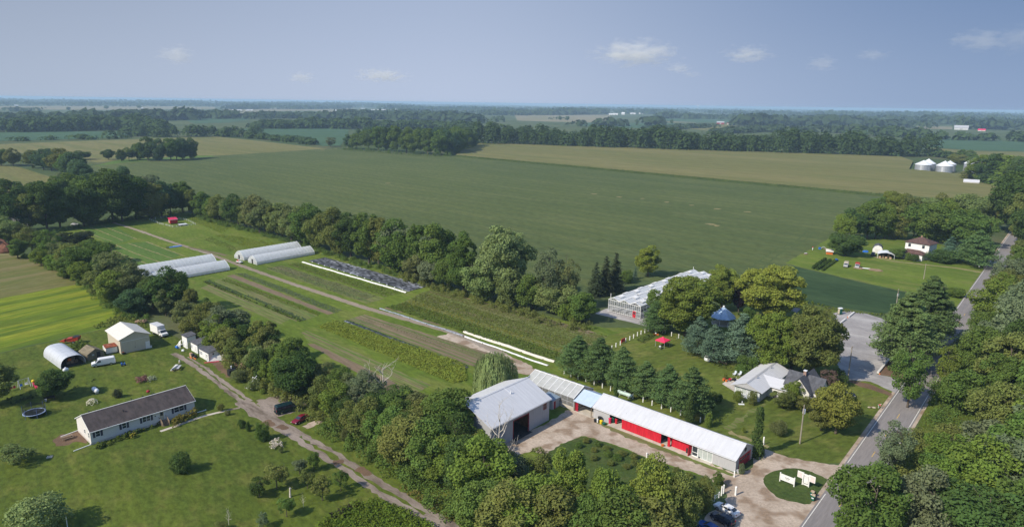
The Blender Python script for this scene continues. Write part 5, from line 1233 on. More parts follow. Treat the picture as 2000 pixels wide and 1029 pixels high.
# white gabled house
v0 = Vector((71.2, 157.6)); AVc = R(46)
Vc = empty('gabled_house', v0.x, v0.y, 0, AVc, 'white cross gabled old house with dark slate grey roof and a chimney', 'house')
EVc, RVc, hw = 4.0, 7.0, 2.7; Lv = 9.2
mb = MB(); mb.prism([(-hw,0),(hw,0),(hw,EVc),(0,RVc-.1),(-hw,EVc)], 'x', .25, Lv-.25); mb.build('wall', MT['stucco'], Vc)
cx = 4.6; mb = MB(); mb.prism([(cx-hw,0),(cx+hw,0),(cx+hw,EVc),(cx,RVc-.3),(cx-hw,EVc)], 'y', -4.6, 4.0); mb.build('cross_wall', MT['stucco'], Vc)
mb = MB(); sl = (RVc-EVc)/hw
for s_ in (1, -1): mb.prism([(0,RVc),(s_*(hw+.35),EVc-.35*sl),(s_*(hw+.35),EVc-.35*sl+.12),(0,RVc+.12)], 'x', -.15, Lv+.15)
mr = mb.build('roof', MT['shingle2'], Vc)
mb = MB(); sl = (RVc-.2-EVc)/hw
for s_ in (1, -1): mb.prism([(cx,RVc-.2),(cx+s_*(hw+.35),EVc-.35*sl),(cx+s_*(hw+.35),EVc-.35*sl+.12),(cx,RVc-.08)], 'y', -4.95, 4.35)
mb.build('cross_roof', MT['shingle2'], Vc)
mb = MB(); mb.box(3.3, 3.95, -.35, .3, 6.3, 8.0); ch = mb.build('chimney', plain('chimney_brick', (.3,.2,.16), .9, var=.3, scale=6), Vc)
mb = MB(); mb.box(3.22, 4.03, -.43, .38, 8.002, 8.14); mb.build('chimney_cap', MT['tankw'], ch)
mpg = lambda u, d, z: (.25-d, hw-u, z)
window(Vc, mpg, 1.4, 1.0, .9, 1.5); window(Vc, mpg, 3.2, 1.0, .9, 1.5); window(Vc, mpg, 2.25, 4.1, .9, 1.3)
mpr = lambda u, d, z: (u, -hw-d, z)
window(Vc, mpr, .7, 1.0, .9, 1.5); window(Vc, lambda u, d, z: (cx-hw+u, -4.6-d, z), 2.1, 3.9, .9, 1.3); window(Vc, lambda u, d, z: (cx-hw+u, -4.6-d, z), 1.2, 1.0, .9, 1.5)
mb = MB(); mb.prism([(-hw-.02,2.7),(-hw-2.2,2.3),(-hw-2.2,2.4),(-hw-.02,2.82)], 'x', .2, 3.0); mb.build('porch_roof', MT['shingle2'], Vc)
for x in (.35, 2.8): mb = MB(); mb.box(x-.07, x+.07, -hw-2.1, -hw-1.95, 0, 2.32); mb.build('porch_post', MT['trim'], Vc)

# ---------------- white ranch house of the neighbour
AR = R(47.8); LR, DR, ER, RR_ = 21.9, 8.9, 3.2, 5.35
Nn = place('ranch_house', (178.8,868.6), AR, 'long white single storey house with dark brown shingled roof on the big lawn', 'house')
shell(Nn, LR, DR, ER, RR_, MT['stucco'])
mb = MB(); mb.box(-.02, LR+.02, -.02, DR+.02, 0, .45); mb.build('foundation', plain('skirting', (.5,.46,.42), .85), Nn)
rn = gable_roof(Nn, LR, DR, ER, RR_, MT['shingle'], .35, .15, .1)
mb = MB(); sl = (RR_-ER)/(DR/2)
for x in (-.18, LR+.15):
    mb.prism([(DR/2,RR_-.02),(-.36,ER-.36*sl-.02),(-.36,ER-.36*sl+.125),(DR/2,RR_+.125)], 'x', x, x+.03); mb.prism([(DR/2,RR_-.02),(DR+.36,ER-.36*sl-.02),(DR+.36,ER-.36*sl+.125),(DR/2,RR_+.125)], 'x', x, x+.03)
mb.build('rake_board', MT['trim'], rn)
for y0 in (-.5, DR+.37): mb = MB(); mb.box(-.2, LR+.2, y0, y0+.13, ER-.28, ER-.14); mb.build('gutter', MT['trim'], Nn)
mb = MB(); mb.box(-.15, LR+.15, DR/2-.1, DR/2+.1, RR_+.09, RR_+.16); mb.build('ridge_strip', MT['stucco'], rn)
for x, y in ((7.5, 2.2), (10.2, 4.9), (12.6, 4.9), (1.6, 4.9)): zz = ER+sl*(y if y < DR/2 else DR-y); mb = MB(); mb.tube([(x,y,zz),(x,y,zz+.45)], .09, 8); mb.tube([(x,y,zz+.45),(x,y,zz+.55)], .16, 8); mb.build('roof_vent', MT['black'], rn)
mp = side_map('front', LR, DR)
def ux(px, py): return loc_of(Nn, px, py)[0]
for u, w, mu in ((.95, .95, 0), (6.15, .95, 0), (10.35, 1.75, 1), (17.2, 2.3, 1)):
    window(Nn, mp, u, 1.45, w, 1.35, MT['trim'], MT['glass'], mu, MT['shutter'])
door(Nn, mp, 14.0, .95, 2.1, plain('beige_door', (.5,.45,.34), .6), .75, glass=1)
window(Nn, side_map('left', LR, DR), 7.6, 1.3, .7, 1.3); window(Nn, side_map('left', LR, DR), 5.0, 1.5, .8, 1.0)
mb = MB(); mb.box(13.75, 15.3, -1.0, -.02, 0, .72)
for i in range(4): mb.box(13.75, 15.3, -1.0-.3*(i+1), -1.0-.3*i-.001, 0, .72-.17*(i+1))
st = mb.build('front_steps', MT['wood'], Nn)
for x in (13.75, 15.22):
    h = MB(); h.box(x, x+.08, -1.0, -.92, .72, 1.6); h.box(x, x+.08, -2.2, -2.12, .1, .95); h.hexa([(x,-.05,1.5),(x+.08,-.05,1.5),(x+.08,-.05,1.6),(x,-.05,1.6),(x,-1.0,1.5),(x+.08,-1.0,1.5),(x+.08,-1.0,1.6),(x,-1.0,1.6)])
    h.prism([(-1.0,1.6),(-1.0,.9),(-2.2,.25),(-2.2,.95)], 'x', x+.01, x+.07); h.build('handrail', MT['wood'], st)
mb = MB(); mb.tube([(13.1,-.002,2.1),(13.1,-.1,2.1)], .13, 10); mb.build('wall_lamp', MT['black'], Nn)
for (a, b), nm in ((((119,853),(154,840)), 'white downpipe lying on the grass behind the left end of the long white house'), (((144,881),(177,868.5)), 'white downpipe lying on the grass at the front left corner of the long white house'), (((384,806),(402,801)), 'short white downpipe at the right end of the long white house')):
    ga, gb = G(*a), G(*b); o = empty('drain_pipe', ga.x, ga.y, 0, ang_of(ga, gb), nm, 'pipe'); L_ = (gb-ga).length
    mb = MB(); mb.box(0, L_, -.07, .07, .02, .15); mb.build('pipe', MT['trim'], o)
    mb = MB(); mb.box(L_-.06, L_+.08, -.09, .09, .015, .3); mb.build('elbow', MT['trim'], o)

# ---------------- cream pole barn
AC = R(46); LC, DC, EC, RC_ = 7.9, 11.5, 4.4, 6.0
C_ = place('pole_barn', (237,691.6), AC, 'cream steel barn with a wide double sliding door behind the white van', 'barn')
# ridge runs along y: pentagon in x,z
mb = MB(); mb.prism([(0,0),(LC,0),(LC,EC),(LC/2,RC_),(0,EC)], 'y', 0, DC); mb.build('wall', MT['cream'], C_)
mb = MB(); sl = (RC_-EC)/(LC/2); o_ = .45
for xe in (-o_, LC+o_): mb.prism([(LC/2,RC_+.02),(xe,EC-sl*o_+.02),(xe,EC-sl*o_+.12),(LC/2,RC_+.12)], 'y', -.5, DC+.5)
for i in range(13):
    y = -.5+(DC+1)*i/12
    for xe in (-o_, LC+o_): mb.prism([(LC/2,RC_+.11),(xe,EC-sl*o_+.11),(xe,EC-sl*o_+.145),(LC/2,RC_+.145)], 'y', y-.03, y+.03)
mb.build('roof', MT['creamroof'], C_)
mp = side_map('front', LC, DC)
mb = MB(); mbox(mb, mp, .2, LC-.2, .002, .12, 3.45, 3.6); mb.build('door_track', MT['creamroof'], C_)
for a, b in ((.25, 2.0), (2.05, 3.95), (4.0, 5.9)): mb = MB(); mbox(mb, mp, a, b, .004, .08, .05, 3.44); d_ = mb.build('sliding_door', MT['cream'], C_)
mb = MB(); mbox(mb, mp, 3.75, 3.85, .08, .14, 1.2, 1.5); mb.build('door_handle', MT['black'], d_)
door(C_, mp, 6.75, .95, 2.1, MT['white'])
# ---------------- arched hut, canvas shed, rusty box trailer, white sheds
AQN = R(50); o = place('arched_hut', (119,721), AQN, 'silver arched hut with an open end full of clutter', 'hut')
wq, dq, hq = 6.2, 14.0, 3.1
def arch(w, h, n=14, k=.72): return [(w/2-w/2*math.copysign(abs(math.cos(math.pi*i/n))**k, math.cos(math.pi*i/n)), h*math.sin(math.pi*i/n)**.8) for i in range(n+1)]
mb = MB(); A_, I_ = arch(wq, hq), [(wq/2+(x-wq/2)*.975, z*.97) for x, z in arch(wq, hq)]
for (p, q), (pi, qi) in zip(zip(A_, A_[1:]), zip(I_, I_[1:])): mb.prism([p, q, qi, pi], 'y', 0, dq)
for i in range(1, 19):
    y = dq*i/19
    for (p, q) in zip(A_, A_[1:]):
        f_ = lambda a, k: (wq/2+(a[0]-wq/2)*k, a[1]*k)
        mb.prism([f_(p,1.0),f_(q,1.0),f_(q,1.012),f_(p,1.012)], 'y', y-.06, y+.06)
mb.build('arched_shell', MT['quonset'], o)
mb = MB(); mb.prism(I_, 'y', dq-.1, dq-.02); mb.build('end_wall', MT['quonset'], o)
mb = MB(); mb.box(.3, wq-.3, .2, dq-.2, .003, .03); mb.build('floor', MT['darkin'], o)
g = G(140,712); cr = empty('crate_stack', g.x, g.y, 0, AQN, 'stack of wooden crates in the mouth of the arched hut', 'crates')
for i, (x, y, z, m_) in enumerate(((-.8,1.0,0,'wood'),(.2,1.1,0,'card'),(-.4,1.0,.82,'orange'),(1.1,.8,0,'wood'),(.5,1.2,.82,'wood'))): mb = MB(); mb.box(x, x+.8, y, y+.7, z+.03, z+.8); mb.build('crate', MT[m_], cr)
o = place('canvas_shed', (172,705), R(54), 'olive striped canvas shed between arched hut and rusty box', 'shed')
mb = MB(); mb.prism([(0,0),(4.3,0),(4.3,1.8),(2.15,3.0),(0,1.8)], 'y', 0, 5.2); mb.build('wall', MT['olivecanvas'], o)
mb = MB(); [mb.prism([(2.15,3.03),(xe,1.7),(xe,1.76),(2.15,3.1)], 'y', -.15, 5.35) for xe in (-.2, 4.5)]; mb.build('roof', MT['olivecanvas'], o)
mb = MB(); mbox(mb, side_map('front', 4.3, 5.2), 2.4, 3.4, .003, .03, 0, 2.0); mb.build('doorway_shade_panel', MT['darkin'], o)  # dark panel on the closed wall paints the shade of an entrance
mb = MB(); mbox(mb, side_map('front', 4.3, 5.2), 1.2, 1.75, .003, .03, 1.2, 1.65); mb.build('window', MT['glassb'], o)
o = place('box_trailer', (208,693), R(40), 'small white box trailer with a rusty top beside the cream barn', 'trailer')
mb = MB(); mb.box(0, 2.9, 0, 3.6, .45, 2.0); mb.build('body', MT['white'], o)
mb = MB(); mb.box(-.12, 3.02, -.12, 3.72, 2.003, 2.12); [mb.box(-.12, 3.02, y, y+.06, 2.12, 2.16) for y in (0, .9, 1.8, 2.7, 3.5)]; mb.build('roof', MT['rust'], o)
for x in (-.06, 2.7): mb = MB(); mb.tube([(x,1.8,.36),(x+.26,1.8,.36)], .36, 14); mb.build('wheel', MT['rubber'], o)
mb = MB(); mb.box(.1, 2.8, .1, 3.5, .2, .45); mb.build('chassis', MT['galv2'], o)
g = G(203,682.5); o = empty('gas_bottle', g.x, g.y, 0, 0, 'white gas bottle standing left of the rusty topped trailer', 'gas bottle'); mb = MB(); mb.lathe([(.2,0),(.22,.1),(.22,1.1),(.08,1.3)]); mb.build('tank', MT['tankw'], o); mb = MB(); mb.lathe([(.06,1.3),(.06,1.42)]); mb.build('valve', MT['chrome'], o)
def white_shed(A, ang, L, D, hf, hb, label, rot=None, windows=1, dr=1):
    o = place('garden_shed', A, ang, label, 'shed')
    mb = MB(); mb.prism([(0,0),(D,0),(D,hb),(0,hf)], 'x', 0, L); mb.build('wall', MT['white'], o)
    sl = (hb-hf)/D; mb = MB(); mb.prism([(-.25,hf-.25*sl+.01),(D+.25,hb+.25*sl+.01),(D+.25,hb+.25*sl+.12),(-.25,hf-.25*sl+.12)], 'x', -.2, L+.2); mb.build('roof', MT['shingle2'], o)
    mp = side_map('front', L, D)
    for i in range(windows): window(o, mp, .35+i*1.0, .95, .6, 1.0)
    if dr: door(o, mp, L*.55, .85, 1.9, MT['white'])
    return o, mp
o, mp = white_shed((390,696), R(-41.6), 5.8, 4.2, 2.5, 3.0, 'white garden shed with a dark roof, nearest the lane', windows=2)
window(o, mp, 4.6, .95, .6, 1.0); window(o, side_map('right', 5.8, 4.2), 1.2, 1.8, .4, .35, MT['black'])
white_shed((374,684), R(-41.6), 4.2, 4.0, 2.7, 3.2, 'peeling white shed behind the nearest one, junk at its door', windows=1)
o, _ = white_shed((357,676), R(-41.6), 3.4, 2.6, 3.6, 3.9, 'tallest white shed with a broken front at the end of the row', windows=0, dr=1)
# ---------------- plastic tunnels
def tunnel(A, ang, L, Wd, label, h=3.9, side=1.3, filmm='film', near_end=True, ridge_vent=False, skirt=None):
    """local x along the tunnel, y across (away); gothic arch profile"""
    o = place('high_tunnel', A, ang, label, 'polytunnel', 'plastic tunnels of the farm')
    n = 14; prof = []
    for i in range(n+1):
        t = i/n; y = Wd*t; k = 1-abs(2*t-1); prof.append((y, side+(h-side)*(.45*k+.55*(1-(1-k)**2.0))))
    prof = [(0,.35)]+prof+[(Wd,.35)]
    mb = MB()
    for (p, q) in zip(prof, prof[1:]):
        mb.add([(0,p[0],p[1]),(L,p[0],p[1]),(L,q[0],q[1]),(0,q[0],q[1])], [(0,1,2,3)])
    mb.build('film_cover', MT[filmm], o)
    mb = MB(); nh = int(L/1.6)
    for i in range(nh+1):
        x = L*i/nh; mb.tube([(x, Wd/2+(p[0]-Wd/2)*1.004, p[1]+.02) for p in [(0,0)]+prof+[(Wd,0)]], .06, 5)
    for (y, z) in ((Wd/2, h-.05),): mb.tube([(0,y,z),(L,y,z)], .045, 5)
    for y in (.01, Wd-.01): mb.box(0, L, y-.04, y+.04, .28, .42); mb.box(0, L, y-.03, y+.03, side-.05, side+.05)
    mb.build('hoops', MT['whitemetal'], o)
    for x in (0.02, L-.02):
        mb = MB(); mb.add([(x,p[0],p[1]) for p in [(0,0)]+prof+[(Wd,0)]], [tuple(range(len(prof)+2))]); e = mb.build('end_wall', MT['endfilm'], o)
        f = MB(); d = -.06 if x < 1 else .03
        for y in (Wd*.2, Wd*.38, Wd*.62, Wd*.8): f.box(x+d, x+d+.04, y-.04, y+.04, 0, side+(h-side)*(.45*(1-abs(2*y/Wd-1))+.55*(1-(abs(2*y/Wd-1))**2))-.05)
        f.box(x+d, x+d+.04, Wd*.02, Wd*.98, 1.25, 1.33); f.box(x+d, x+d+.04, Wd*.38, Wd*.62, 2.2, 2.28); f.build('end_frame', MT['trim'], e)
    dd = MB(); dd.box(-.05, -.01, Wd*.42, Wd*.58, .02, 2.15); dd.build('doorway_shade_panel', MT['darkin'], o)  # near-black panel on the end film, entrance shade put into colour
    for y in (.03, Wd-.03): b_ = MB(); b_.box(0, L, y-.02, y+.02, 0, .29); b_.build('base_board', MT['wood'] if not skirt else skirt, o)
    mb = MB(); mb.box(.2, L-.2, .3, Wd-.3, .03, .05); mb.build('soil_floor', M_SOILD, o)
    return o
tunnel((502,517.5), R(50), 30.0, 7.6, 'right hand front plastic tunnel, milky with a dark side skirt', 3.8, filmm='film', skirt=MT['galv2'])
tunnel((477,509.3), R(50.5), 30.5, 8.6, 'right hand back plastic tunnel beside the parked cart', 4.1)
tunnel((283,552), R(49.5), 31.5, 8.2, 'left hand front plastic tunnel, partly behind a dark tree', 4.0) if False else None
gB = G(449,528); aa = R(49.5); tunnel(gB-Vector((math.cos(aa), math.sin(aa)))*30.5, aa, 30.5, 8.2, 'left hand front plastic tunnel, partly behind a dark tree', 4.0)
gB = G(424,516.5); tunnel(gB-Vector((math.cos(aa), math.sin(aa)))*31.5, aa, 31.5, 8.8, 'left hand back plastic tunnel, longest of the four', 4.2)
# ---------------- red coop and its netting
o = place('chicken_coop', (333,438.3), R(40), 'red chicken coop with a bright red roof in the far corner of the field', 'coop')
mb = MB(); mb.box(0, 4.0, 0, 4.0, .5, 2.6); mb.build('wall', MT['red'], o)
mb = MB(); mb.prism([(-.3,2.62),(4.3,3.3),(4.3,3.42),(-.3,2.74)], 'x', -.3, 4.3); mb.prism([(0,2.6),(4,2.6),(4,3.25),(0,2.61)], 'x', .01, 3.99); mb.build('roof', MT['pinkred'], o)
mb = MB(); mb.box(-.32, 4.32, -.34, -.301, 2.5, 2.74); mb.build('fascia', MT['trim'], o)
for x in (.1, 3.8): mb = MB(); mb.box(x, x+.12, .1, .22, 0, .5); mb.box(x, x+.12, 3.7, 3.82, 0, .5); mb.build('leg', MT['wood'], o)
door(o, side_map('left', 4.0, 4.0), 1.2, .8, 1.7, MT['white'], .6)
o = place('netting_fence', (293,430), 0, 'pale netting fence round the red coop', 'fence'); oo = G(293,430)
pts = [G(*p)-oo for p in ((293,430),(312,438),(338,444),(352,443),(382,439),(365,431),(345,427),(325,425),(293,430))]
pm = film('netting', (.6,.64,.58), .72); mb = MB(); 
for a, b in zip(pts, pts[1:]): mb.prism([(0,.05),(0,1.1),(.02,1.1),(.02,.05)], 'x', 0, 0) if False else mb.add([(a.x,a.y,.05),(b.x,b.y,.05),(b.x,b.y,1.1),(a.x,a.y,1.1)], [(0,1,2,3)])
mb.build('net', pm, o)
for a, b in zip(pts, pts[1:]):
    n = max(2, int((b-a).length/3.5))
    for k in range(n): c = a.lerp(b, k/n); mb = MB(); mb.tube([(c.x,c.y,0),(c.x,c.y,1.25)], .05, 5); mb.build('post', MT['trim'], o)
g = G(357,440.5); o = empty('hen_shelter', g.x, g.y, 0, R(45), 'low dark shelter with a white lid right of the red coop', 'shelter'); mb = MB(); mb.box(-2.2, 2.2, -1.2, 1.2, .02, .7); mb.build('body', MT['darkin'], o); mb = MB(); mb.hexa([(-2.3,-1.3,.71),(2.3,-1.3,.71),(2.3,1.3,.85),(-2.3,1.3,.85),(-2.3,-1.3,.8),(2.3,-1.3,.8),(2.3,1.3,.95),(-2.3,1.3,.95)]); mb.build('lid', MT['tankw'], o)
# ---------------- far white farmhouse
AF = R(-52); o = place('farmhouse', (1758,502), AF, 'white two storey farmhouse with red brown hip roof beside the far road', 'house')
L_, D_, H_ = 11.0, 9.0, 7.4
def hip(parent, x0, x1, y0, y1, ze, zr, mat, oh=.6, name='roof'):
    x0, x1, y0, y1 = x0-oh, x1+oh, y0-oh, y1+oh; w, d = x1-x0, y1-y0; r_ = min(w, d)/2
    a, b = ((x0+r_, (y0+y1)/2, zr), (x1-r_, (y0+y1)/2, zr)) if w >= d else (((x0+x1)/2, y0+r_, zr), ((x0+x1)/2, y1-r_, zr))
    c = [(x0,y0,ze),(x1,y0,ze),(x1,y1,ze),(x0,y1,ze)]; e = [(p[0],p[1],ze-.15) for p in c]
    mb = MB(); v = c+e+[a, b]
    fs = [(0,1,9,8),(1,2,9),(2,3,8,9),(3,0,8)] if w >= d else [(0,1,8),(1,2,9,8),(2,3,9),(3,0,8,9)]
    mb.add(v, fs+[(0,4,5,1),(1,5,6,2),(2,6,7,3),(3,7,4,0),(7,6,5,4)]); return mb.build(name, mat, parent)
mb = MB(); mb.box(0, L_, 4.0, 4.0+D_, 0, H_); mb.build('wall', MT['white'], o); hip(o, 0, L_, 4.0, 4.0+D_, H_+.16, 10.0, MT['shingle3'])
mb = MB(); mb.box(.0, L_*.95, -1.2, 3.99, 0, 2.9); mb.build('front_wing', MT['white'], o); hip(o, 0, L_*.95, -1.2, 3.4, 3.06, 4.7, MT['shingle3'], oh=.55, name='porch_roof')
mp = lambda u, d, z: (u, 4.0-d, z)
for u in (1.4, 7.8): window(o, mp, u, 5.3, 1.2, 1.5, MT['shutter'])
mp2 = lambda u, d, z: (u, -1.2-d, z)
window(o, mp2, 4.2, .9, 1.0, 1.4)
mb = MB(); mbox(mb, mp2, 6.6, 9.0, .003, .04, .9, 2.4); mb.build('porch_shade_panel', MT['darkin'], o); mb = MB(); mbox(mb, mp2, 1.0, 2.2, .003, .04, .9, 2.4); mb.build('porch_shade_panel', MT['darkin'], o)  # dark panels on the solid wall paint the shade of an open porch
mb = MB()
for i in range(4): mb.box(7.2, 9.0, -1.5-.35*i, -1.21-.35*i, 0, .8-.2*i)
mb.build('porch_steps', MT['white'], o)
mb = MB(); mb.box(5, 5.6, 8.4, 9.0, 9.0, 10.7); mb.build('chimney', plain('farm_chimney', (.35,.2,.15), .9), o)
# small barn, carport on the same yard
o = place('garden_barn', (1703.5,493.5), R(-30), 'little white barn with a barrel roof on the far yard', 'shed')
mb = MB(); pr = [(0,0),(4.4,0),(4.4,2.4),(3.7,3.7),(2.2,4.3),(.7,3.7),(0,2.4)]; mb.prism(pr, 'y', 0, 5); mb.build('wall', MT['white'], o)
mb = MB(); q = pr[2:]; [mb.prism([a, b, (b[0], b[1]+.12), (a[0], a[1]+.12)], 'y', -.2, 5.2) for a, b in zip(q, q[1:])]; mb.build('roof', MT['shingle2'], o)
mb = MB(); mbox(mb, side_map('front', 4.4, 5), 1.2, 3.2, .003, .05, 0, 2.2); mb.build('door', MT['stucco'], o)
o = place('carport', (1713,504), R(-28), 'open carport with a curved white roof full of clutter', 'carport')
mb = MB(); pr = [(0,2.1),(1.2,2.75),(3,3.1),(4.8,2.75),(6,2.1)]; pr = [(x*1.25, z) for x, z in pr]
[mb.prism([a, b, (b[0], b[1]+.08), (a[0], a[1]+.08)], 'y', -.3, 7) for a, b in zip(pr, pr[1:])]; mb.build('roof', MT['whitemetal'], o)
for x in (.1, 7.3):
    for y in (0, 3.3, 6.7): mb = MB(); mb.box(x, x+.1, y, y+.1, 0, 2.2); mb.build('post', MT['whitemetal'], o)
mb = MB(); mb.box(.3, 7.2, 6.85, 6.95, 0, 2.4); mb.build('back_panel', MT['black'], o)
mb = MB(); [mb.box(x, x+1.0, y, y+.9, .02, h) for x, y, h in ((.6,1,1.0),(2.0,2,1.3),(3.4,1.2,.8),(5.2,.6,.9),(4.4,3,1.4))]; mb.build('stored_boxes', MT['card'], o)
# ---------------- grain bins
def bin_(px, py, r, h, hp, label):
    g = G(px, py); o = empty('grain_bin', g.x, g.y, 0, 0, label, 'grain bin', 'silver grain bins'); e = mpp(g.x, g.y); r, h, hp = r*e, h*e, hp*e
    mb = MB(); prof = []
    for i in range(9): prof += [(r, h*i/9+.01), (r*1.012, h*(i+.5)/9)]
    mb.lathe(prof+[(r, h)], n=28); mb.build('wall', plain('bin_steel', (.42,.435,.46), .35, .45, .5), o, smooth=False)
    mb = MB(); mb.lathe([(r*1.05,h-.1),(r*1.05,h+.05),(.6,hp),(.5,hp+.4)], n=28); mb.build('roof', MT['whitemetal'], o); return o
bin_(1811,333.5,11,12,19,'silver grain bin behind the left front one'); bin_(1801.5,335,12,11.5,18,'left front silver grain bin by the maize field')
bin_(1853,335,9,12,17,'silver grain bin behind the right front one'); bin_(1843,337,12,11,18.5,'right front silver grain bin with a dark stripe'); bin_(1897,338,12,15,23,'silver grain bin half behind a dark tree')
def far_shed(px, py, w, d, h, hr, wall, roof, label, name='farm_shed', cat='shed', ang=None, group=None):
    """far building: w, h, hr in photo pixels, d in metres"""
    g = G(px, py); e = mpp(g.x, g.y); a = (math.atan2(g.y, g.x)-math.pi/2)+(ang or 0); o = empty(name, g.x, g.y, 0, a, label, cat, group)
    L, H, Hr = w*e, h*e, hr*e; mb = MB(); mb.prism([(0,0),(d,0),(d,H),(d/2,Hr),(0,H)], 'x', -L/2, L/2); mb.build('wall', wall, o)
    s_ = (Hr-H)/(d/2); k = .04*d; mb = MB(); [mb.prism([(d/2,Hr),(ye,H-k*s_),(ye,H-k*s_+.25),(d/2,Hr+.25)], 'x', -L/2-k, L/2+k) for ye in (-k, d+k)]; mb.build('roof', roof, o)
    m2 = MB(); m2.box(-L*.1, L*.1, -.12, -.01, 0, H*.75); m2.build('door', MT['galv2'], o); return o
far_shed(1896,362,21,9,5,8.5,MT['white'],MT['galv'],'low white shed at the maize edge under the grain bins'); far_shed(1950,364,18,10,7,10,MT['white'],MT['galv'],'white machine shed left of the grey roofed one on the right edge'); far_shed(1969,366,20,9,6,11,MT['white'],MT['shingle2'],'white house with grey roof at the right edge above the road', 'farm_house', 'house')
far_shed(934,236,14,20,3.2,6,MT['white'],MT['white'],'white farm building with a silo above the grove'); far_shed(895,234.5,4,14,3,5,MT['white'],MT['white'],'small white building peeping out of the woods left of the white farm'); far_shed(888,238.5,3,14,2,3,MT['white'],MT['white'],'tiny white building peeping out lower left of the white farm')
far_shed(1407,243,13,16,3,5,MT['dred'],MT['galv2'],'red barn with grey roof in the far fields', 'red_barn', 'barn'); far_shed(1433,243.5,5,14,3,5,MT['white'],MT['white'],'white gabled house right of the far red barn', 'farm_house', 'house'); far_shed(1422,243.5,4,12,2,3,MT['stucco'],MT['dred'],'little house left of the white gable near the far red barn', 'farm_house', 'house')
far_shed(1877,254,19,22,3.5,7,MT['galv'],MT['galv2'],'big pale barn on the right horizon', 'large_barn', 'barn'); far_shed(1917,256.5,10,16,1.5,3.5,MT['stucco'],MT['pinkred'],'pink roofed house on the right horizon', 'farm_house', 'house')
far_shed(1704,249.5,8,18,2,3.5,MT['white'],MT['galv'],'white shed between woods on the right horizon'); far_shed(1732,247.5,5,16,1.5,3,MT['white'],MT['white'],'small white roof between woods on the right horizon')
for i, (x, y, w, h) in enumerate(sorted([(457,216.5,7,1.4),(468,216.7,8,1.5),(488,216.7,10,1.6),(481,217,3,1),(657,217,5,1.5),(668,218,9,2.2),(678,219,5,1.4),(690,210,5,1.8),(709,213,8,1),(728,216.5,7,1.6),(750,216.5,26,1.8),(774,217,4,2.6),(785,217,6,1.6),(935,211,8,1.6),(1081,223,6,1.8),(1094,223,8,1.8),(1193,225,7,2.2),(1202,225,9,2.6),(1217,224.5,6,3.5),(1236,223.5,10,2),(1252,223,8,1.8),(32,207.5,5,1.3),(278,213,3,1.4),(332,206,4,1.3),(506,247.6,5,3)])):
    far_shed(x, y, w, 18 if x != 506 else 10, h*.75, h*1.25, MT['white'], MT['white'] if x != 506 else MT['pinkred'], f'tiny white farm building near the horizon, {ordinal(i+1)} from the left' if x != 506 else 'tiny red roofed cottage at the edge of a far wood', group='far farm buildings near the horizon' if x != 506 else None)
for (x, y, t) in ((1147,211.5,206.0),(1363,212.2,208.3)):
    g = G(x, y+1.5); e = mpp(g.x, g.y); H_ = 7*e; o = empty('water_tower', g.x, g.y, 0, 0, 'white water tower on the horizon, '+('left of centre' if x < 1200 else 'right of centre'), 'water tower')
    mb = MB(); mb.tube([(0,0,0),(0,0,H_*.75)], .4*e, 8); mb.build('shaft', MT['white'], o); mb = MB(); mb.blob((0,0,H_*.85), (1.3*e,1.3*e,1.3*e), n=10, jit=0); mb.build('tank', MT['white'], o)
# ================================================================ vehicles and small things
def heading(rear, front): a, b = G(*rear), G(*front); return ang_of(a, b)
def loft(mb, secs, m=0):
    """secs: list of (x, [(y,z)...]) rings joined along x"""
    n = len(secs[0][1]); v = [(x, y, z) for x, r_ in secs for y, z in r_]; fs = []
    for i in range(len(secs)-1):
        for k in range(n): fs.append((i*n+k, i*n+(k+1) % n, (i+1)*n+(k+1) % n, (i+1)*n+k))
    fs += [tuple(range(n))[::-1], tuple(range((len(secs)-1)*n, len(secs)*n))]
    mb.add(v, fs, m)
def ring(w, z0, z1, tuck=.08, top=None):
    h = z1-z0; t = top if top is not None else w*.93
    return [(-w+tuck, z0), (-w, z0+h*.3), (-w, z0+h*.68), (-t, z1-.03), (-t*.82, z1), (t*.82, z1), (t, z1-.03), (w, z0+h*.68), (w, z0+h*.3), (w-tuck, z0)]
def wheel(parent, x, y, r, w, name='wheel'):
    mb = MB(); s_ = 1 if y > 0 else -1
    mb.tube([(x,y-w/2,r),(x,y+w/2,r)], r, 18); o = mb.build(name, MT['rubber'], parent)
    q = MB(); q.tube([(x,y+s_*w*.5,r),(x,y+s_*(w*.5+.015),r)], r*.62, 12); q.build('rim', MT['chrome'], o); return o
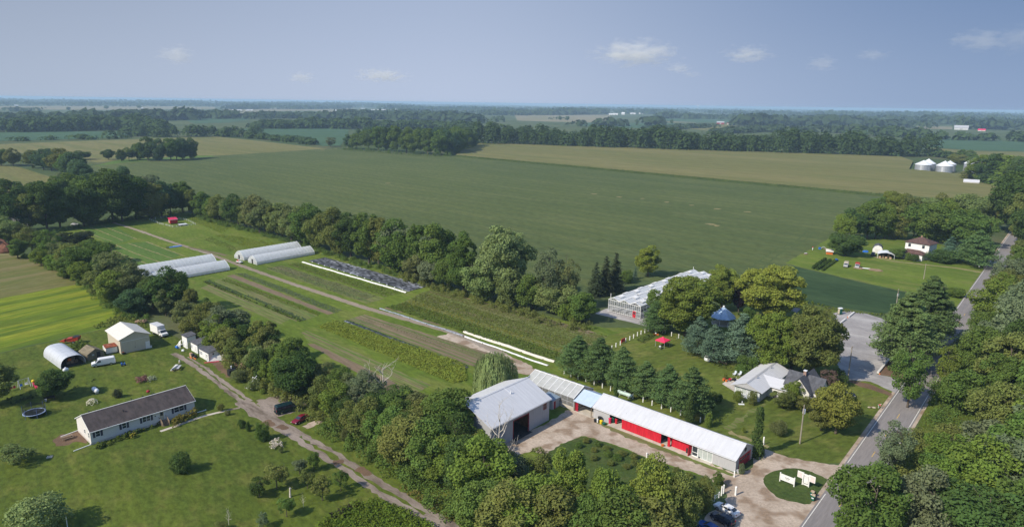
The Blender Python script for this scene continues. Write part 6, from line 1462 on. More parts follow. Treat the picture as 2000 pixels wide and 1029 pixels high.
def car(A, ang, label, style, mat, group=None, name='parked_car', cat='car', yshift=0):
    o = place(name, A, ang, label, cat, group)
    S = dict(
     sedan=dict(body=[(-2.4,.72,.35,.72),(-2.3,.83,.24,.95),(-1.6,.9,.2,1.0),(-.9,.91,.2,.98),(.6,.91,.2,.95),(1.3,.9,.2,.93),(2.1,.84,.22,.82),(2.38,.7,.32,.66)],
        cab=[(-1.85,.74,.95,1.0,.7),(-1.15,.78,.95,1.38,.6),(-.5,.79,.95,1.44,.62),(.3,.79,.94,1.42,.62),(1.25,.76,.9,.96,.7)], wb=(-1.4,1.42,.33)),
     suv=dict(body=[(-2.2,.78,.4,1.05),(-2.1,.88,.3,1.12),(-1.3,.91,.26,1.1),(.7,.92,.26,1.08),(1.3,.91,.26,1.06),(2.0,.84,.3,.98),(2.25,.72,.4,.8)],
        cab=[(-2.12,.78,1.05,1.12,.74),(-1.75,.8,1.05,1.58,.62),(-.6,.81,1.05,1.68,.64),(.3,.8,1.05,1.62,.63),(1.25,.77,1.02,1.08,.7)], wb=(-1.3,1.32,.37)),
     hatch=dict(body=[(-2.2,.72,.35,.75),(-2.1,.82,.25,.9),(-1.3,.86,.22,.93),(.6,.86,.22,.92),(1.4,.84,.22,.86),(2.05,.78,.25,.74),(2.25,.66,.34,.6)],
        cab=[(-1.75,.7,.9,.95,.66),(-1.1,.74,.9,1.3,.56),(-.3,.75,.9,1.36,.58),(.25,.75,.9,1.33,.58),(1.15,.72,.86,.9,.66)], wb=(-1.3,1.32,.32)),
     pickup=dict(body=[(-2.7,.85,.5,1.05),(-2.6,.93,.4,1.1),(0,.95,.4,1.1),(1.6,.93,.4,1.12),(2.5,.88,.42,1.05),(2.7,.78,.5,.9)],
        cab=[(-.9,.83,1.08,1.12,.78),(-.75,.84,1.08,1.75,.68),(.2,.84,1.08,1.82,.68),(.7,.83,1.08,1.75,.67),(1.45,.8,1.08,1.14,.72)], wb=(-1.7,1.75,.4)),
    )[style]
    mb = MB(); loft(mb, [(x, ring(w, z0, z1)) for x, w, z0, z1 in S['body']]); mb.build('body', mat, o, bevel=0)
    def cring(w, z0, z1, t): return [(-w, z0-.05), (-w*.99, z0+.02), (-t, z1-.04), (-t*.9, z1), (t*.9, z1), (t, z1-.04), (w*.99, z0+.02), (w, z0-.05)]
    c = S['cab']; mb = MB(); loft(mb, [(x, cring(w, z0, z1, t)) for x, w, z0, z1, t in c]); cab = mb.build('cabin', mat, o)
    # glass: windscreen, rear window, side windows lie a finger's width proud of the cabin
    def glass(nm, quad, off):
        p = [Vector(q) for q in quad]; n_ = (p[1]-p[0]).cross(p[2]-p[0]).normalized()
        if n_.dot(Vector(off)) < 0: n_ = -n_
        mb = MB(); mb.hexa([q+n_*.004 for q in p]+[q+n_*.018 for q in p]); mb.build(nm, MT['glass'], cab)
    def lerp(a, b, t): return tuple(a[i]+(b[i]-a[i])*t for i in range(len(a)))
    xf, xg = c[-1], c[-2]; xr, xs = c[0], c[1]
    for a, b, nm, off in ((xf, xg, 'windscreen', (1,0,1)), (xr, xs, 'rear_window', (-1,0,1))):
        lo, hi = lerp(a, b, .12), lerp(a, b, .9)
        glass(nm, [(lo[0],-lo[4]*.9,lo[3]),(lo[0],lo[4]*.9,lo[3]),(hi[0],hi[4]*.88,hi[3]),(hi[0],-hi[4]*.88,hi[3])], off)
    for s_ in (1, -1):
        segs = [(c[1], c[2]), (c[2], c[3])] if style != 'pickup' else [(c[1], c[3])]
        for a, b in segs:
            pa = lambda q, k: (q[0], s_*(q[1]*.99+(q[4]-q[1]*.99)*k), (q[2]+.02)+(q[3]-.04-q[2]-.02)*k)
            A_, B_ = lerp(a, b, .06), lerp(a, b, .94)
            glass('side_window', [pa(A_,.12),pa(B_,.12),pa(B_,.9),pa(A_,.9)], (0,s_,.2))
        A_, B_ = lerp(c[-2], c[-1], .02), lerp(c[-2], c[-1], .62)
        pa = lambda q, k: (q[0], s_*(q[1]*.99+(q[4]-q[1]*.99)*k), (q[2]+.02)+(q[3]-.04-q[2]-.02)*k)
        glass('side_window', [pa(A_,.12),pa(B_,.15),pa(B_,.5),pa(A_,.9)], (0,s_,.2))
    xb, xf_, r_ = S['wb']
    for x in (xb, xf_):
        for y in (-1, 1): wheel(o, x, y*(S['body'][3][1]-.09), r_, .22)
    x0, x1 = S['body'][0], S['body'][-1]
    for y in (-.62, .62):
        mb = MB(); mb.box(x1[0]-.17, x1[0]-.02, y-.16, y+.16, x1[3]-.12, x1[3]-.0); mb.build('headlight', MT['tankw'], o)
        mb = MB(); mb.box(x0[0]+.0, x0[0]+.12, y-.14, y+.14, x0[3]-.02, x0[3]+.12); mb.build('tail_light', MT['dred'], o)
    mb = MB(); mb.box(x0[0]-.03, x0[0]+.1, -.6, .6, x0[2]+.02, x0[2]+.2); mb.box(x1[0]-.1, x1[0]+.03, -.6, .6, x1[2]+.02, x1[2]+.16); mb.build('bumper', MT['black'] if style != 'sedan' else mat, o)
    return o
P_WHITE = paint('white_car_paint', (.75,.75,.74)); P_NAVY = paint('midnight_blue_paint', (.012,.016,.032)); P_BLUE = paint('bright_blue_paint', (.02,.075,.26)); P_RED = paint('maroon_paint', (.17,.008,.02)); P_TEAL = paint('dark_teal_paint', (.008,.025,.03)); P_SILV = paint('silver_paint', (.42,.42,.42)); P_BLK = paint('black_car_paint', (.012,.012,.013))
hd = heading((1440,1006), (1398,984))
car((1419,999), hd, 'white sedan parked nearest the red barn, nose to the fence', 'sedan', P_WHITE, 'cars parked by the fence')
car((1411,1019), hd, 'dark navy hatchback wagon parked between the white and the blue car', 'suv', P_NAVY, 'cars parked by the fence')
car((1386,1036), hd, 'bright blue car parked lowest at the bottom edge', 'sedan', P_BLUE, 'cars parked by the fence')
car((587,822), heading((598,812),(576,824)), 'maroon car parked on the grass by the hedgerow', 'hatch', P_RED)
car((1650,772), R(-25), 'dark car half hidden by the golden tree near the road', 'sedan', P_NAVY)
car((1705,499), R(-120), 'black pickup parked in front of the little white barn', 'pickup', P_BLK, name='pickup_truck', cat='pickup')
def van(A, ang, label, mat, name='cargo_van', dark=False):
    o = place(name, A, ang, label, 'van')
    mb = MB(); pr = [(-2.85,.5),(-2.88,1.3),(-2.75,2.0),(-2.55,2.12),(.9,2.12),(1.25,2.0),(1.95,1.25),(2.75,1.08),(2.88,.95),(2.88,.5)]
    secs = []
    for y, k in ((-1.0,.0),(-.96,.5),(-.86,1.0),(.86,1.0),(.96,.5),(1.0,.0)): pass
    n = len(pr); v = []
    for y, zs in ((-1.0,0),(-.88,1),(.88,1),(1.0,0)):
        for x, z in pr: v.append((x*(1 if zs else .985), y if z < 1.6 else y*(.98 if zs else .9), z if zs else (z if z < 1.9 else z-.08)))
    fs = [tuple(range(n)), tuple(range(3*n, 4*n))[::-1]]
    for i in range(3):
        for k in range(n): fs.append((i*n+k, (i+1)*n+k, (i+1)*n+(k+1) % n, i*n+(k+1) % n))
    mb.add(v, fs); mb.build('body', mat, o)
    def pl(nm, pts, d):
        mb = MB(); d = Vector(d); mb.hexa([Vector(p)+d*.006 for p in pts]+[Vector(p)+d*.03 for p in pts]); mb.build(nm, MT['glass'], o)
    pl('windscreen', [(1.9,-.78,1.31),(1.9,.78,1.31),(1.32,.74,1.93),(1.32,-.74,1.93)], (.7,0,.7))
    for s_ in (1, -1):
        pl('side_window', [(.62,s_*1.0,1.28),(1.62,s_*1.0,1.3),(1.2,s_*.93,1.78),(.62,s_*.93,1.8)], (0,s_,.25))
        if dark:
            for a, b in ((-2.6,-1.7),(-1.6,-.6),(-.5,.45)): pl('side_window', [(a,s_*1.0,1.3),(b,s_*1.0,1.3),(b,s_*.93,1.82),(a,s_*.93,1.82)], (0,s_,.25))
        mb = MB(); mb.box(1.35, 1.5, s_*1.02, s_*1.2, 1.3, 1.5); mb.build('wing_mirror', MT['black'], o)
        for x in (-1.75, 1.85): wheel(o, x, s_*.9, .38, .24)
        mb = MB(); mb.box(2.8, 2.9, s_*.62-.16, s_*.62+.16, .8, .98); mb.build('headlight', MT['tankw'], o)
        mb = MB(); mb.box(-2.92, -2.86, s_*.85-.08, s_*.85+.08, .9, 1.4); mb.build('tail_light', MT['dred'], o)
    if dark: pl('rear_window', [(-2.87,-.8,1.32),(-2.87,.8,1.32),(-2.78,.74,1.92),(-2.78,-.74,1.92)], (-1,0,.1))
    mb = MB(); mb.box(2.78, 2.95, -.95, .95, .38, .62); mb.box(-2.98, -2.82, -.95, .95, .38, .58); mb.build('bumper', MT['black'], o)
    mb = MB(); mb.box(2.86, 2.93, -.45, .45, .66, .98); mb.build('grille', MT['black'], o); return o
hv = heading((227,711), (179,719)); gv = (G(227,711)+G(179,719))/2+Vector((-math.sin(hv), math.cos(hv)))*-1.0
van(gv, hv, 'white cargo van parked in front of the cream barn', P_WHITE)
hv = heading((545,806), (580,797)); van((562,803), hv, 'dark teal passenger van parked against the hedgerow', P_TEAL, 'passenger_van', True)
# box truck
hb = heading((296,652), (314,660)); gb = G(305,656)+Vector((-math.sin(hb), math.cos(hb)))*1.15
o = empty('box_truck', gb.x, gb.y, 0, hb, 'white box truck parked against the hedge beside the cream barn', 'truck')
mb = MB(); mb.box(-3.6, 1.3, -1.15, 1.15, .85, 3.3); mb.build('cargo_box', MT['white'], o, bevel=.04)
mb = MB(); mb.box(-3.62, 1.32, -1.17, 1.17, 3.302, 3.36); mb.box(1.3, 1.5, -.9, .9, 2.7, 3.1); mb.build('box_roof', MT['galv'], o)
mb = MB(); mb.prism([(1.4,.5),(1.4,2.15),(2.1,2.15),(2.65,1.4),(3.55,1.2),(3.6,.5)], 'y', -.98, .98); mb.build('cab', P_WHITE, o, bevel=.05)
mb = MB(); mb.hexa([(2.2,-.82,2.08),(2.2,.82,2.08),(2.66,.86,1.45),(2.66,-.86,1.45),(2.24,-.82,2.1),(2.24,.82,2.1),(2.7,.86,1.47),(2.7,-.86,1.47)]); mb.build('windscreen', MT['glass'], o)
for s_ in (1, -1):
    mb = MB(); mb.prism([(1.6,1.35),(1.6,1.98),(2.05,1.98),(2.45,1.38)], 'y', s_*.985, s_*1.0); mb.build('side_window', MT['glass'], o)
    for x in (-2.2, 2.7): wheel(o, x, s_*.95, .42, .28)
    mb = MB(); mb.box(3.56, 3.63, s_*.7-.15, s_*.7+.15, .8, 1.0); mb.build('headlight', MT['tankw'], o)
mb = MB(); mb.box(-3.6, 3.4, -.5, .5, .5, .85); mb.build('chassis', MT['black'], o)
mb = MB(); mb.box(3.58, 3.72, -.95, .95, .4, .62); mb.build('bumper', MT['black'], o)
# utility cart
o = place('utility_cart', (468,514), heading((462,513),(474,515)), 'small white utility cart with red load beside the tunnels', 'cart')
mb = MB(); mb.box(-1.5, .1, -.75, .75, .6, .95); mb.box(.15, 1.4, -.7, .7, .5, .85); mb.build('body', P_WHITE, o)
mb = MB(); mb.box(-.05, .75, -.68, .68, 1.78, 1.86); [mb.box(x, x+.06, y, y+.06, .85, 1.78) for x in (-.03, .68) for y in (-.66, .6)]; mb.build('canopy', MT['white'], o)
mb = MB(); mb.box(-1.2, -.4, -.4, .4, .951, 1.4); mb.build('load', MT['red'], o)
for x in (-1.0, 1.0):
    for y in (-.72, .72): wheel(o, x, y, .32, .24)
# old trucks on the far yard
for A, hd_, lb, m1, m2 in (((1652,521), R(-120), 'old grey truck standing left on the far yard', P_SILV, MT['tan']), ((1674,523), R(-120), 'old grey truck with a red load standing right on the far yard', P_SILV, MT['farmred'])):
    o = place('old_truck', A, hd_, lb, 'truck', 'old trucks on the far yard')
    mb = MB(); mb.box(-2.6, .3, -1.0, 1.0, .8, 2.3); mb.build('box_body', m2, o, bevel=.2)
    mb = MB(); mb.prism([(.35,.5),(.35,1.9),(1.2,1.9),(1.6,1.25),(2.7,1.1),(2.75,.5)], 'y', -.9, .9); mb.build('cab', m1, o, bevel=.06)
    mb = MB(); mb.hexa([(1.22,-.75,1.85),(1.22,.75,1.85),(1.6,.78,1.3),(1.6,-.78,1.3),(1.27,-.75,1.86),(1.27,.75,1.86),(1.65,.78,1.31),(1.65,-.78,1.31)]); mb.build('windscreen', MT['glass'], o)
    for x in (-1.7, 1.9):
        for y in (-.85, .85): wheel(o, x, y, .38, .24)
def clutter(name, A, label, cat, parts, ang=0, group=None):
    """parts: (part name, material, [boxes or ('t', pts, r) or ('b', centre, r)])"""
    o = place(name, A, ang, label, cat, group)
    for nm, mt, shapes in parts:
        each = nm in ('wheel', 'leg', 'post', 'upright', 'bench', 'trestle', 'drum', 'block', 'armrest', 'stone')
        for grp in ([[s_] for s_ in shapes] if each else [shapes]):
            mb = MB()
            for s_ in grp:
                if s_[0] == 't': mb.tube(s_[1], s_[2], 7)
                elif s_[0] == 'b': mb.blob(s_[1], s_[2], n=10, jit=s_[3] if len(s_) > 3 else 0)
                elif s_[0] == 'h': mb.hexa(s_[1])
                else: mb.box(*s_)
            mb.build(nm, MT[mt] if isinstance(mt, str) else mt, o)
    return o
clutter('riding_mower', (1634,510), 'blue riding mower at the end of the vine rows', 'mower', [('body','blue',[(-.7,.7,-.4,.4,.4,.9),(-.8,-.3,-.3,.3,.9,1.3)]),('deck','black',[(-.4,.4,-.65,.65,.15,.38)]),('wheel','rubber',[('t',[(-.6,-.55,.35),(-.6,.55,.35)],.33),('t',[(.65,-.45,.22),(.65,.45,.22)],.2)])], R(30))
clutter('yard_junk', (1608,487), 'heap of scrap and blue parts left of the little lean-to on the far yard', 'junk heap', [('frame','galv2',[('t',[(-2,0,0),(0,.5,1.4),(2,0,.2)],.12),('t',[(-1.5,1,0),(1,.4,1.2)],.1)]),('drum','blue',[(-2.4,-1.5,-.5,.4,.02,1.1)]),('board','wood',[(.2,2.2,-.6,.2,.02,.5)])])
clutter('lean_to', (1620,497), 'little orange and white plank lean-to on the far yard', 'shed', [('wall','orange',[(-1.5,1.5,-.1,1.8,.02,1.4)]),('roof','stucco',[('h',[(-1.8,-.6,1.42),(1.8,-.6,1.42),(1.8,2.2,2.3),(-1.8,2.2,2.3),(-1.8,-.6,1.5),(1.8,-.6,1.5),(1.8,2.2,2.38),(-1.8,2.2,2.38)])]),('post','wood',[(-1.6,-1.5,2.0,2.1,0,2.2),(1.5,1.6,2.0,2.1,0,2.2)])], R(-20))
clutter('tarped_heap', (1690,493), 'low heap under a blue tarp left of the little white barn', 'heap', [('tarp','blue',[('b',(0,0,.3),(1.6,.9,.8),.15)]),('crates','wood',[(-4,-2.4,-.5,.6,.02,.7)])])
clutter('brush_pile', (1696,527), 'long low brush pile with a white pipe on the far yard', 'brush pile', [('branches','wood',[('b',(-4,0,.2),(2.2,.8,.6),.3),('b',(3,-.5,.2),(3,.9,.7),.3)]),('pipe','tankw',[('t',[(-2.5,.4,.5),(1.5,0,.6)],.2)])], R(-25))
clutter('pallet_stack', (1575,497), 'small stack of junk beside a bush at the yard edge', 'junk heap', [('boards','wood',[(-1.2,.2,-.5,.5,.02,.4),(-.9,.5,-.4,.6,.402,.7)]),('sheet','tankw',[(-1.0,.3,-.3,.4,.705,.76)])])
clutter('water_hydrant', (1587,488), 'little white and red post at the soybean edge', 'post', [('post','tankw',[('t',[(0,0,0),(0,0,1.4)],.18)]),('cap','red',[('b',(0,0,1.45),.28)])])
# portable toilet
o = place('portable_toilet', (1640,613.5), R(20), 'green portable toilet with white roof at the edge of the soybeans', 'toilet')
mb = MB(); mb.box(-.58, .58, -.58, .58, .1, 2.15); mb.build('cabin', MT['green_plastic'], o, bevel=.05); mb = MB(); mb.box(-.64, .64, -.64, .64, 2.152, 2.25); mb.prism([(-.6,2.25),(.6,2.25),(.3,2.45),(-.3,2.45)], 'x', -.6, .6); mb.build('roof', MT['tankw'], o)
mb = MB(); mb.box(-.61, -.585, -.42, .42, .2, 2.0); mb.build('door', MT['tan'], o); mb = MB(); mb.box(-.7, .7, -.7, .7, .02, .1); mb.build('skid', MT['black'], o)
# concrete bumpers of the parking lot
def beam(a, b, label, w=.55, h=.5, z=0):
    ga, gb_ = G(*a), G(*b); o = empty('kerb_beam', ga.x, ga.y, z, ang_of(ga, gb_), label, 'kerb', 'pale timber edgings of the parking lot'); L = (gb_-ga).length
    n = max(1, round(L/3.5))
    for i in range(n): mb = MB(); mb.box(L*i/n+.02, L*(i+1)/n-.02, -w/2, w/2, .03, h); mb.build('block', MT['lime'], o)
beam((1657,620), (1668,611), 'short pale edging next to the portable toilet'); beam((1636,636), (1651.5,624), 'pale edging left of the parking lot entrance gap'); beam((1643,654), (1658,656.5), 'pale edging running across beside the dark maple'); beam((1650,664), (1658.5,657.5), 'short pale edging turning the corner beside the dark maple'); beam((1714.5,729), (1741,697), 'long pale edging under the white pine')
for p, lb in (((1655.5,620.5),'orange cone at the gap in the pale edgings'), ((1718,731),'small orange cone at the lower end of the long edging')):
    o = place('traffic_cone', p, 0, lb, 'cone'); mb = MB(); mb.lathe([(.16,.05),(.03,.6)], n=10); mb.build('cone_body', MT['orange'], o); mb = MB(); mb.box(-.2,.2,-.2,.2,.02,.05); mb.build('base', MT['orange'], o)
# utility poles
def pole(A, top, label, trans=None, arms=0, r=.14):
    g = G(*A); h = height_at(g.x, g.y, top); o = empty('utility_pole', g.x, g.y, 0, R(50), label, 'utility pole', 'utility poles'); mb = MB(); mb.tube([(0,0,0),(0,0,h*.5),(0,0,h)], [r*1.2, r, r*.75], 9); mb.build('pole', MT['pole'], o)
    for i in range(arms): mb = MB(); mb.box(-.9, .9, -.06, .06, h-.5-i*.8, h-.36-i*.8); [mb.tube([(x,0,h-.36-i*.8),(x,0,h-.15-i*.8)], .05, 6) for x in (-.8, 0, .8)]; mb.build('cross_arm', MT['pole'], o)
    if trans: t = MB(); t.tube([(.42,0,h-trans-1.0),(.42,0,h-trans)], .3, 12); t.build('transformer', MT['tankw'], o); b = MB(); b.box(.1,.2,-.05,.05,h-trans-.7,h-trans-.5); b.build('bracket', MT['black'], o)
    return o, h
pole((1562,866), 790, 'pole with a white transformer on the lawn before the grey house', 1.2); pole((1655,747), 676, 'bare dark pole at the lower edge of the parking lot', None, 1); pole((1751,593), 564, 'pole with a white box at the edge of the soybeans', 2.0, 1); pole((1804,545), 515, 'grey pole on the far yard below the white farmhouse', None); pole((1974,393), 381, 'thin pale pole far up beside the maize field', .8, 0, .2)
g = G(133,1036); o = empty('thin_pole', g.x, g.y, 0, 0, 'thin white pole at the bottom edge right of the big bush', 'pole'); mb = MB(); mb.tube([(0,0,0),(0,0,height_at(g.x,g.y,1009))], .06, 8); mb.build('pole', MT['tankw'], o); mb = MB(); mb.lathe([(.08,height_at(g.x,g.y,1009)),(.02,height_at(g.x,g.y,1009)+.08)], n=8); mb.build('cap', MT['tankw'], o)
# white posts
PROTO = None
def post(px, py, label, h=1.35, w=.22, group='white wooden posts'):
    global PROTO
    g = G(px, py)
    if PROTO is None:
        PROTO = empty('white_post', g.x, g.y, 0, AB, label, 'post', group); mb = MB(); mb.box(-.11,.11,-.11,.11,0,1.3); mb.build('post', MT['white'], PROTO); mb = MB(); mb.hexa([(-.13,-.13,1.301),(.13,-.13,1.301),(.13,.13,1.301),(-.13,.13,1.301),(-.05,-.05,1.4),(.05,-.05,1.4),(.05,.05,1.4),(-.05,.05,1.4)]); mb.build('cap', MT['white'], PROTO); o = PROTO
    else: o = copy_tree(PROTO); o.location = (g.x, g.y, 0); o['label'] = label
    o.scale = (w/.22, w/.22, h/1.4); return o
R1 = [(1102,731),(1115,735.5),(1129,740),(1144.5,745.5),(1160.5,751.5),(1176.5,757.5),(1192.5,763),(1236,778),(1256,785),(1273.5,791.5),(1292,798),(1310,804),(1329,811),(1367.5,824)]
for i, p in enumerate(R1): post(*p, f'white post, {ordinal(i+1)} from the left in the row behind the red barn', group='white posts behind the red barn')
post(1377,817,'white post set back at the right end of the row behind the red barn'); post(1111,726,'white post set back at the left end of the row behind the red barn')
R2 = [(1186,687.5),(1195,682.5),(1203,677.5),(1211.5,674),(1222,668),(1230,664),(1237.5,660.5),(1245,656),(1252,653),(1259.5,650),(1266,646.5)]
for i, p in enumerate(R2): post(*p, f'white post, {ordinal(i+1)} from the bottom in the row climbing towards the glasshouse', group='white posts climbing to the glasshouse')
for i, p in enumerate([(1311.5,656),(1325.5,660),(1383.5,692),(1400,697),(1416,701),(1432,705.5)]): post(*p, f'white post, {ordinal(i+1)} from the left along the pines behind the canopy', group='white posts along the blue pines')
post(1263,895,'single white post on the grass facing the red barn'); post(1434,931,'short white post at the right front corner of the red barn'); post(1491,868,'white post with a round knob on the lawn by the drive', 1.9, .26); post(1436.5,966.5,'white gate post right of the rail fence', 1.9, .3); post(1409,967,'white gate post at the top end of the rail fence', 2.0, .22); post(1413,963,'second white gate post close behind the first', 1.9, .2); post(1296,724+0-680+640 if False else 1, 'x') if False else None
o = place('red_gate', (1213,671.5), ang_of(G(1211,674), G(1222,668)), 'red board gate between two white posts', 'gate'); mb = MB(); mb.box(.1, 2.4, -.06, .06, .25, 1.45); mb.build('board_panel', MT['red'], o); mb = MB(); mb.box(.1, 2.4, -.09, -.062, .5, .62); mb.box(.1, 2.4, -.09, -.062, 1.1, 1.22); mb.build('rail', MT['dred'], o)
def rail_fence(a, b, label, n):
    ga, gb_ = G(*a), G(*b); o = empty('rail_fence', ga.x, ga.y, 0, ang_of(ga, gb_), label, 'fence'); L = (gb_-ga).length
    for i in range(n): mb = MB(); x = L*i/(n-1); mb.box(x-.07, x+.07, -.07, .07, 0, 1.3); mb.build('post', MT['white'], o)
    for z in (.55, 1.05): mb = MB(); mb.box(.07, L-.07, -.1, -.071, z, z+.14); mb.build('rail', MT['white'], o)
rail_fence((1386,984), (1404,972), 'white two rail fence above the white sedan', 3); rail_fence((1345,1022), (1362,1010), 'white rail fence in the shade of the trees by the parked cars', 3)
# signs on the island
def text_bits(parent, x0, z0, w, rows_, mat, y):
    """lines of lettering too small to read: rows of little strokes"""
    rr = random.Random(5)
    for (z, hh, a, b) in rows_:
        mb = MB(); x = a
        while x < b:
            k = rr.uniform(.04, .1); mb.box(x, min(b, x+k), y-.006, y, z, z+hh); x += k+rr.uniform(.02, .05)
        mb.build('lettering', mat, parent)
def letters(parent, txt, x, y, z, size, mat, name='lettering'):
    cu = bpy.data.curves.new(name, 'FONT'); cu.body = txt; cu.size = size; cu.align_x = 'CENTER'; cu.extrude = .004
    t = bpy.data.objects.new(name, cu); COL.objects.link(t); bpy.context.view_layer.update()
    dg = bpy.context.evaluated_depsgraph_get(); me = bpy.data.meshes.new_from_object(t.evaluated_get(dg)); bpy.data.objects.remove(t)
    me.transform(Matrix.Translation((x, y, z)) @ Matrix.Rotation(R(90), 4, 'X')); me.materials.clear(); me.materials.append(mat)
    return link(name, me, parent)
M_INK = plain('grey_ink', (.12,.12,.14), .7); M_PINKINK = plain('pale_red_ink', (.62,.32,.30), .7)
ga, gb_ = G(1523,939), G(1550.5,950); o = empty('farm_sign', ga.x, ga.y, 0, ang_of(ga, gb_), 'wide white sign board between two posts on the grass island', 'sign'); L = (gb_-ga).length
for x in (0, L): mb = MB(); mb.box(x-.09, x+.09, -.09, .09, 0, 1.95); mb.build('post', MT['white'], o)
mb = MB(); mb.box(.09, L-.09, -.03, .03, .45, 1.75); bd = mb.build('board', MT['white'], o)
letters(bd, 'GREEN', L/2, -.04, 1.12, .30, M_INK) if False else letters(bd, 'VEGEOM', L/2, -.04, 1.12, .30, M_INK) if False else text_bits(bd, 0, 0, 0, [(1.12,.2,L*.33,L*.68),(.88,.1,L*.4,L*.62)], M_INK, -.031)
ga, gb_ = G(1567,945.5), G(1579,950.5); o = empty('notice_board', ga.x, ga.y, 0, ang_of(ga, gb_), 'white notice board with two side wings covered in pink lines', 'sign'); L = (gb_-ga).length
for x in (0, L): mb = MB(); mb.box(x-.1, x+.1, -.1, .1, 0, 2.6); mb.build('post', MT['white'], o)
mb = MB(); mb.box(.1, L-.1, -.03, .03, .35, 2.45); bd = mb.build('board', MT['white'], o); mb = MB(); mb.box(.1, L-.1, -.035, .035, .1, .32); mb.build('lower_rail', MT['white'], o)
mb = MB(); [mb.box(*b_) for b_ in ((.12,.19,-.05,-.031,.5,2.2),(L-.19,L-.12,-.05,-.031,.5,2.2),(.19,L-.19,-.05,-.031,.42,.52))]; mb.build('dark_border', M_INK, bd)
text_bits(bd, 0, 0, 0, [(1.9,.12,.35,L-.35),(1.6,.05,.3,L-.3)], MT['galv2'], -.031)
for a, b, nm in ((-1.15,-.1,'wing'),(L+.1,L+1.15,'wing')):
    mb = MB(); mb.box(a, b, -.03, .03, 1.25, 2.6); w = mb.build(nm, MT['white'], o); text_bits(w, 0, 0, 0, [(1.35+.12*i,.05,a+.1,b-.1) for i in range(9)], M_PINKINK, -.031)
# bins with cardboard
for (p, lb, hh) in (((1588,977),'front green wheelie bin overflowing with cardboard on the island',1.05), ((1586.5,970),'rear green wheelie bin topped with flat cardboard on the island',1.05)):
    o = place('wheelie_bin', p, R(-50), lb, 'bin', 'green wheelie bins'); mb = MB(); mb.hexa([(-.25,-.3,.12),(.25,-.3,.12),(.25,.3,.12),(-.25,.3,.12),(-.33,-.4,hh),(.33,-.4,hh),(.33,.4,hh),(-.33,.4,hh)]); b_ = mb.build('body', MT['green_plastic'], o)
    mb = MB(); mb.box(-.2,.2,-.37,-.36,.55,.8); mb.build('label_patch', MT['tankw'], b_)
    for x in (-.27,.27): mb = MB(); mb.tube([(x-.04,.32,.14),(x+.04,.32,.14)], .14, 12); mb.build('wheel', MT['rubber'], o)
    mb = MB(); mb.box(-.38,.38,.42,.5,hh-.6,hh+.05); mb.build('lid', MT['black'], o)
    g = G(*p); c_ = empty('cardboard_boxes', g.x, g.y, hh, R(-40), 'flattened boxes sticking out of the '+('front' if p[1] > 975 else 'rear')+' green bin', 'cardboard'); mb = MB(); mb.box(-.35,.3,-.2,.25,.0,.25); mb.build('flat_box', MT['card'], c_); mb = MB(); mb.hexa([(-.1,-.3,.02),(.35,-.35,.05),(.4,-.25,.05),(-.05,-.2,.02),(-.15,-.35,.45),(.35,-.4,.4),(.4,-.3,.4),(-.1,-.25,.45)]); mb.build('flat_box', MT['tan'], c_)
# canopy tent
o = place('canopy_tent', (1280,676), ang_of(G(1280,676), G(1297,681)), 'bright pink red pop up canopy on the lawn', 'canopy'); S_ = 3.1
for x in (0, S_):
    for y in (0, S_): mb = MB(); mb.tube([(x,y,0),(x,y,2.05)], .05, 6); mb.build('leg', MT['galv2'], o)
mb = MB(); k = .12; c4 = [(-k,-k),(S_+k,-k),(S_+k,S_+k),(-k,S_+k)]; a_ = 1.15; q4 = [(a_,a_),(S_-a_,a_),(S_-a_,S_-a_),(a_,S_-a_)]
v = [(x,y,1.85) for x,y in c4]+[(x,y,2.1) for x,y in c4]+[(x,y,2.75) for x,y in q4]+[(S_/2,S_/2,3.2)]
mb.add(v, [(0,1,5,4),(1,2,6,5),(2,3,7,6),(3,0,4,7),(4,5,9,8),(5,6,10,9),(6,7,11,10),(7,4,8,11),(8,9,12),(9,10,12),(10,11,12),(11,8,12)]); mb.build('canopy', MT['canopy'], o)
clutter('folding_table', (1290,681), 'dark folding table with boxes under the pink canopy', 'table', [('top','black',[(-.9,.9,-.4,.4,.7,.75)]),('leg','galv2',[(x,x+.05,y,y+.05,0,.7) for x in (-.8,.75) for y in (-.35,.3)]),('box','tankw',[(-.6,-.1,-.3,.2,.752,1.05)])], R(45))
clutter('dome_tent', (1382,703), 'little white dome tent beside the white posts', 'tent', [('fabric','tankw',[('b',(0,0,.45),(1.1,1.1,1.15))]),('door_flap','stucco',[('h',[(-.3,-1.14,.02),(.3,-1.14,.02),(.3,-1.2,.02),(-.3,-1.2,.02),(-.1,-.86,1.05),(.1,-.86,1.05),(.1,-.9,1.05),(-.1,-.9,1.05)])])])
clutter('raised_bed', (1403,706), 'narrow wooden raised bed behind the little tent', 'planter', [('board','wood',[(-2.6,2.6,-.45,-.4,.02,.35),(-2.6,2.6,.4,.45,.02,.35),(-2.6,-2.55,-.4,.4,.02,.35),(2.55,2.6,-.4,.4,.02,.35)]),('soil',M_SOILD,[(-2.54,2.54,-.39,.39,.02,.3)])], R(-40))
clutter('wood_figure', (1296.5,651), 'pale upright driftwood figure under the trees behind the canopy', 'sculpture', [('trunk','deadwood',[('t',[(-.5,0,0),(-.25,0,1.0),(0,0,2.2),(.1,.1,3.0)],[.12,.14,.2,.1]),('t',[(.5,.1,0),(.3,0,1.0),(.05,0,2.0)],[.1,.12,.16])]),('branch','deadwood',[('t',[(-.25,0,1.2),(-.8,.2,.9),(-1.0,.2,.4)],[.1,.08,.05]),('t',[(.0,0,2.2),(.45,0,2.8)],[.1,.05])])])
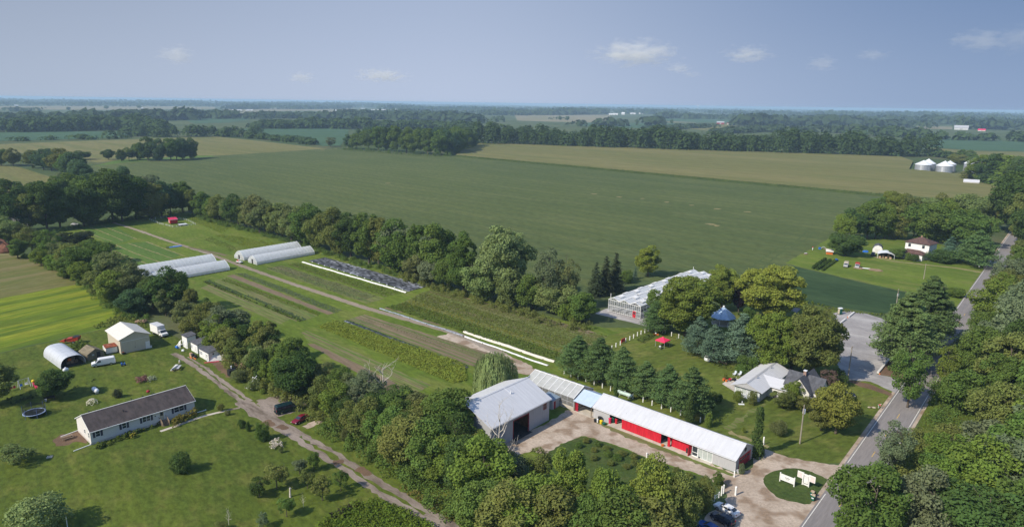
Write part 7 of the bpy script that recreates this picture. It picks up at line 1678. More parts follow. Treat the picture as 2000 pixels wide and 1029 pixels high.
clutter('garden_ornament', (1281,655), 'orange cushioned bench with a white pillow left of the canopy', 'bench', [('seat','orange',[(-.9,-.3,-.3,.3,.35,.5),(.3,.95,-.3,.3,.35,.5),(-.3,.3,-.3,.3,.35,.45)]),('pillow','tankw',[('b',(-.1,0,.7),(.3,.2,.3))]),('leg','wood',[(-.85,-.78,-.2,.2,0,.35),(.8,.87,-.2,.2,0,.35)])], R(-30))
for i, (p, lb) in enumerate((((1200.5,566),'white board lying on the grass by the spruces, the left one'), ((1212,569),'white board lying on the grass by the spruces, the right one'))): clutter('board_stack', p, lb, 'boards', [('board','tankw',[(-1.2,1.2,-.4,.4,.25,.32)]),('block','wood',[(-.9,-.7,-.35,.35,.02,.25),(.7,.9,-.35,.35,.02,.25)])], R(35))
# propane tanks
def tank(A, ang, L, r, mat, label, legs='tankw', name='gas_tank'):
    o = place(name, A, ang, label, 'gas tank'); mb = MB(); n = 7; z = r+.28
    pts = [(-L/2+r*(1-math.cos(math.pi/2*i/n)), 0, z) for i in range(n+1)]+[(L/2-r*(1-math.cos(math.pi/2*(n-i)/n)), 0, z) for i in range(n+1)]
    mb.tube(pts, [max(.02, r*math.sin(math.pi/2*i/n)) for i in range(n+1)]+[max(.02, r*math.sin(math.pi/2*(n-i)/n)) for i in range(n+1)], 16); mb.build('tank', mat, o, smooth=True)
    for x in (-L*.28, L*.28): mb = MB(); mb.box(x-.08, x+.08, -r*.7, r*.7, 0, .45); mb.build('foot', MT['galv2'], o)
    mb = MB(); mb.lathe([(.2,z+r-.05),(.2,z+r+.16),(.05,z+r+.24)], n=12); mb.build('valve_dome', MT[legs], o); return o
tank((187,767), heading((180,759),(192,768)), 2.9, .55, MT['tankw'], 'white propane tank on the lawn behind the long white house')
o = tank((1220,774), heading((1208,768),(1230,776)), 4.6, .5, plain('pale_mint_tank', (.45,.56,.5), .4, dirt=((.7,.7,.7), .8)), 'pale mint propane tank with a white end between white posts', name='gas_tank')
tank((129,727), R(60), 1.5, .5, MT['tankw'], 'small white tank at the foot of the arched hut')
# trampoline
g = G(68,811); o = empty('trampoline', g.x, g.y, 0, 0, 'round trampoline with blue pad and dark net enclosure', 'trampoline'); rT = 2.3
mb = MB(); mb.lathe([(rT-.28,.86),(rT-.28,.9),(.01,.9)][:2]+[(rT-.28,.905)], n=28); mb.poly([( (rT-.3)*math.cos(2*math.pi*k/28), (rT-.3)*math.sin(2*math.pi*k/28), .88) for k in range(28)]); mb.build('mat', MT['black'], o)
mb = MB(); V_ = []; 
for k in range(28):
    a, b = 2*math.pi*k/28, 2*math.pi*(k+1)/28
    mb.hexa([((rT-.32)*math.cos(a),(rT-.32)*math.sin(a),.86),(rT*math.cos(a),rT*math.sin(a),.84),(rT*math.cos(b),rT*math.sin(b),.84),((rT-.32)*math.cos(b),(rT-.32)*math.sin(b),.86),((rT-.32)*math.cos(a),(rT-.32)*math.sin(a),.93),(rT*math.cos(a),rT*math.sin(a),.91),(rT*math.cos(b),rT*math.sin(b),.91),((rT-.32)*math.cos(b),(rT-.32)*math.sin(b),.93)])
mb.build('safety_pad', plain('pale_blue_pad', (.33,.42,.62), .6), o)
mb = MB(); rn_ = random.Random(3); tops = [2.5,2.0,1.5,1.35,1.6,2.1,2.5,2.45]
tt = [(2.45+.25*math.sin(3*2*math.pi*k/28)-.5*max(0, math.sin(2*math.pi*k/28-3.9))) for k in range(29)]
for k in range(28):
    a, b = 2*math.pi*k/28, 2*math.pi*(k+1)/28; q = rT-.1
    mb.add([(q*math.cos(a),q*math.sin(a),.9),(q*math.cos(b),q*math.sin(b),.9),(q*math.cos(b),q*math.sin(b),tt[(k+1) % 28]),(q*math.cos(a),q*math.sin(a),tt[k])], [(0,1,2,3)])
mb.build('net', MT['net'], o)
for k in range(6):
    a = 2*math.pi*k/6+.3; q = rT+.05; mb = MB(); mb.tube([(q*math.cos(a),q*math.sin(a),0),(q*math.cos(a),q*math.sin(a),2.6)], .045, 6); mb.build('pole', plain('blue_pole', (.1,.14,.3), .5) if k == 0 else bpy.data.materials['blue_pole'], o)
# climbing dome, swing set, slide
g = G(180,788); o = empty('climbing_dome', g.x, g.y, 0, 0, 'small cream coloured climbing dome on the lawn', 'climbing frame')
mb = MB(); rD = 1.3; rings = [(rD, 0, 6, 0), (rD*.88, .65, 6, .5), (rD*.45, 1.15, 6, 0)]
P3 = [[(r_*math.cos(2*math.pi*(k+s_)/n), r_*math.sin(2*math.pi*(k+s_)/n), z) for k in range(n)] for r_, z, n, s_ in rings]
for k in range(6):
    j = (k+1) % 6
    for a, b in ((P3[0][k],P3[1][k]),(P3[0][j],P3[1][k]),(P3[1][k],P3[1][j]),(P3[1][k],P3[2][k]),(P3[1][k],P3[2][j]),(P3[2][k],P3[2][j]),(P3[2][k],(0,0,1.3))): mb.tube([a, b], .05, 5)
mb.build('bars', plain('cream_bars', (.6,.56,.42), .5), o)
gs0, gs1 = G(14,765), G(59,752); o = empty('swing_set', gs0.x, gs0.y, 0, ang_of(gs0, gs1), 'white swing set with dark red seats at the left edge of the lawn', 'swing set'); L = (gs1-gs0).length
mb = MB(); mb.tube([(0,0,2.1),(L,0,2.1)], .06, 8); mb.build('top_bar', MT['galv2'], o)
for x in (.15, L*.52, L-.15):
    for y in (-.75, .75): mb = MB(); mb.tube([(x,y,0),(x,0,2.15)], .075, 6); mb.build('leg', MT['tankw'], o)
for x, mt_ in ((L*.18,'dred'),(L*.33,'dred'),(L*.62,'blue'),(L*.85,'tankw')):
    s_ = MB(); s_.box(x-.3, x+.3, -.2, .2, .5, .58); s_.box(x-.3, x+.3, .2, .26, .5, .95); st_ = s_.build('swing_seat', MT[mt_], o); c_ = MB(); [c_.tube([(x+d,0,.55),(x+d,0,2.1)], .02, 4) for d in (-.28,.28)]; c_.build('chain', MT['galv2'], st_)
clutter('play_slide', (69,756), 'small toy slide with a pale yellow top left of the shade tree', 'slide', [('ladder','tan',[(-1.3,-.9,-.3,.3,.02,1.2)]),('chute','pinkred',[('h',[(-.9,-.3,1.0),(1.4,-.3,.05),(1.4,.3,.05),(-.9,.3,1.0),(-.9,-.3,1.1),(1.4,-.3,.15),(1.4,.3,.15),(-.9,.3,1.1)])]),('top','yellow',[('b',(-1.1,0,1.4),.4)])], R(-40))
clutter('garden_bench', (97,781), 'dark garden bench with a white pot under the shade tree', 'bench', [('seat','black',[(-1.1,1.1,-.3,.3,.42,.5)]),('backrest','black',[(-1.1,1.1,.3,.36,.5,1.0)]),('leg','black',[(-1.0,-.92,-.25,.25,0,.42),(.92,1.0,-.25,.25,0,.42)])], R(47))
pot('flower_pot', 89.5,783,.28,.5, MT['tankw'], 'white pot at the left end of the garden bench', 'pot')
clutter('lawn_chair', (50+1.5,0+757), 'folded blue toy leaning on the swing set', 'toy', [('seat','blue',[('b',(0,0,.5),(.35,.35,.4))]),('leg','tankw',[(-.2,.2,-.03,.03,0,.3)])]) if False else None
# firewood, stove box, white truck cap, scrap, boat, implement
def woodpile(name, A, ang, L, W_, H_, label, seed, mat='log'):
    o = place(name, A, ang, label, 'firewood'); rr = random.Random(seed)
    for part, dy in (('lower_logs', 0), ('upper_logs', 1)):
        mb = MB(); n = int(L*W_*(14 if not dy else 9))
        for _ in range(n):
            x, y = rr.uniform(0, L), rr.uniform(0, W_); z = (.12+rr.uniform(0, H_*.5)) if not dy else H_*.5+rr.uniform(0, H_*.5)*(1-abs(2*y/W_-1)); a = rr.uniform(0, 6.28); d = Vector((math.cos(a)*.22, math.sin(a)*.22, rr.uniform(-.08,.08))); c = Vector((x,y,z)); mb.tube([c-d, c+d], rr.uniform(.08,.14), 5)
        mb.build(part, MT[mat], o)
woodpile('firewood_pile', (434,705), heading((434,706),(452,718)), 5.0, 1.6, 1.5, 'left heap of split firewood behind the bare bed', 1); woodpile('firewood_pile', (457,716), heading((455,716),(470,726)), 4.0, 1.8, 1.8, 'right heap of split firewood behind the black stove box', 2)
woodpile('firewood_pile', (262,633), R(10), 3.5, 2.0, 1.2, 'small heap of pale firewood behind the cream barn', 3)
o = place('stove_box', (453,733), R(45), 'black outdoor stove box with a short white flue', 'stove'); mb = MB(); mb.prism([(-.8,.1),(.8,.1),(.8,1.7),(0,2.1),(-.8,1.7)], 'x', -.9, .9); mb.build('body', MT['black'], o); mb = MB(); mb.tube([(0,0,2.0),(0,0,2.6)], .13, 10); mb.tube([(0,0,2.6),(0,0,2.72)], .2, 10); mb.build('flue', MT['tankw'], o); mb = MB(); mb.box(-.5,.5,-.86,-.81,.4,1.3); mb.build('stove_door', MT['galv2'], o)
clutter('truck_cap', (421,703), 'white ribbed truck cap lying beside the nearest white shed', 'truck cap', [('shell','white',[('h',[(-2.2,-.7,.02),(2.2,-.7,.02),(2.2,.8,.02),(-2.2,.8,.02),(-2.1,-.3,1.25),(2.1,-.3,1.25),(2.1,.7,1.4),(-2.1,.7,1.4)])]),('rib','stucco',[(x,x+.06,-.2,.6,1.3,1.45) for x in (-1.5,-.5,.5,1.5)]),('red_plank','pinkred',[(-2.8,1.0,-1.6,-1.3,.02,.15)])], R(20))
clutter('scrap_heap', (351,678), 'heap of white boards and a blue barrel beside the tallest shed', 'junk heap', [('boards','white',[('h',[(-1.5,-.5,0),(-1.2,-.5,0),(-1.2,-.3,0),(-1.5,-.3,0),(.2,.4,2.2),(.5,.4,2.2),(.5,.6,2.2),(.2,.6,2.2)]),('h',[(-2.5,.5,0),(-.6,.4,0),(-.6,.6,0),(-2.5,.7,0),(-2.3,.9,1.1),(-.8,.8,1.6),(-.8,.9,1.6),(-2.3,1.0,1.1)]),('t',[(-2,0,.1),(.8,.6,1.0)],.08)]),('barrel','blue',[('t',[(-.3,-.9,.35),(.8,-.9,.35)],.35)]),('drum','tankw',[('t',[(.7,-.3,0),(.7,-.3,.9)],.3)])], R(-41))
clutter('scrap_heap', (377,697), 'heap of brown boxes and black sacks before the middle white shed', 'junk heap', [('boxes','card',[(-1.6,-.8,-.3,.4,.02,.9),(-.7,.1,-.5,.2,.02,.7),(.2,.8,-.2,.4,.02,.5)]),('sacks','black',[('b',(.3,-.1,.8),(.55,.5,.45),.15),('b',(1.2,.2,.4),(.5,.45,.45),.15)]),('planks','orange',[(1.3,2.6,-.4,-.2,.02,.2),(-.4,.9,-.8,-.6,.02,.18)])], R(-41))
clutter('white_drum', (357.5,686.5), 'white drum lying on the grass before the sheds', 'drum', [('drum','tankw',[('t',[(-.3,0,.35),(.3,0,.35)],.35)]),('lid','galv2',[('t',[(.31,0,.35),(.34,0,.35)],.3)])])
clutter('rowing_boat', (341,722), 'pale grey boat upside down on trestles in the middle of the lawn', 'boat', [('hull','stucco',[('h',[(-1.9,-.1,.5),(1.6,-.65,.5),(1.6,.65,.5),(-1.9,.1,.5),(-1.5,-.03,.85),(1.5,-.4,1.0),(1.5,.4,1.0),(-1.5,.03,.85)])]),('trestle','wood',[(-.9,-.8,-.5,.5,0,.5),(1.0,1.1,-.6,.6,0,.5)])], heading((334,722),(348,712)))
clutter('garden_table', (350,721), 'narrow grey table next to the upturned boat', 'table', [('top','galv2',[(-1.4,1.4,-.3,.3,.7,.76)]),('leg','wood',[(x,x+.07,y,y+.07,0,.7) for x in (-1.2,1.1) for y in (-.25,.2)])], heading((345,724),(352,715)))
clutter('garden_gnome', (351,710), 'little pale ornament standing above the upturned boat', 'ornament', [('body','tan',[('b',(0,0,.35),(.28,.28,.4))]),('head','tankw',[('b',(0,0,.85),.2)])])
clutter('blue_tricycle', (241,714), 'blue ride-on toy on the grass right of the white van', 'toy', [('body','blue',[(-.5,.5,-.2,.2,.3,.6),(-.5,-.2,-.25,.25,.6,.95),('t',[(.4,-.35,.85),(.4,.35,.85)],.05),('t',[(.4,0,.5),(.4,0,.85)],.05)]),('wheel','black',[('t',[(.45,-.08,.25),(.45,.08,.25)],.25),('t',[(-.4,-.4,.2),(-.4,-.25,.2)],.2),('t',[(-.4,.25,.2),(-.4,.4,.2)],.2)])], R(40))
clutter('oil_drum', (241,692), 'black bucket heap at the left corner of the cream barn', 'buckets', [('bucket','black',[('t',[(0,0,.02),(0,0,.7)],.3),('t',[(.5,.2,.02),(.5,.2,.5)],.25)]),('lid','rust',[('t',[(0,0,.701),(0,0,.74)],.31)])])
clutter('white_bucket', (295,678.5), 'white bucket at the right corner of the cream barn', 'bucket', [('bucket','tankw',[('t',[(0,0,.02),(0,0,.55)],.28)]),('rim','stucco',[('t',[(0,0,.551),(0,0,.6)],.31)])])
o = place('farm_implement', (137,670), heading((119,669),(153,668)), 'rusty red forage wagon with a pointed drawbar by the hayfield', 'farm machine')
mb = MB(); mb.hexa([(-.6,-.6,.7),(2.6,-.9,.7),(2.6,.9,.7),(-.6,.6,.7),(-.6,-.9,1.6),(2.8,-1.1,2.1),(2.8,1.1,2.1),(-.6,.9,1.6)]); mb.build('hopper', MT['farmred'], o); mb = MB(); mb.box(1.2,2.7,-.95,.95,1.95,2.15); mb.build('hood', MT['black'], o)
mb = MB(); mb.hexa([(-2.8,-.08,.6),(-1.2,-.6,.5),(-1.2,.6,.5),(-2.8,.08,.6),(-2.8,-.08,.75),(-1.2,-.7,1.4),(-1.2,.7,1.4),(-2.8,.08,.75)]); mb.build('feeder', MT['farmred'], o); mb = MB(); mb.tube([(-1.3,0,.8),(-.5,0,1.0)], .12, 6); mb.build('drawbar', MT['rust'], o)
for y in (-.95,.95): wheel(o, 1.4, y, .45, .25)
clutter('cross_frame', (498,752), 'white pipe frame shaped like a cross over a bushy plant', 'frame', [('upright','tankw',[('t',[(-.9,0,0),(-.9,0,2.0)],.07),('t',[(1.3,.2,0),(1.3,.2,1.9)],.07)]),('top_bar','tankw',[('t',[(-.9,0,2.0),(1.3,.2,1.9)],.07),('t',[(.0,-.9,1.2),(.4,.5,2.6)],.07)])], R(-40))
clutter('stone_edge', (488,758), 'pale stones edging the plant under the cross frame', 'stones', [('stone','tankw',[('b',(-.6,0,.1),(.4,.25,.2),.2),('b',(.2,-.3,.1),(.35,.25,.18),.2),('b',(.9,-.6,.1),(.3,.25,.2),.2)]),('pebbles','tan',[('b',(-1.1,.2,.05),(.3,.2,.1),.2)])])
clutter('blue_tarp', (343,482), 'blue and dark tarps lying on the grass near the farm track', 'tarp', [('tarp','blue',[('h',[(-3,-1.0,.03),(3,-.6,.03),(3.2,1.0,.03),(-2.8,.9,.03),(-2.6,-.7,.3),(2.6,-.4,.35),(2.8,.7,.3),(-2.4,.6,.25)])]),('dark_sheet','black',[('h',[(-4.4,-.5,.03),(-3.05,-.9,.03),(-2.9,.9,.03),(-4.2,.8,.03),(-4.2,-.4,.3),(-3.1,-.7,.25),(-3.0,.7,.3),(-4.1,.6,.3)])]),('pipes','tankw',[('t',[(-1,1.2,.2),(3,.9,.2)],.12)])], R(40))
clutter('white_skiff', (146,440), 'small white cart parked at the edge of the dark corner wood', 'cart', [('body','tankw',[(-1.8,1.8,-.8,.8,.4,.9),(-.9,.6,-.7,.7,.9,1.4)]),('wheel','rubber',[('t',[(-1.1,-.85,.35),(-1.1,.85,.35)],.35),('t',[(1.1,-.85,.35),(1.1,.85,.35)],.35)]),('load','black',[(-.7,.4,-.5,.5,1.401,1.6)])], R(10))
o = place('earth_mound', (-1,491), 0, 'mound of bare red brown earth at the left edge', 'mound'); mb = MB(); rr = random.Random(4)
for i, (x, y, rx, hh) in enumerate(((-2,0,7,6.2),(3,-1,5,4.2),(6.5,-1,3.2,2.2),(-7,0,6,5))): mb.blob((x,y,0), (rx,rx*.7,hh), n=16, seed=i, jit=.1)
mb.build('earth', plain('red_earth', (.17,.075,.045), .95, var=.3, scale=.6, bump=.6), o)
ribbon('white_track', [(-60,500),(0,497.5),(40,496.5)], 2.0, M_PATHTAN, .02)
# ground sheets, row covers
def cover(name, a, b, w, label, mat, seed, h=.25, cat='row cover'):
    ga, gb_ = G(*a), G(*b); L = (gb_-ga).length; o = empty(name, ga.x, ga.y, 0, ang_of(ga, gb_), label, cat); rr = random.Random(seed); n = int(L/1.2); m_ = 7; V = []; Q = []
    for i in range(n+1):
        off = .12*math.sin(i*.37+seed)+rr.gauss(0, .04); ww = w*(1+rr.gauss(0, .07))
        for k in range(m_):
            t = k/(m_-1); V.append((L*i/n, off+ww*(t-.5), .035+h*math.sin(math.pi*t)*(1+rr.gauss(0, .12))+rr.uniform(0, .03)))
    for i in range(n):
        for k in range(m_-1): a_ = i*m_+k; Q.append((a_, a_+m_, a_+m_+1, a_+1))
    link('fabric', np_mesh('fabric', np.array(V), np.array(Q), [mat], smooth=True), o)
    mb = MB()
    for i in range(0, n, 7):
        for s_ in (-1, 1): mb.blob((L*i/n, s_*w*.52, .08), (.22,.16,.12), n=6, seed=i, jit=.2)
    mb.build('weights', MT['black'], o); return o
M_FAB = plain('white_row_fabric', (.74,.73,.69), .8, var=.08, scale=1.5, dirt=((.5,.46,.38), .4)); M_GREYPL = plain('grey_plastic_strip', (.30,.32,.34), .4, spec=.6, var=.4, scale=1.5, dirt=((.68,.68,.68), .7)); M_TAN_FAB = plain('buff_row_fabric', (.66,.60,.50), .85, var=.08)
cover('row_cover', (590.5,512), (794,571.5), 1.1, 'long white row cover beside the black sheeting', M_FAB, 1, .28)
cover('row_cover', (906,648), (1083,707), 1.5, 'buff white row cover, the upper of the two at the yard end', M_TAN_FAB, 2, .4)
cover('row_cover', (908,657), (1070,714), 1.0, 'ragged white row cover, the lower of the two at the yard end', M_FAB, 3, .16)
cover('plastic_mulch', (742.5,602), (905,655.5), 1.0, 'grey silvery plastic strip along the farm track', M_GREYPL, 4, .1, 'plastic strip')
M_DOT = plain('black_white_mulch', (.05,.055,.07), .5, var=.5, scale=2, dirt=((.5,.54,.6), .85)); cover('plastic_mulch', (675,626.5), (914,718), 1.15, 'black and white speckled plastic strip below the brown bed', M_DOT, 5, .1, 'plastic strip')
M_SHEET = None
m_, nt, out = new_mat('black_sheeting'); q = NT(nt); p = q.n('ShaderNodeBsdfPrincipled'); q.l(p.outputs[0], out.inputs[0]); v = q.mapping(q.n('ShaderNodeNewGeometry').outputs['Position'], -A_ROW, (.35, 1.1, 1)); f1 = q.smooth(q.noise(v, 1.0, 5, .65), .44, .56); f2 = q.smooth(q.noise(v, .12, 3), .42, .62)
q.l(q.mix(q.math('MULTIPLY', f1, q.math('ADD', .35, q.math('MULTIPLY', f2, .65))), (.018,.019,.022), (.33,.35,.40)), p.inputs['Base Color']); p.inputs['Roughness'].default_value = .5; M_SHEET = m_
pts = [G(*p_) for p_ in ((602,509.5),(635,503),(834,559.5),(798,569.5))]; o = empty('silage_sheet', pts[0].x, pts[0].y, 0, 0, 'large wrinkled black sheeting with pale patches beside the white row cover', 'sheeting')
n1, n2 = 60, 16; rs = np.random.RandomState(5); V = []; Q = []
for i in range(n1+1):
    for j in range(n2+1):
        a_ = pts[0].lerp(pts[3], i/n1); b_ = pts[1].lerp(pts[2], i/n1); c_ = a_.lerp(b_, j/n2)-pts[0]; V.append((c_.x, c_.y, .05+abs(rs.normal(0, .07))))
for i in range(n1):
    for j in range(n2): a_ = i*(n2+1)+j; Q.append((a_, a_+n2+1, a_+n2+2, a_+1))
link('sheet', np_mesh('sheet', np.array(V), np.array(Q), [M_SHEET]), o); mb = MB(); [mb.blob((*(pts[0].lerp(pts[3], t)-pts[0]), .12), (.35,.25,.2), n=6, seed=int(t*99)) for t in np.linspace(.05,.95,14)]; mb.build('sandbags', MT['tankw'], o)
for a, b in (((752,601),(787,610)), ((825,625),(862,635))): ribbon('tilled_bed', [a, b], .9, M_SOILD, .032+.001*(a[0] > 800), .08)
# patio
for i, (p_, lb) in enumerate((((1434,733),'pale blue garden chair on the patio, the left one'), ((1444,733.5),'pale blue garden chair on the patio, the right one'))): clutter('garden_chair', p_, lb, 'chair', [('seat','tankw',[(-.3,.3,-.3,.3,.38,.44)]),('backrest',plain('pale_blue_boards', (.48,.54,.6), .6) if i == 0 else bpy.data.materials['pale_blue_boards'],[('h',[(-.32,.25,.42),(.32,.25,.42),(.32,.31,.42),(-.32,.31,.42),(-.34,.55,1.25),(.34,.55,1.25),(.34,.6,1.25),(-.34,.6,1.25)])]),('leg','tankw',[(x,x+.06,y,y+.06,0,.38) for x in (-.28,.22) for y in (-.28,.22)]),('armrest','tankw',[(-.38,-.28,-.35,.35,.6,.64),(.28,.38,-.35,.35,.6,.64)])], R(-60), 'garden chairs on the patio')
clutter('tricycle', (1427,743), 'red tricycle lying on the patio', 'tricycle', [('frame','red',[('t',[(-.5,0,.35),(.2,0,.5),(.6,0,.45)],.1),(-.6,-.1,-.35,.35,.35,.5)]),('wheel','rubber',[('t',[(.6,-.06,.3),(.6,.06,.3)],.3),('t',[(-.5,-.4,.2),(-.5,-.3,.2)],.2),('t',[(-.5,.3,.2),(-.5,.4,.2)],.2)]),('seat','pinkred',[(-.3,.1,-.2,.2,.55,.65)])], R(20))
clutter('garden_cart', (1433.5,743.5), 'dark garden cart behind the red tricycle', 'cart', [('tray','black',[(-.5,.5,-.3,.3,.4,.65)]),('wheel','rubber',[('t',[(0,-.4,.25),(0,-.32,.25)],.25),('t',[(0,.32,.25),(0,.4,.25)],.25)]),('handle','galv2',[('t',[(.5,0,.5),(1.0,0,1.0)],.04)])], R(30))
for px_, py_, lb in ((1413,743,'orange pot at the far left corner of the patio'),(1414.5,741,'brown pot behind the orange ones on the patio'),(1418.5,745,'orange pot nearest the lawn on the patio')): pot('flower_pot', px_, py_, .32, .5, MT['orange'] if 'brown' not in lb else MT['rust'], lb, 'pot')
T('bush', 1417,739,730,8, 'lime', 'yellow green potted plant at the patio corner')
clutter('red_cart', (1483,712), 'red barrow and white pot behind the grey house', 'barrow', [('tray','red',[(-.5,.6,-.4,.4,.4,.8)]),('wheel','rubber',[('t',[(.7,-.06,.25),(.7,.06,.25)],.25)]),('pot','tankw',[(-1.1,-.7,-.2,.2,.02,.8)])])
clutter('stone_slab', (1448,789.5), 'small pale slab lying on the lawn before the grey house', 'slab', [('slab','tankw',[(-.7,.7,-.3,.3,.02,.14)]),('stone','tankw',[('b',(.5,1.0,.2),(.18,.18,.3),.1)])])
clutter('white_van', (1494,592), 'white trailer hidden behind the golden maple', 'trailer', [('body','tankw',[(-4.5,4.5,-1.2,1.2,.6,2.9)]),('wheel','rubber',[('t',[(1.5,-1.25,.4),(1.5,1.25,.4)],.4)]),('window','glass',[(-3,-1.6,-1.23,-1.205,1.6,2.3),(.5,2,-1.23,-1.205,1.6,2.3)])], R(-15))
clutter('red_trailer', (1418,570+12), 'dark stretch of asphalt shed roof glimpsed between maples', 'shed', [('roof','shingle2',[(-3,3,-2,2,2.2,2.3)]),('wall','stucco',[(-2.8,2.8,-1.8,1.8,0,2.19)])], R(-40)) if False else None
sheet('asphalt_patch', [(1540,598),(1565,601),(1556,611),(1545,606)], M_ROAD, .029, .1)
# low white sign beams across the road
clutter('guard_beam', (1860,738), 'bent white board lying between the trees across the road', 'board', [('board','tankw',[('h',[(-1.6,-.1,1.2),(1.6,-.1,2.2),(1.6,.1,2.2),(-1.6,.1,1.2),(-1.6,-.1,1.8),(1.6,-.1,2.8),(1.6,.1,2.8),(-1.6,.1,1.8)])]),('post','wood',[(-1.3,-1.15,.11,.25,0,1.5),(1.15,1.3,.11,.25,0,2.3)])], R(40))
clutter('mailbox', (1912,525), 'white mailbox where the far drive meets the road', 'mailbox', [('box','tankw',[(-.25,.25,-.15,.15,1.0,1.35)]),('post','wood',[(-.05,.05,-.05,.05,0,1.0)])])
clutter('tree_stump', (567,970), 'pale standing stump between the fruit trees', 'stump', [('stump','deadwood',[('t',[(0,0,0),(0,.03,.8),(.05,0,1.9)],[.22,.17,.14])]),('branch','deadwood',[('t',[(0,0,1.4),(.3,.1,1.8)],[.07,.04])])])
clutter('lawn_tray', (97,892.5), 'small pale tray lying on the lawn', 'tray', [('tray','tan',[(-.5,.5,-.3,.3,.02,.12)]),('rim','stucco',[(-.52,.52,-.33,-.3,.02,.2),(-.52,.52,.3,.33,.02,.2)])], R(20))
clutter('picnic_table', (131,857), 'dark weathered picnic table on the bare patch left of the white house', 'table', [('top','wood',[(-1.1,1.1,-.4,.4,.7,.76)]),('bench','wood',[(-1.1,1.1,-.85,-.6,.42,.48),(-1.1,1.1,.6,.85,.42,.48)]),('leg','wood',[(-.9,-.8,-.7,.7,.38,.42),(.8,.9,-.7,.7,.38,.42),(-.9,-.8,-.4,-.3,0,.7),(.8,.9,.3,.4,0,.7),(-.9,-.8,.3,.4,0,.7),(.8,.9,-.4,-.3,0,.7)])], R(47))
clutter('fire_pit', (290,755+15), 'red lidded grill behind the ridge of the long white house', 'grill', [('bowl','dred',[('b',(0,0,.85),(.45,.45,.35))]),('leg','black',[('t',[(-.25,-.2,0),(-.1,-.1,.7)],.03),('t',[(.25,-.2,0),(.1,-.1,.7)],.03),('t',[(0,.3,0),(0,.1,.7)],.03)])])
clutter('branch_pile', (1702.5,796), 'small pile of cut branches left of the stooping person', 'branches', [('branches','wood',[('t',[(-.9,.2,.1),(0,0,.25),(.9,-.1,.1)],.09),('t',[(-.7,-.3,.1),(.6,.3,.3)],.07),('t',[(-.2,.4,.1),(.8,-.4,.2)],.06)]),('dry_leaves','tan',[('b',(.5,-.1,.12),(.5,.3,.16),.3),('b',(-.6,.1,.1),(.4,.3,.14),.3)])])
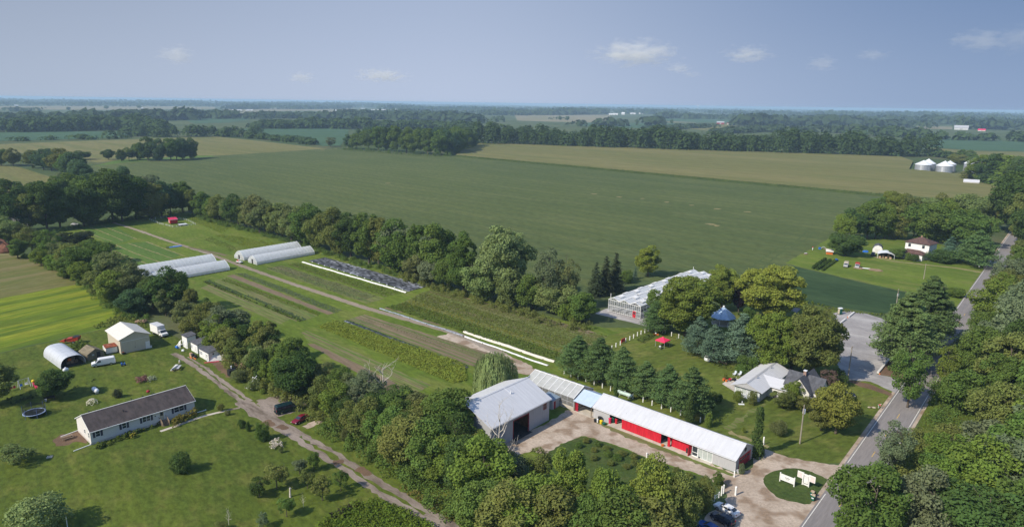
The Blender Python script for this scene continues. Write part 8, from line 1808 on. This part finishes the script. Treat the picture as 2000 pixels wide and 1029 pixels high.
# stooping person beside the road
def person(A, ang, label):
    g = G(*A); o = empty('person', g.x, g.y, 0, ang, label, 'person')
    def skin(name, pts, edges, rad, mat, lv=2):
        me = bpy.data.meshes.new(name); me.from_pydata(pts, edges, []); ob = link(name, me, o)
        md = ob.modifiers.new('s', 'SKIN'); sv = me.skin_vertices[0].data if me.skin_vertices else None
        if sv is None: bpy.context.view_layer.update(); 
        if not me.skin_vertices:
            bm = bmesh.new(); bm.from_mesh(me); bm.verts.layers.skin.verify(); bm.to_mesh(me); bm.free()
        for i, r_ in enumerate(rad): me.skin_vertices[0].data[i].radius = (r_, r_)
        me.skin_vertices[0].data[0].use_root = True
        ob.modifiers.new('d', 'SUBSURF').levels = lv; ob.modifiers['d'].render_levels = lv
        bpy.context.view_layer.update(); dg = bpy.context.evaluated_depsgraph_get(); m2 = bpy.data.meshes.new_from_object(ob.evaluated_get(dg)); ob.modifiers.clear(); ob.data = m2
        m2.materials.clear(); m2.materials.append(mat); m2.polygons.foreach_set('use_smooth', [True]*len(m2.polygons)); return ob
    skinm = plain('skin', (.42,.25,.18), .6)
    # pelvis, spine bent forward (x), head, arms reaching down, legs slightly bent
    pts = [(0,0,.92),(.16,0,1.06),(.36,0,1.18),(.44,0,1.23),(.54,0,1.26),(.63,0,1.25),
           (.38,.17,1.16),(.44,.22,.9),(.56,.18,.68),(.62,.17,.6),(.38,-.17,1.16),(.44,-.22,.9),(.56,-.18,.68),(.62,-.17,.6),
           (0,.1,.86),(.07,.12,.48),(-.02,.13,.09),(.1,.14,.05),(0,-.1,.86),(.1,-.12,.5),(.03,-.13,.09),(.15,-.14,.05)]
    ed = [(0,1),(1,2),(2,3),(3,4),(4,5),(2,6),(6,7),(7,8),(8,9),(2,10),(10,11),(11,12),(12,13),(0,14),(14,15),(15,16),(16,17),(0,18),(18,19),(19,20),(20,21)]
    rad = [.12,.12,.13,.055,.1,.085,.06,.042,.032,.03,.06,.042,.032,.03,.085,.055,.042,.035,.085,.055,.042,.035]
    b = skin('body', pts, ed, rad, skinm)
    for s_ in (1, -1):
        for k in range(5):
            y = s_*.17+(k-2)*.018*s_ if k < 4 else s_*.17-s_*.045
            L_ = (.07,.085,.08,.065,.05)[k]; c = MB(); x0 = .625; c.tube([(x0,y,.6),(x0+.02,y,.6-L_*.55),(x0+.005,y,.6-L_)], [.009,.0085,.007], 6); c.build('finger' if k < 4 else 'thumb', skinm, b)
    skin('shirt', [(.04,0,.97),(.17,0,1.07),(.36,0,1.18),(.39,.18,1.16),(.44,.225,.98),(.39,-.18,1.16),(.44,-.225,.98)], [(0,1),(1,2),(2,3),(3,4),(2,5),(5,6)], [.135,.14,.15,.08,.065,.08,.065], plain('pink_shirt', (.68,.10,.16), .8))
    skin('trousers', [(0,0,.92),(0,.1,.86),(.07,.12,.48),(-.02,.13,.14),(0,-.1,.86),(.1,-.12,.5),(.03,-.13,.14)], [(0,1),(1,2),(2,3),(0,4),(4,5),(5,6)], [.135,.1,.075,.07,.1,.075,.07], plain('pale_green_trousers', (.42,.48,.42), .8))
    skin('hair', [(.5,0,1.31),(.57,0,1.33),(.46,0,1.29)], [(0,1),(0,2)], [.085,.08,.06], plain('grey_hair', (.5,.47,.44), .8))
    for nm, x, y, z, r_, mt in (('eye',.70,.035,1.265,.012,'black'),('eye',.70,-.035,1.265,.012,'black'),('nose',.725,0,1.235,.018,None),('mouth',.715,0,1.2,.016,'dred'),('ear',.57,.1,1.25,.025,None),('ear',.57,-.1,1.25,.025,None)):
        c = MB(); c.blob((x,y,z), r_, n=6, jit=0); c.build(nm, MT[mt] if mt else skinm, b)
    for s_ in (1, -1): c = MB(); c.blob((.06 if s_ > 0 else .11, s_*.135, .05), (.14,.055,.06), n=8, jit=0); c.build('shoe', MT['black'], o)
    return o
person((1715,797.5), R(-30), 'stooping person in pink shirt and pale trousers on the verge beside the road')
# ================================================================ sky, sun, clouds, haze
SUN_DIR, SUN_EL = R(33), R(40)        # shadows run towards this direction
sx, sy = -math.cos(SUN_DIR), -math.sin(SUN_DIR)
w = bpy.data.worlds.new('World'); SC.world = w; w.use_nodes = True; nt = w.node_tree; nt.nodes.clear()
sky = nt.nodes.new('ShaderNodeTexSky'); sky.sky_type = 'NISHITA'; sky.sun_disc = False; sky.sun_elevation = SUN_EL
sky.sun_rotation = math.atan2(sx, sy); sky.altitude = 100; sky.air_density = 1.0; sky.dust_density = .6; sky.ozone_density = 4.0
bg = nt.nodes.new('ShaderNodeBackground'); bg.inputs[1].default_value = .15; wo = nt.nodes.new('ShaderNodeOutputWorld')
# haze gradient painted over the lower sky: palest ahead and low, deepest blue right
q = NT(nt); dirn = q.n('ShaderNodeTexCoord').outputs['Generated']; sp = q.n('ShaderNodeSeparateXYZ'); q.l(dirn, sp.inputs[0])
dt = q.n('ShaderNodeVectorMath', operation='DOT_PRODUCT'); q.l(dirn, dt.inputs[0]); dt.inputs[1].default_value = (-sx, -sy*.15, 0)
sa = q.smooth(dt.outputs['Value'], -.62, .02); sb = q.smooth(dt.outputs['Value'], -.02, .62)
top = q.mix(sb, q.mix(sa, (1.51,1.82,2.41), (1.85,2.26,3.10)), (0.84,1.31,2.26)); low = q.mix(sb, q.mix(sa, (1.94,2.29,2.89), (2.33,2.73,3.55)), (1.33,1.82,2.73))
hazy = q.mix(q.smooth(sp.outputs['Z'], -.01, .17), low, top)
q.l(q.mix(q.smooth(sp.outputs['Z'], .22, .6), hazy, sky.outputs[0]), bg.inputs[0]); nt.links.new(bg.outputs[0], wo.inputs[0])
sun = bpy.data.lights.new('sun', 'SUN'); so = bpy.data.objects.new('sun', sun); COL.objects.link(so); sun.energy = 3.7; sun.angle = R(.55); sun.color = (1, .915, .77)
d = Vector((-sx*math.cos(SUN_EL), -sy*math.cos(SUN_EL), -math.sin(SUN_EL))); so.rotation_euler = d.to_track_quat('-Z', 'Y').to_euler(); so.location = (-300, -200, 300)
# clouds: soft volumes far beyond the haze
def cloud(px, py, w_px, h_px, dist, dens, label, seed):
    dirv = (XI*(px-1000)+YI*(py-514.5)+F_*FP).normalized(); c = Vector((0,0,HC))+dirv*dist; e = dist/FP
    o = empty('cloud', c.x, c.y, c.z, 0, label, 'cloud', 'small fair weather clouds') if False else None
    m_ = bpy.data.materials.new('cloud_vapour'); m_.use_nodes = True; nt = m_.node_tree; nt.nodes.clear(); q = NT(nt); out = q.n('ShaderNodeOutputMaterial')
    v = q.n('ShaderNodeVolumePrincipled'); v.inputs['Color'].default_value = (.98,.98,.98,1); v.inputs['Anisotropy'].default_value = 0
    tc = q.n('ShaderNodeTexCoord').outputs['Object']
    ln = q.n('ShaderNodeVectorMath', operation='LENGTH'); q.l(tc, ln.inputs[0])
    mpn = q.n('ShaderNodeMapping'); q.l(tc, mpn.inputs[0]); mpn.inputs['Location'].default_value = (seed*3.1, seed*1.7, 0); mpn.inputs['Scale'].default_value = (2.2*w_px/max(h_px, 1)/3, 1.6, 1.9)
    n1 = q.noise(mpn.outputs[0], 1.5, 5, .6)
    sh = q.math('SUBTRACT', 1.0, ln.outputs['Value'])
    val = q.math('ADD', sh, q.math('MULTIPLY', q.math('SUBTRACT', n1, .5), 2.4))
    q.l(q.math('MULTIPLY', q.smooth(val, .25, .95), dens*.38/(h_px*e)), v.inputs['Density']); q.l(v.outputs[0], out.inputs['Volume'])
    mb = MB(); mb.blob((0,0,0), 1.0, n=20, jit=0); ob = mb.build('cloud', m_, None); ob.location = c; ob.scale = (w_px*e/2, w_px*e/3, h_px*e/2); ob.rotation_euler = (0, 0, math.atan2(c.y, c.x)-math.pi/2)
    tag(ob, label, 'cloud', 'small fair weather clouds')
for i, a in enumerate([(1240,104,200,62,9000,4.0,'longest white cloud right of centre'),(345,108,80,44,9000,3.0,'faint little cloud high on the left'),(745,148,130,34,11000,2.6,'faint flat cloud left of centre low over the woods'),(1460,107,115,42,9000,2.2,'thin cloud right of the longest one'),(1605,124,70,38,9000,1.3,'small cloud between the thin one and the right edge'),(1915,80,110,50,8000,1.5,'large soft cloud near the right edge'),(1990,76,70,56,8000,1.6,'cloud cut by the right edge'),(1705,108,70,26,9000,.8,'wisp left of the large soft cloud'),(590,152,70,28,11000,2.0,'faint wisp on the left low over the woods'),(1325,133,64,26,10000,1.6,'wisp below the longest cloud'),(1350,146,50,18,10000,.7,'lowest wisp below the longest cloud')]): cloud(*a, seed=i+1)
# haze: one even body of air round everything, its top just above the camera
hm = bpy.data.materials.new('haze_air'); hm.use_nodes = True; nt = hm.node_tree; nt.nodes.clear(); out = nt.nodes.new('ShaderNodeOutputMaterial'); pv = nt.nodes.new('ShaderNodeVolumePrincipled')
pv.inputs['Color'].default_value = (.54,.76,1.0,1); pv.inputs['Density'].default_value = .0001; pv.inputs['Anisotropy'].default_value = .0; nt.links.new(pv.outputs[0], out.inputs['Volume'])
mb = MB(); mb.box(-31000, 31000, -31000, 31000, -1.0, 76.0); hz = mb.build('haze', hm); tag(hz, 'pale blue haze lying over the far fields and woods', 'haze', None, 'stuff')
# ---------------------------------------------------------------- render settings
SC.render.engine = 'CYCLES'
c = SC.cycles; c.max_bounces = 9; c.diffuse_bounces = 3; c.glossy_bounces = 2; c.transmission_bounces = 4; c.transparent_max_bounces = 10; c.volume_bounces = 6
c.caustics_reflective = False; c.caustics_refractive = False; c.use_denoising = True
c.sample_clamp_indirect = 4
vs = SC.view_settings; vs.view_transform = 'Standard'; vs.look = 'None'; vs.exposure = .45; vs.gamma = 1; vs.use_curve_mapping = False
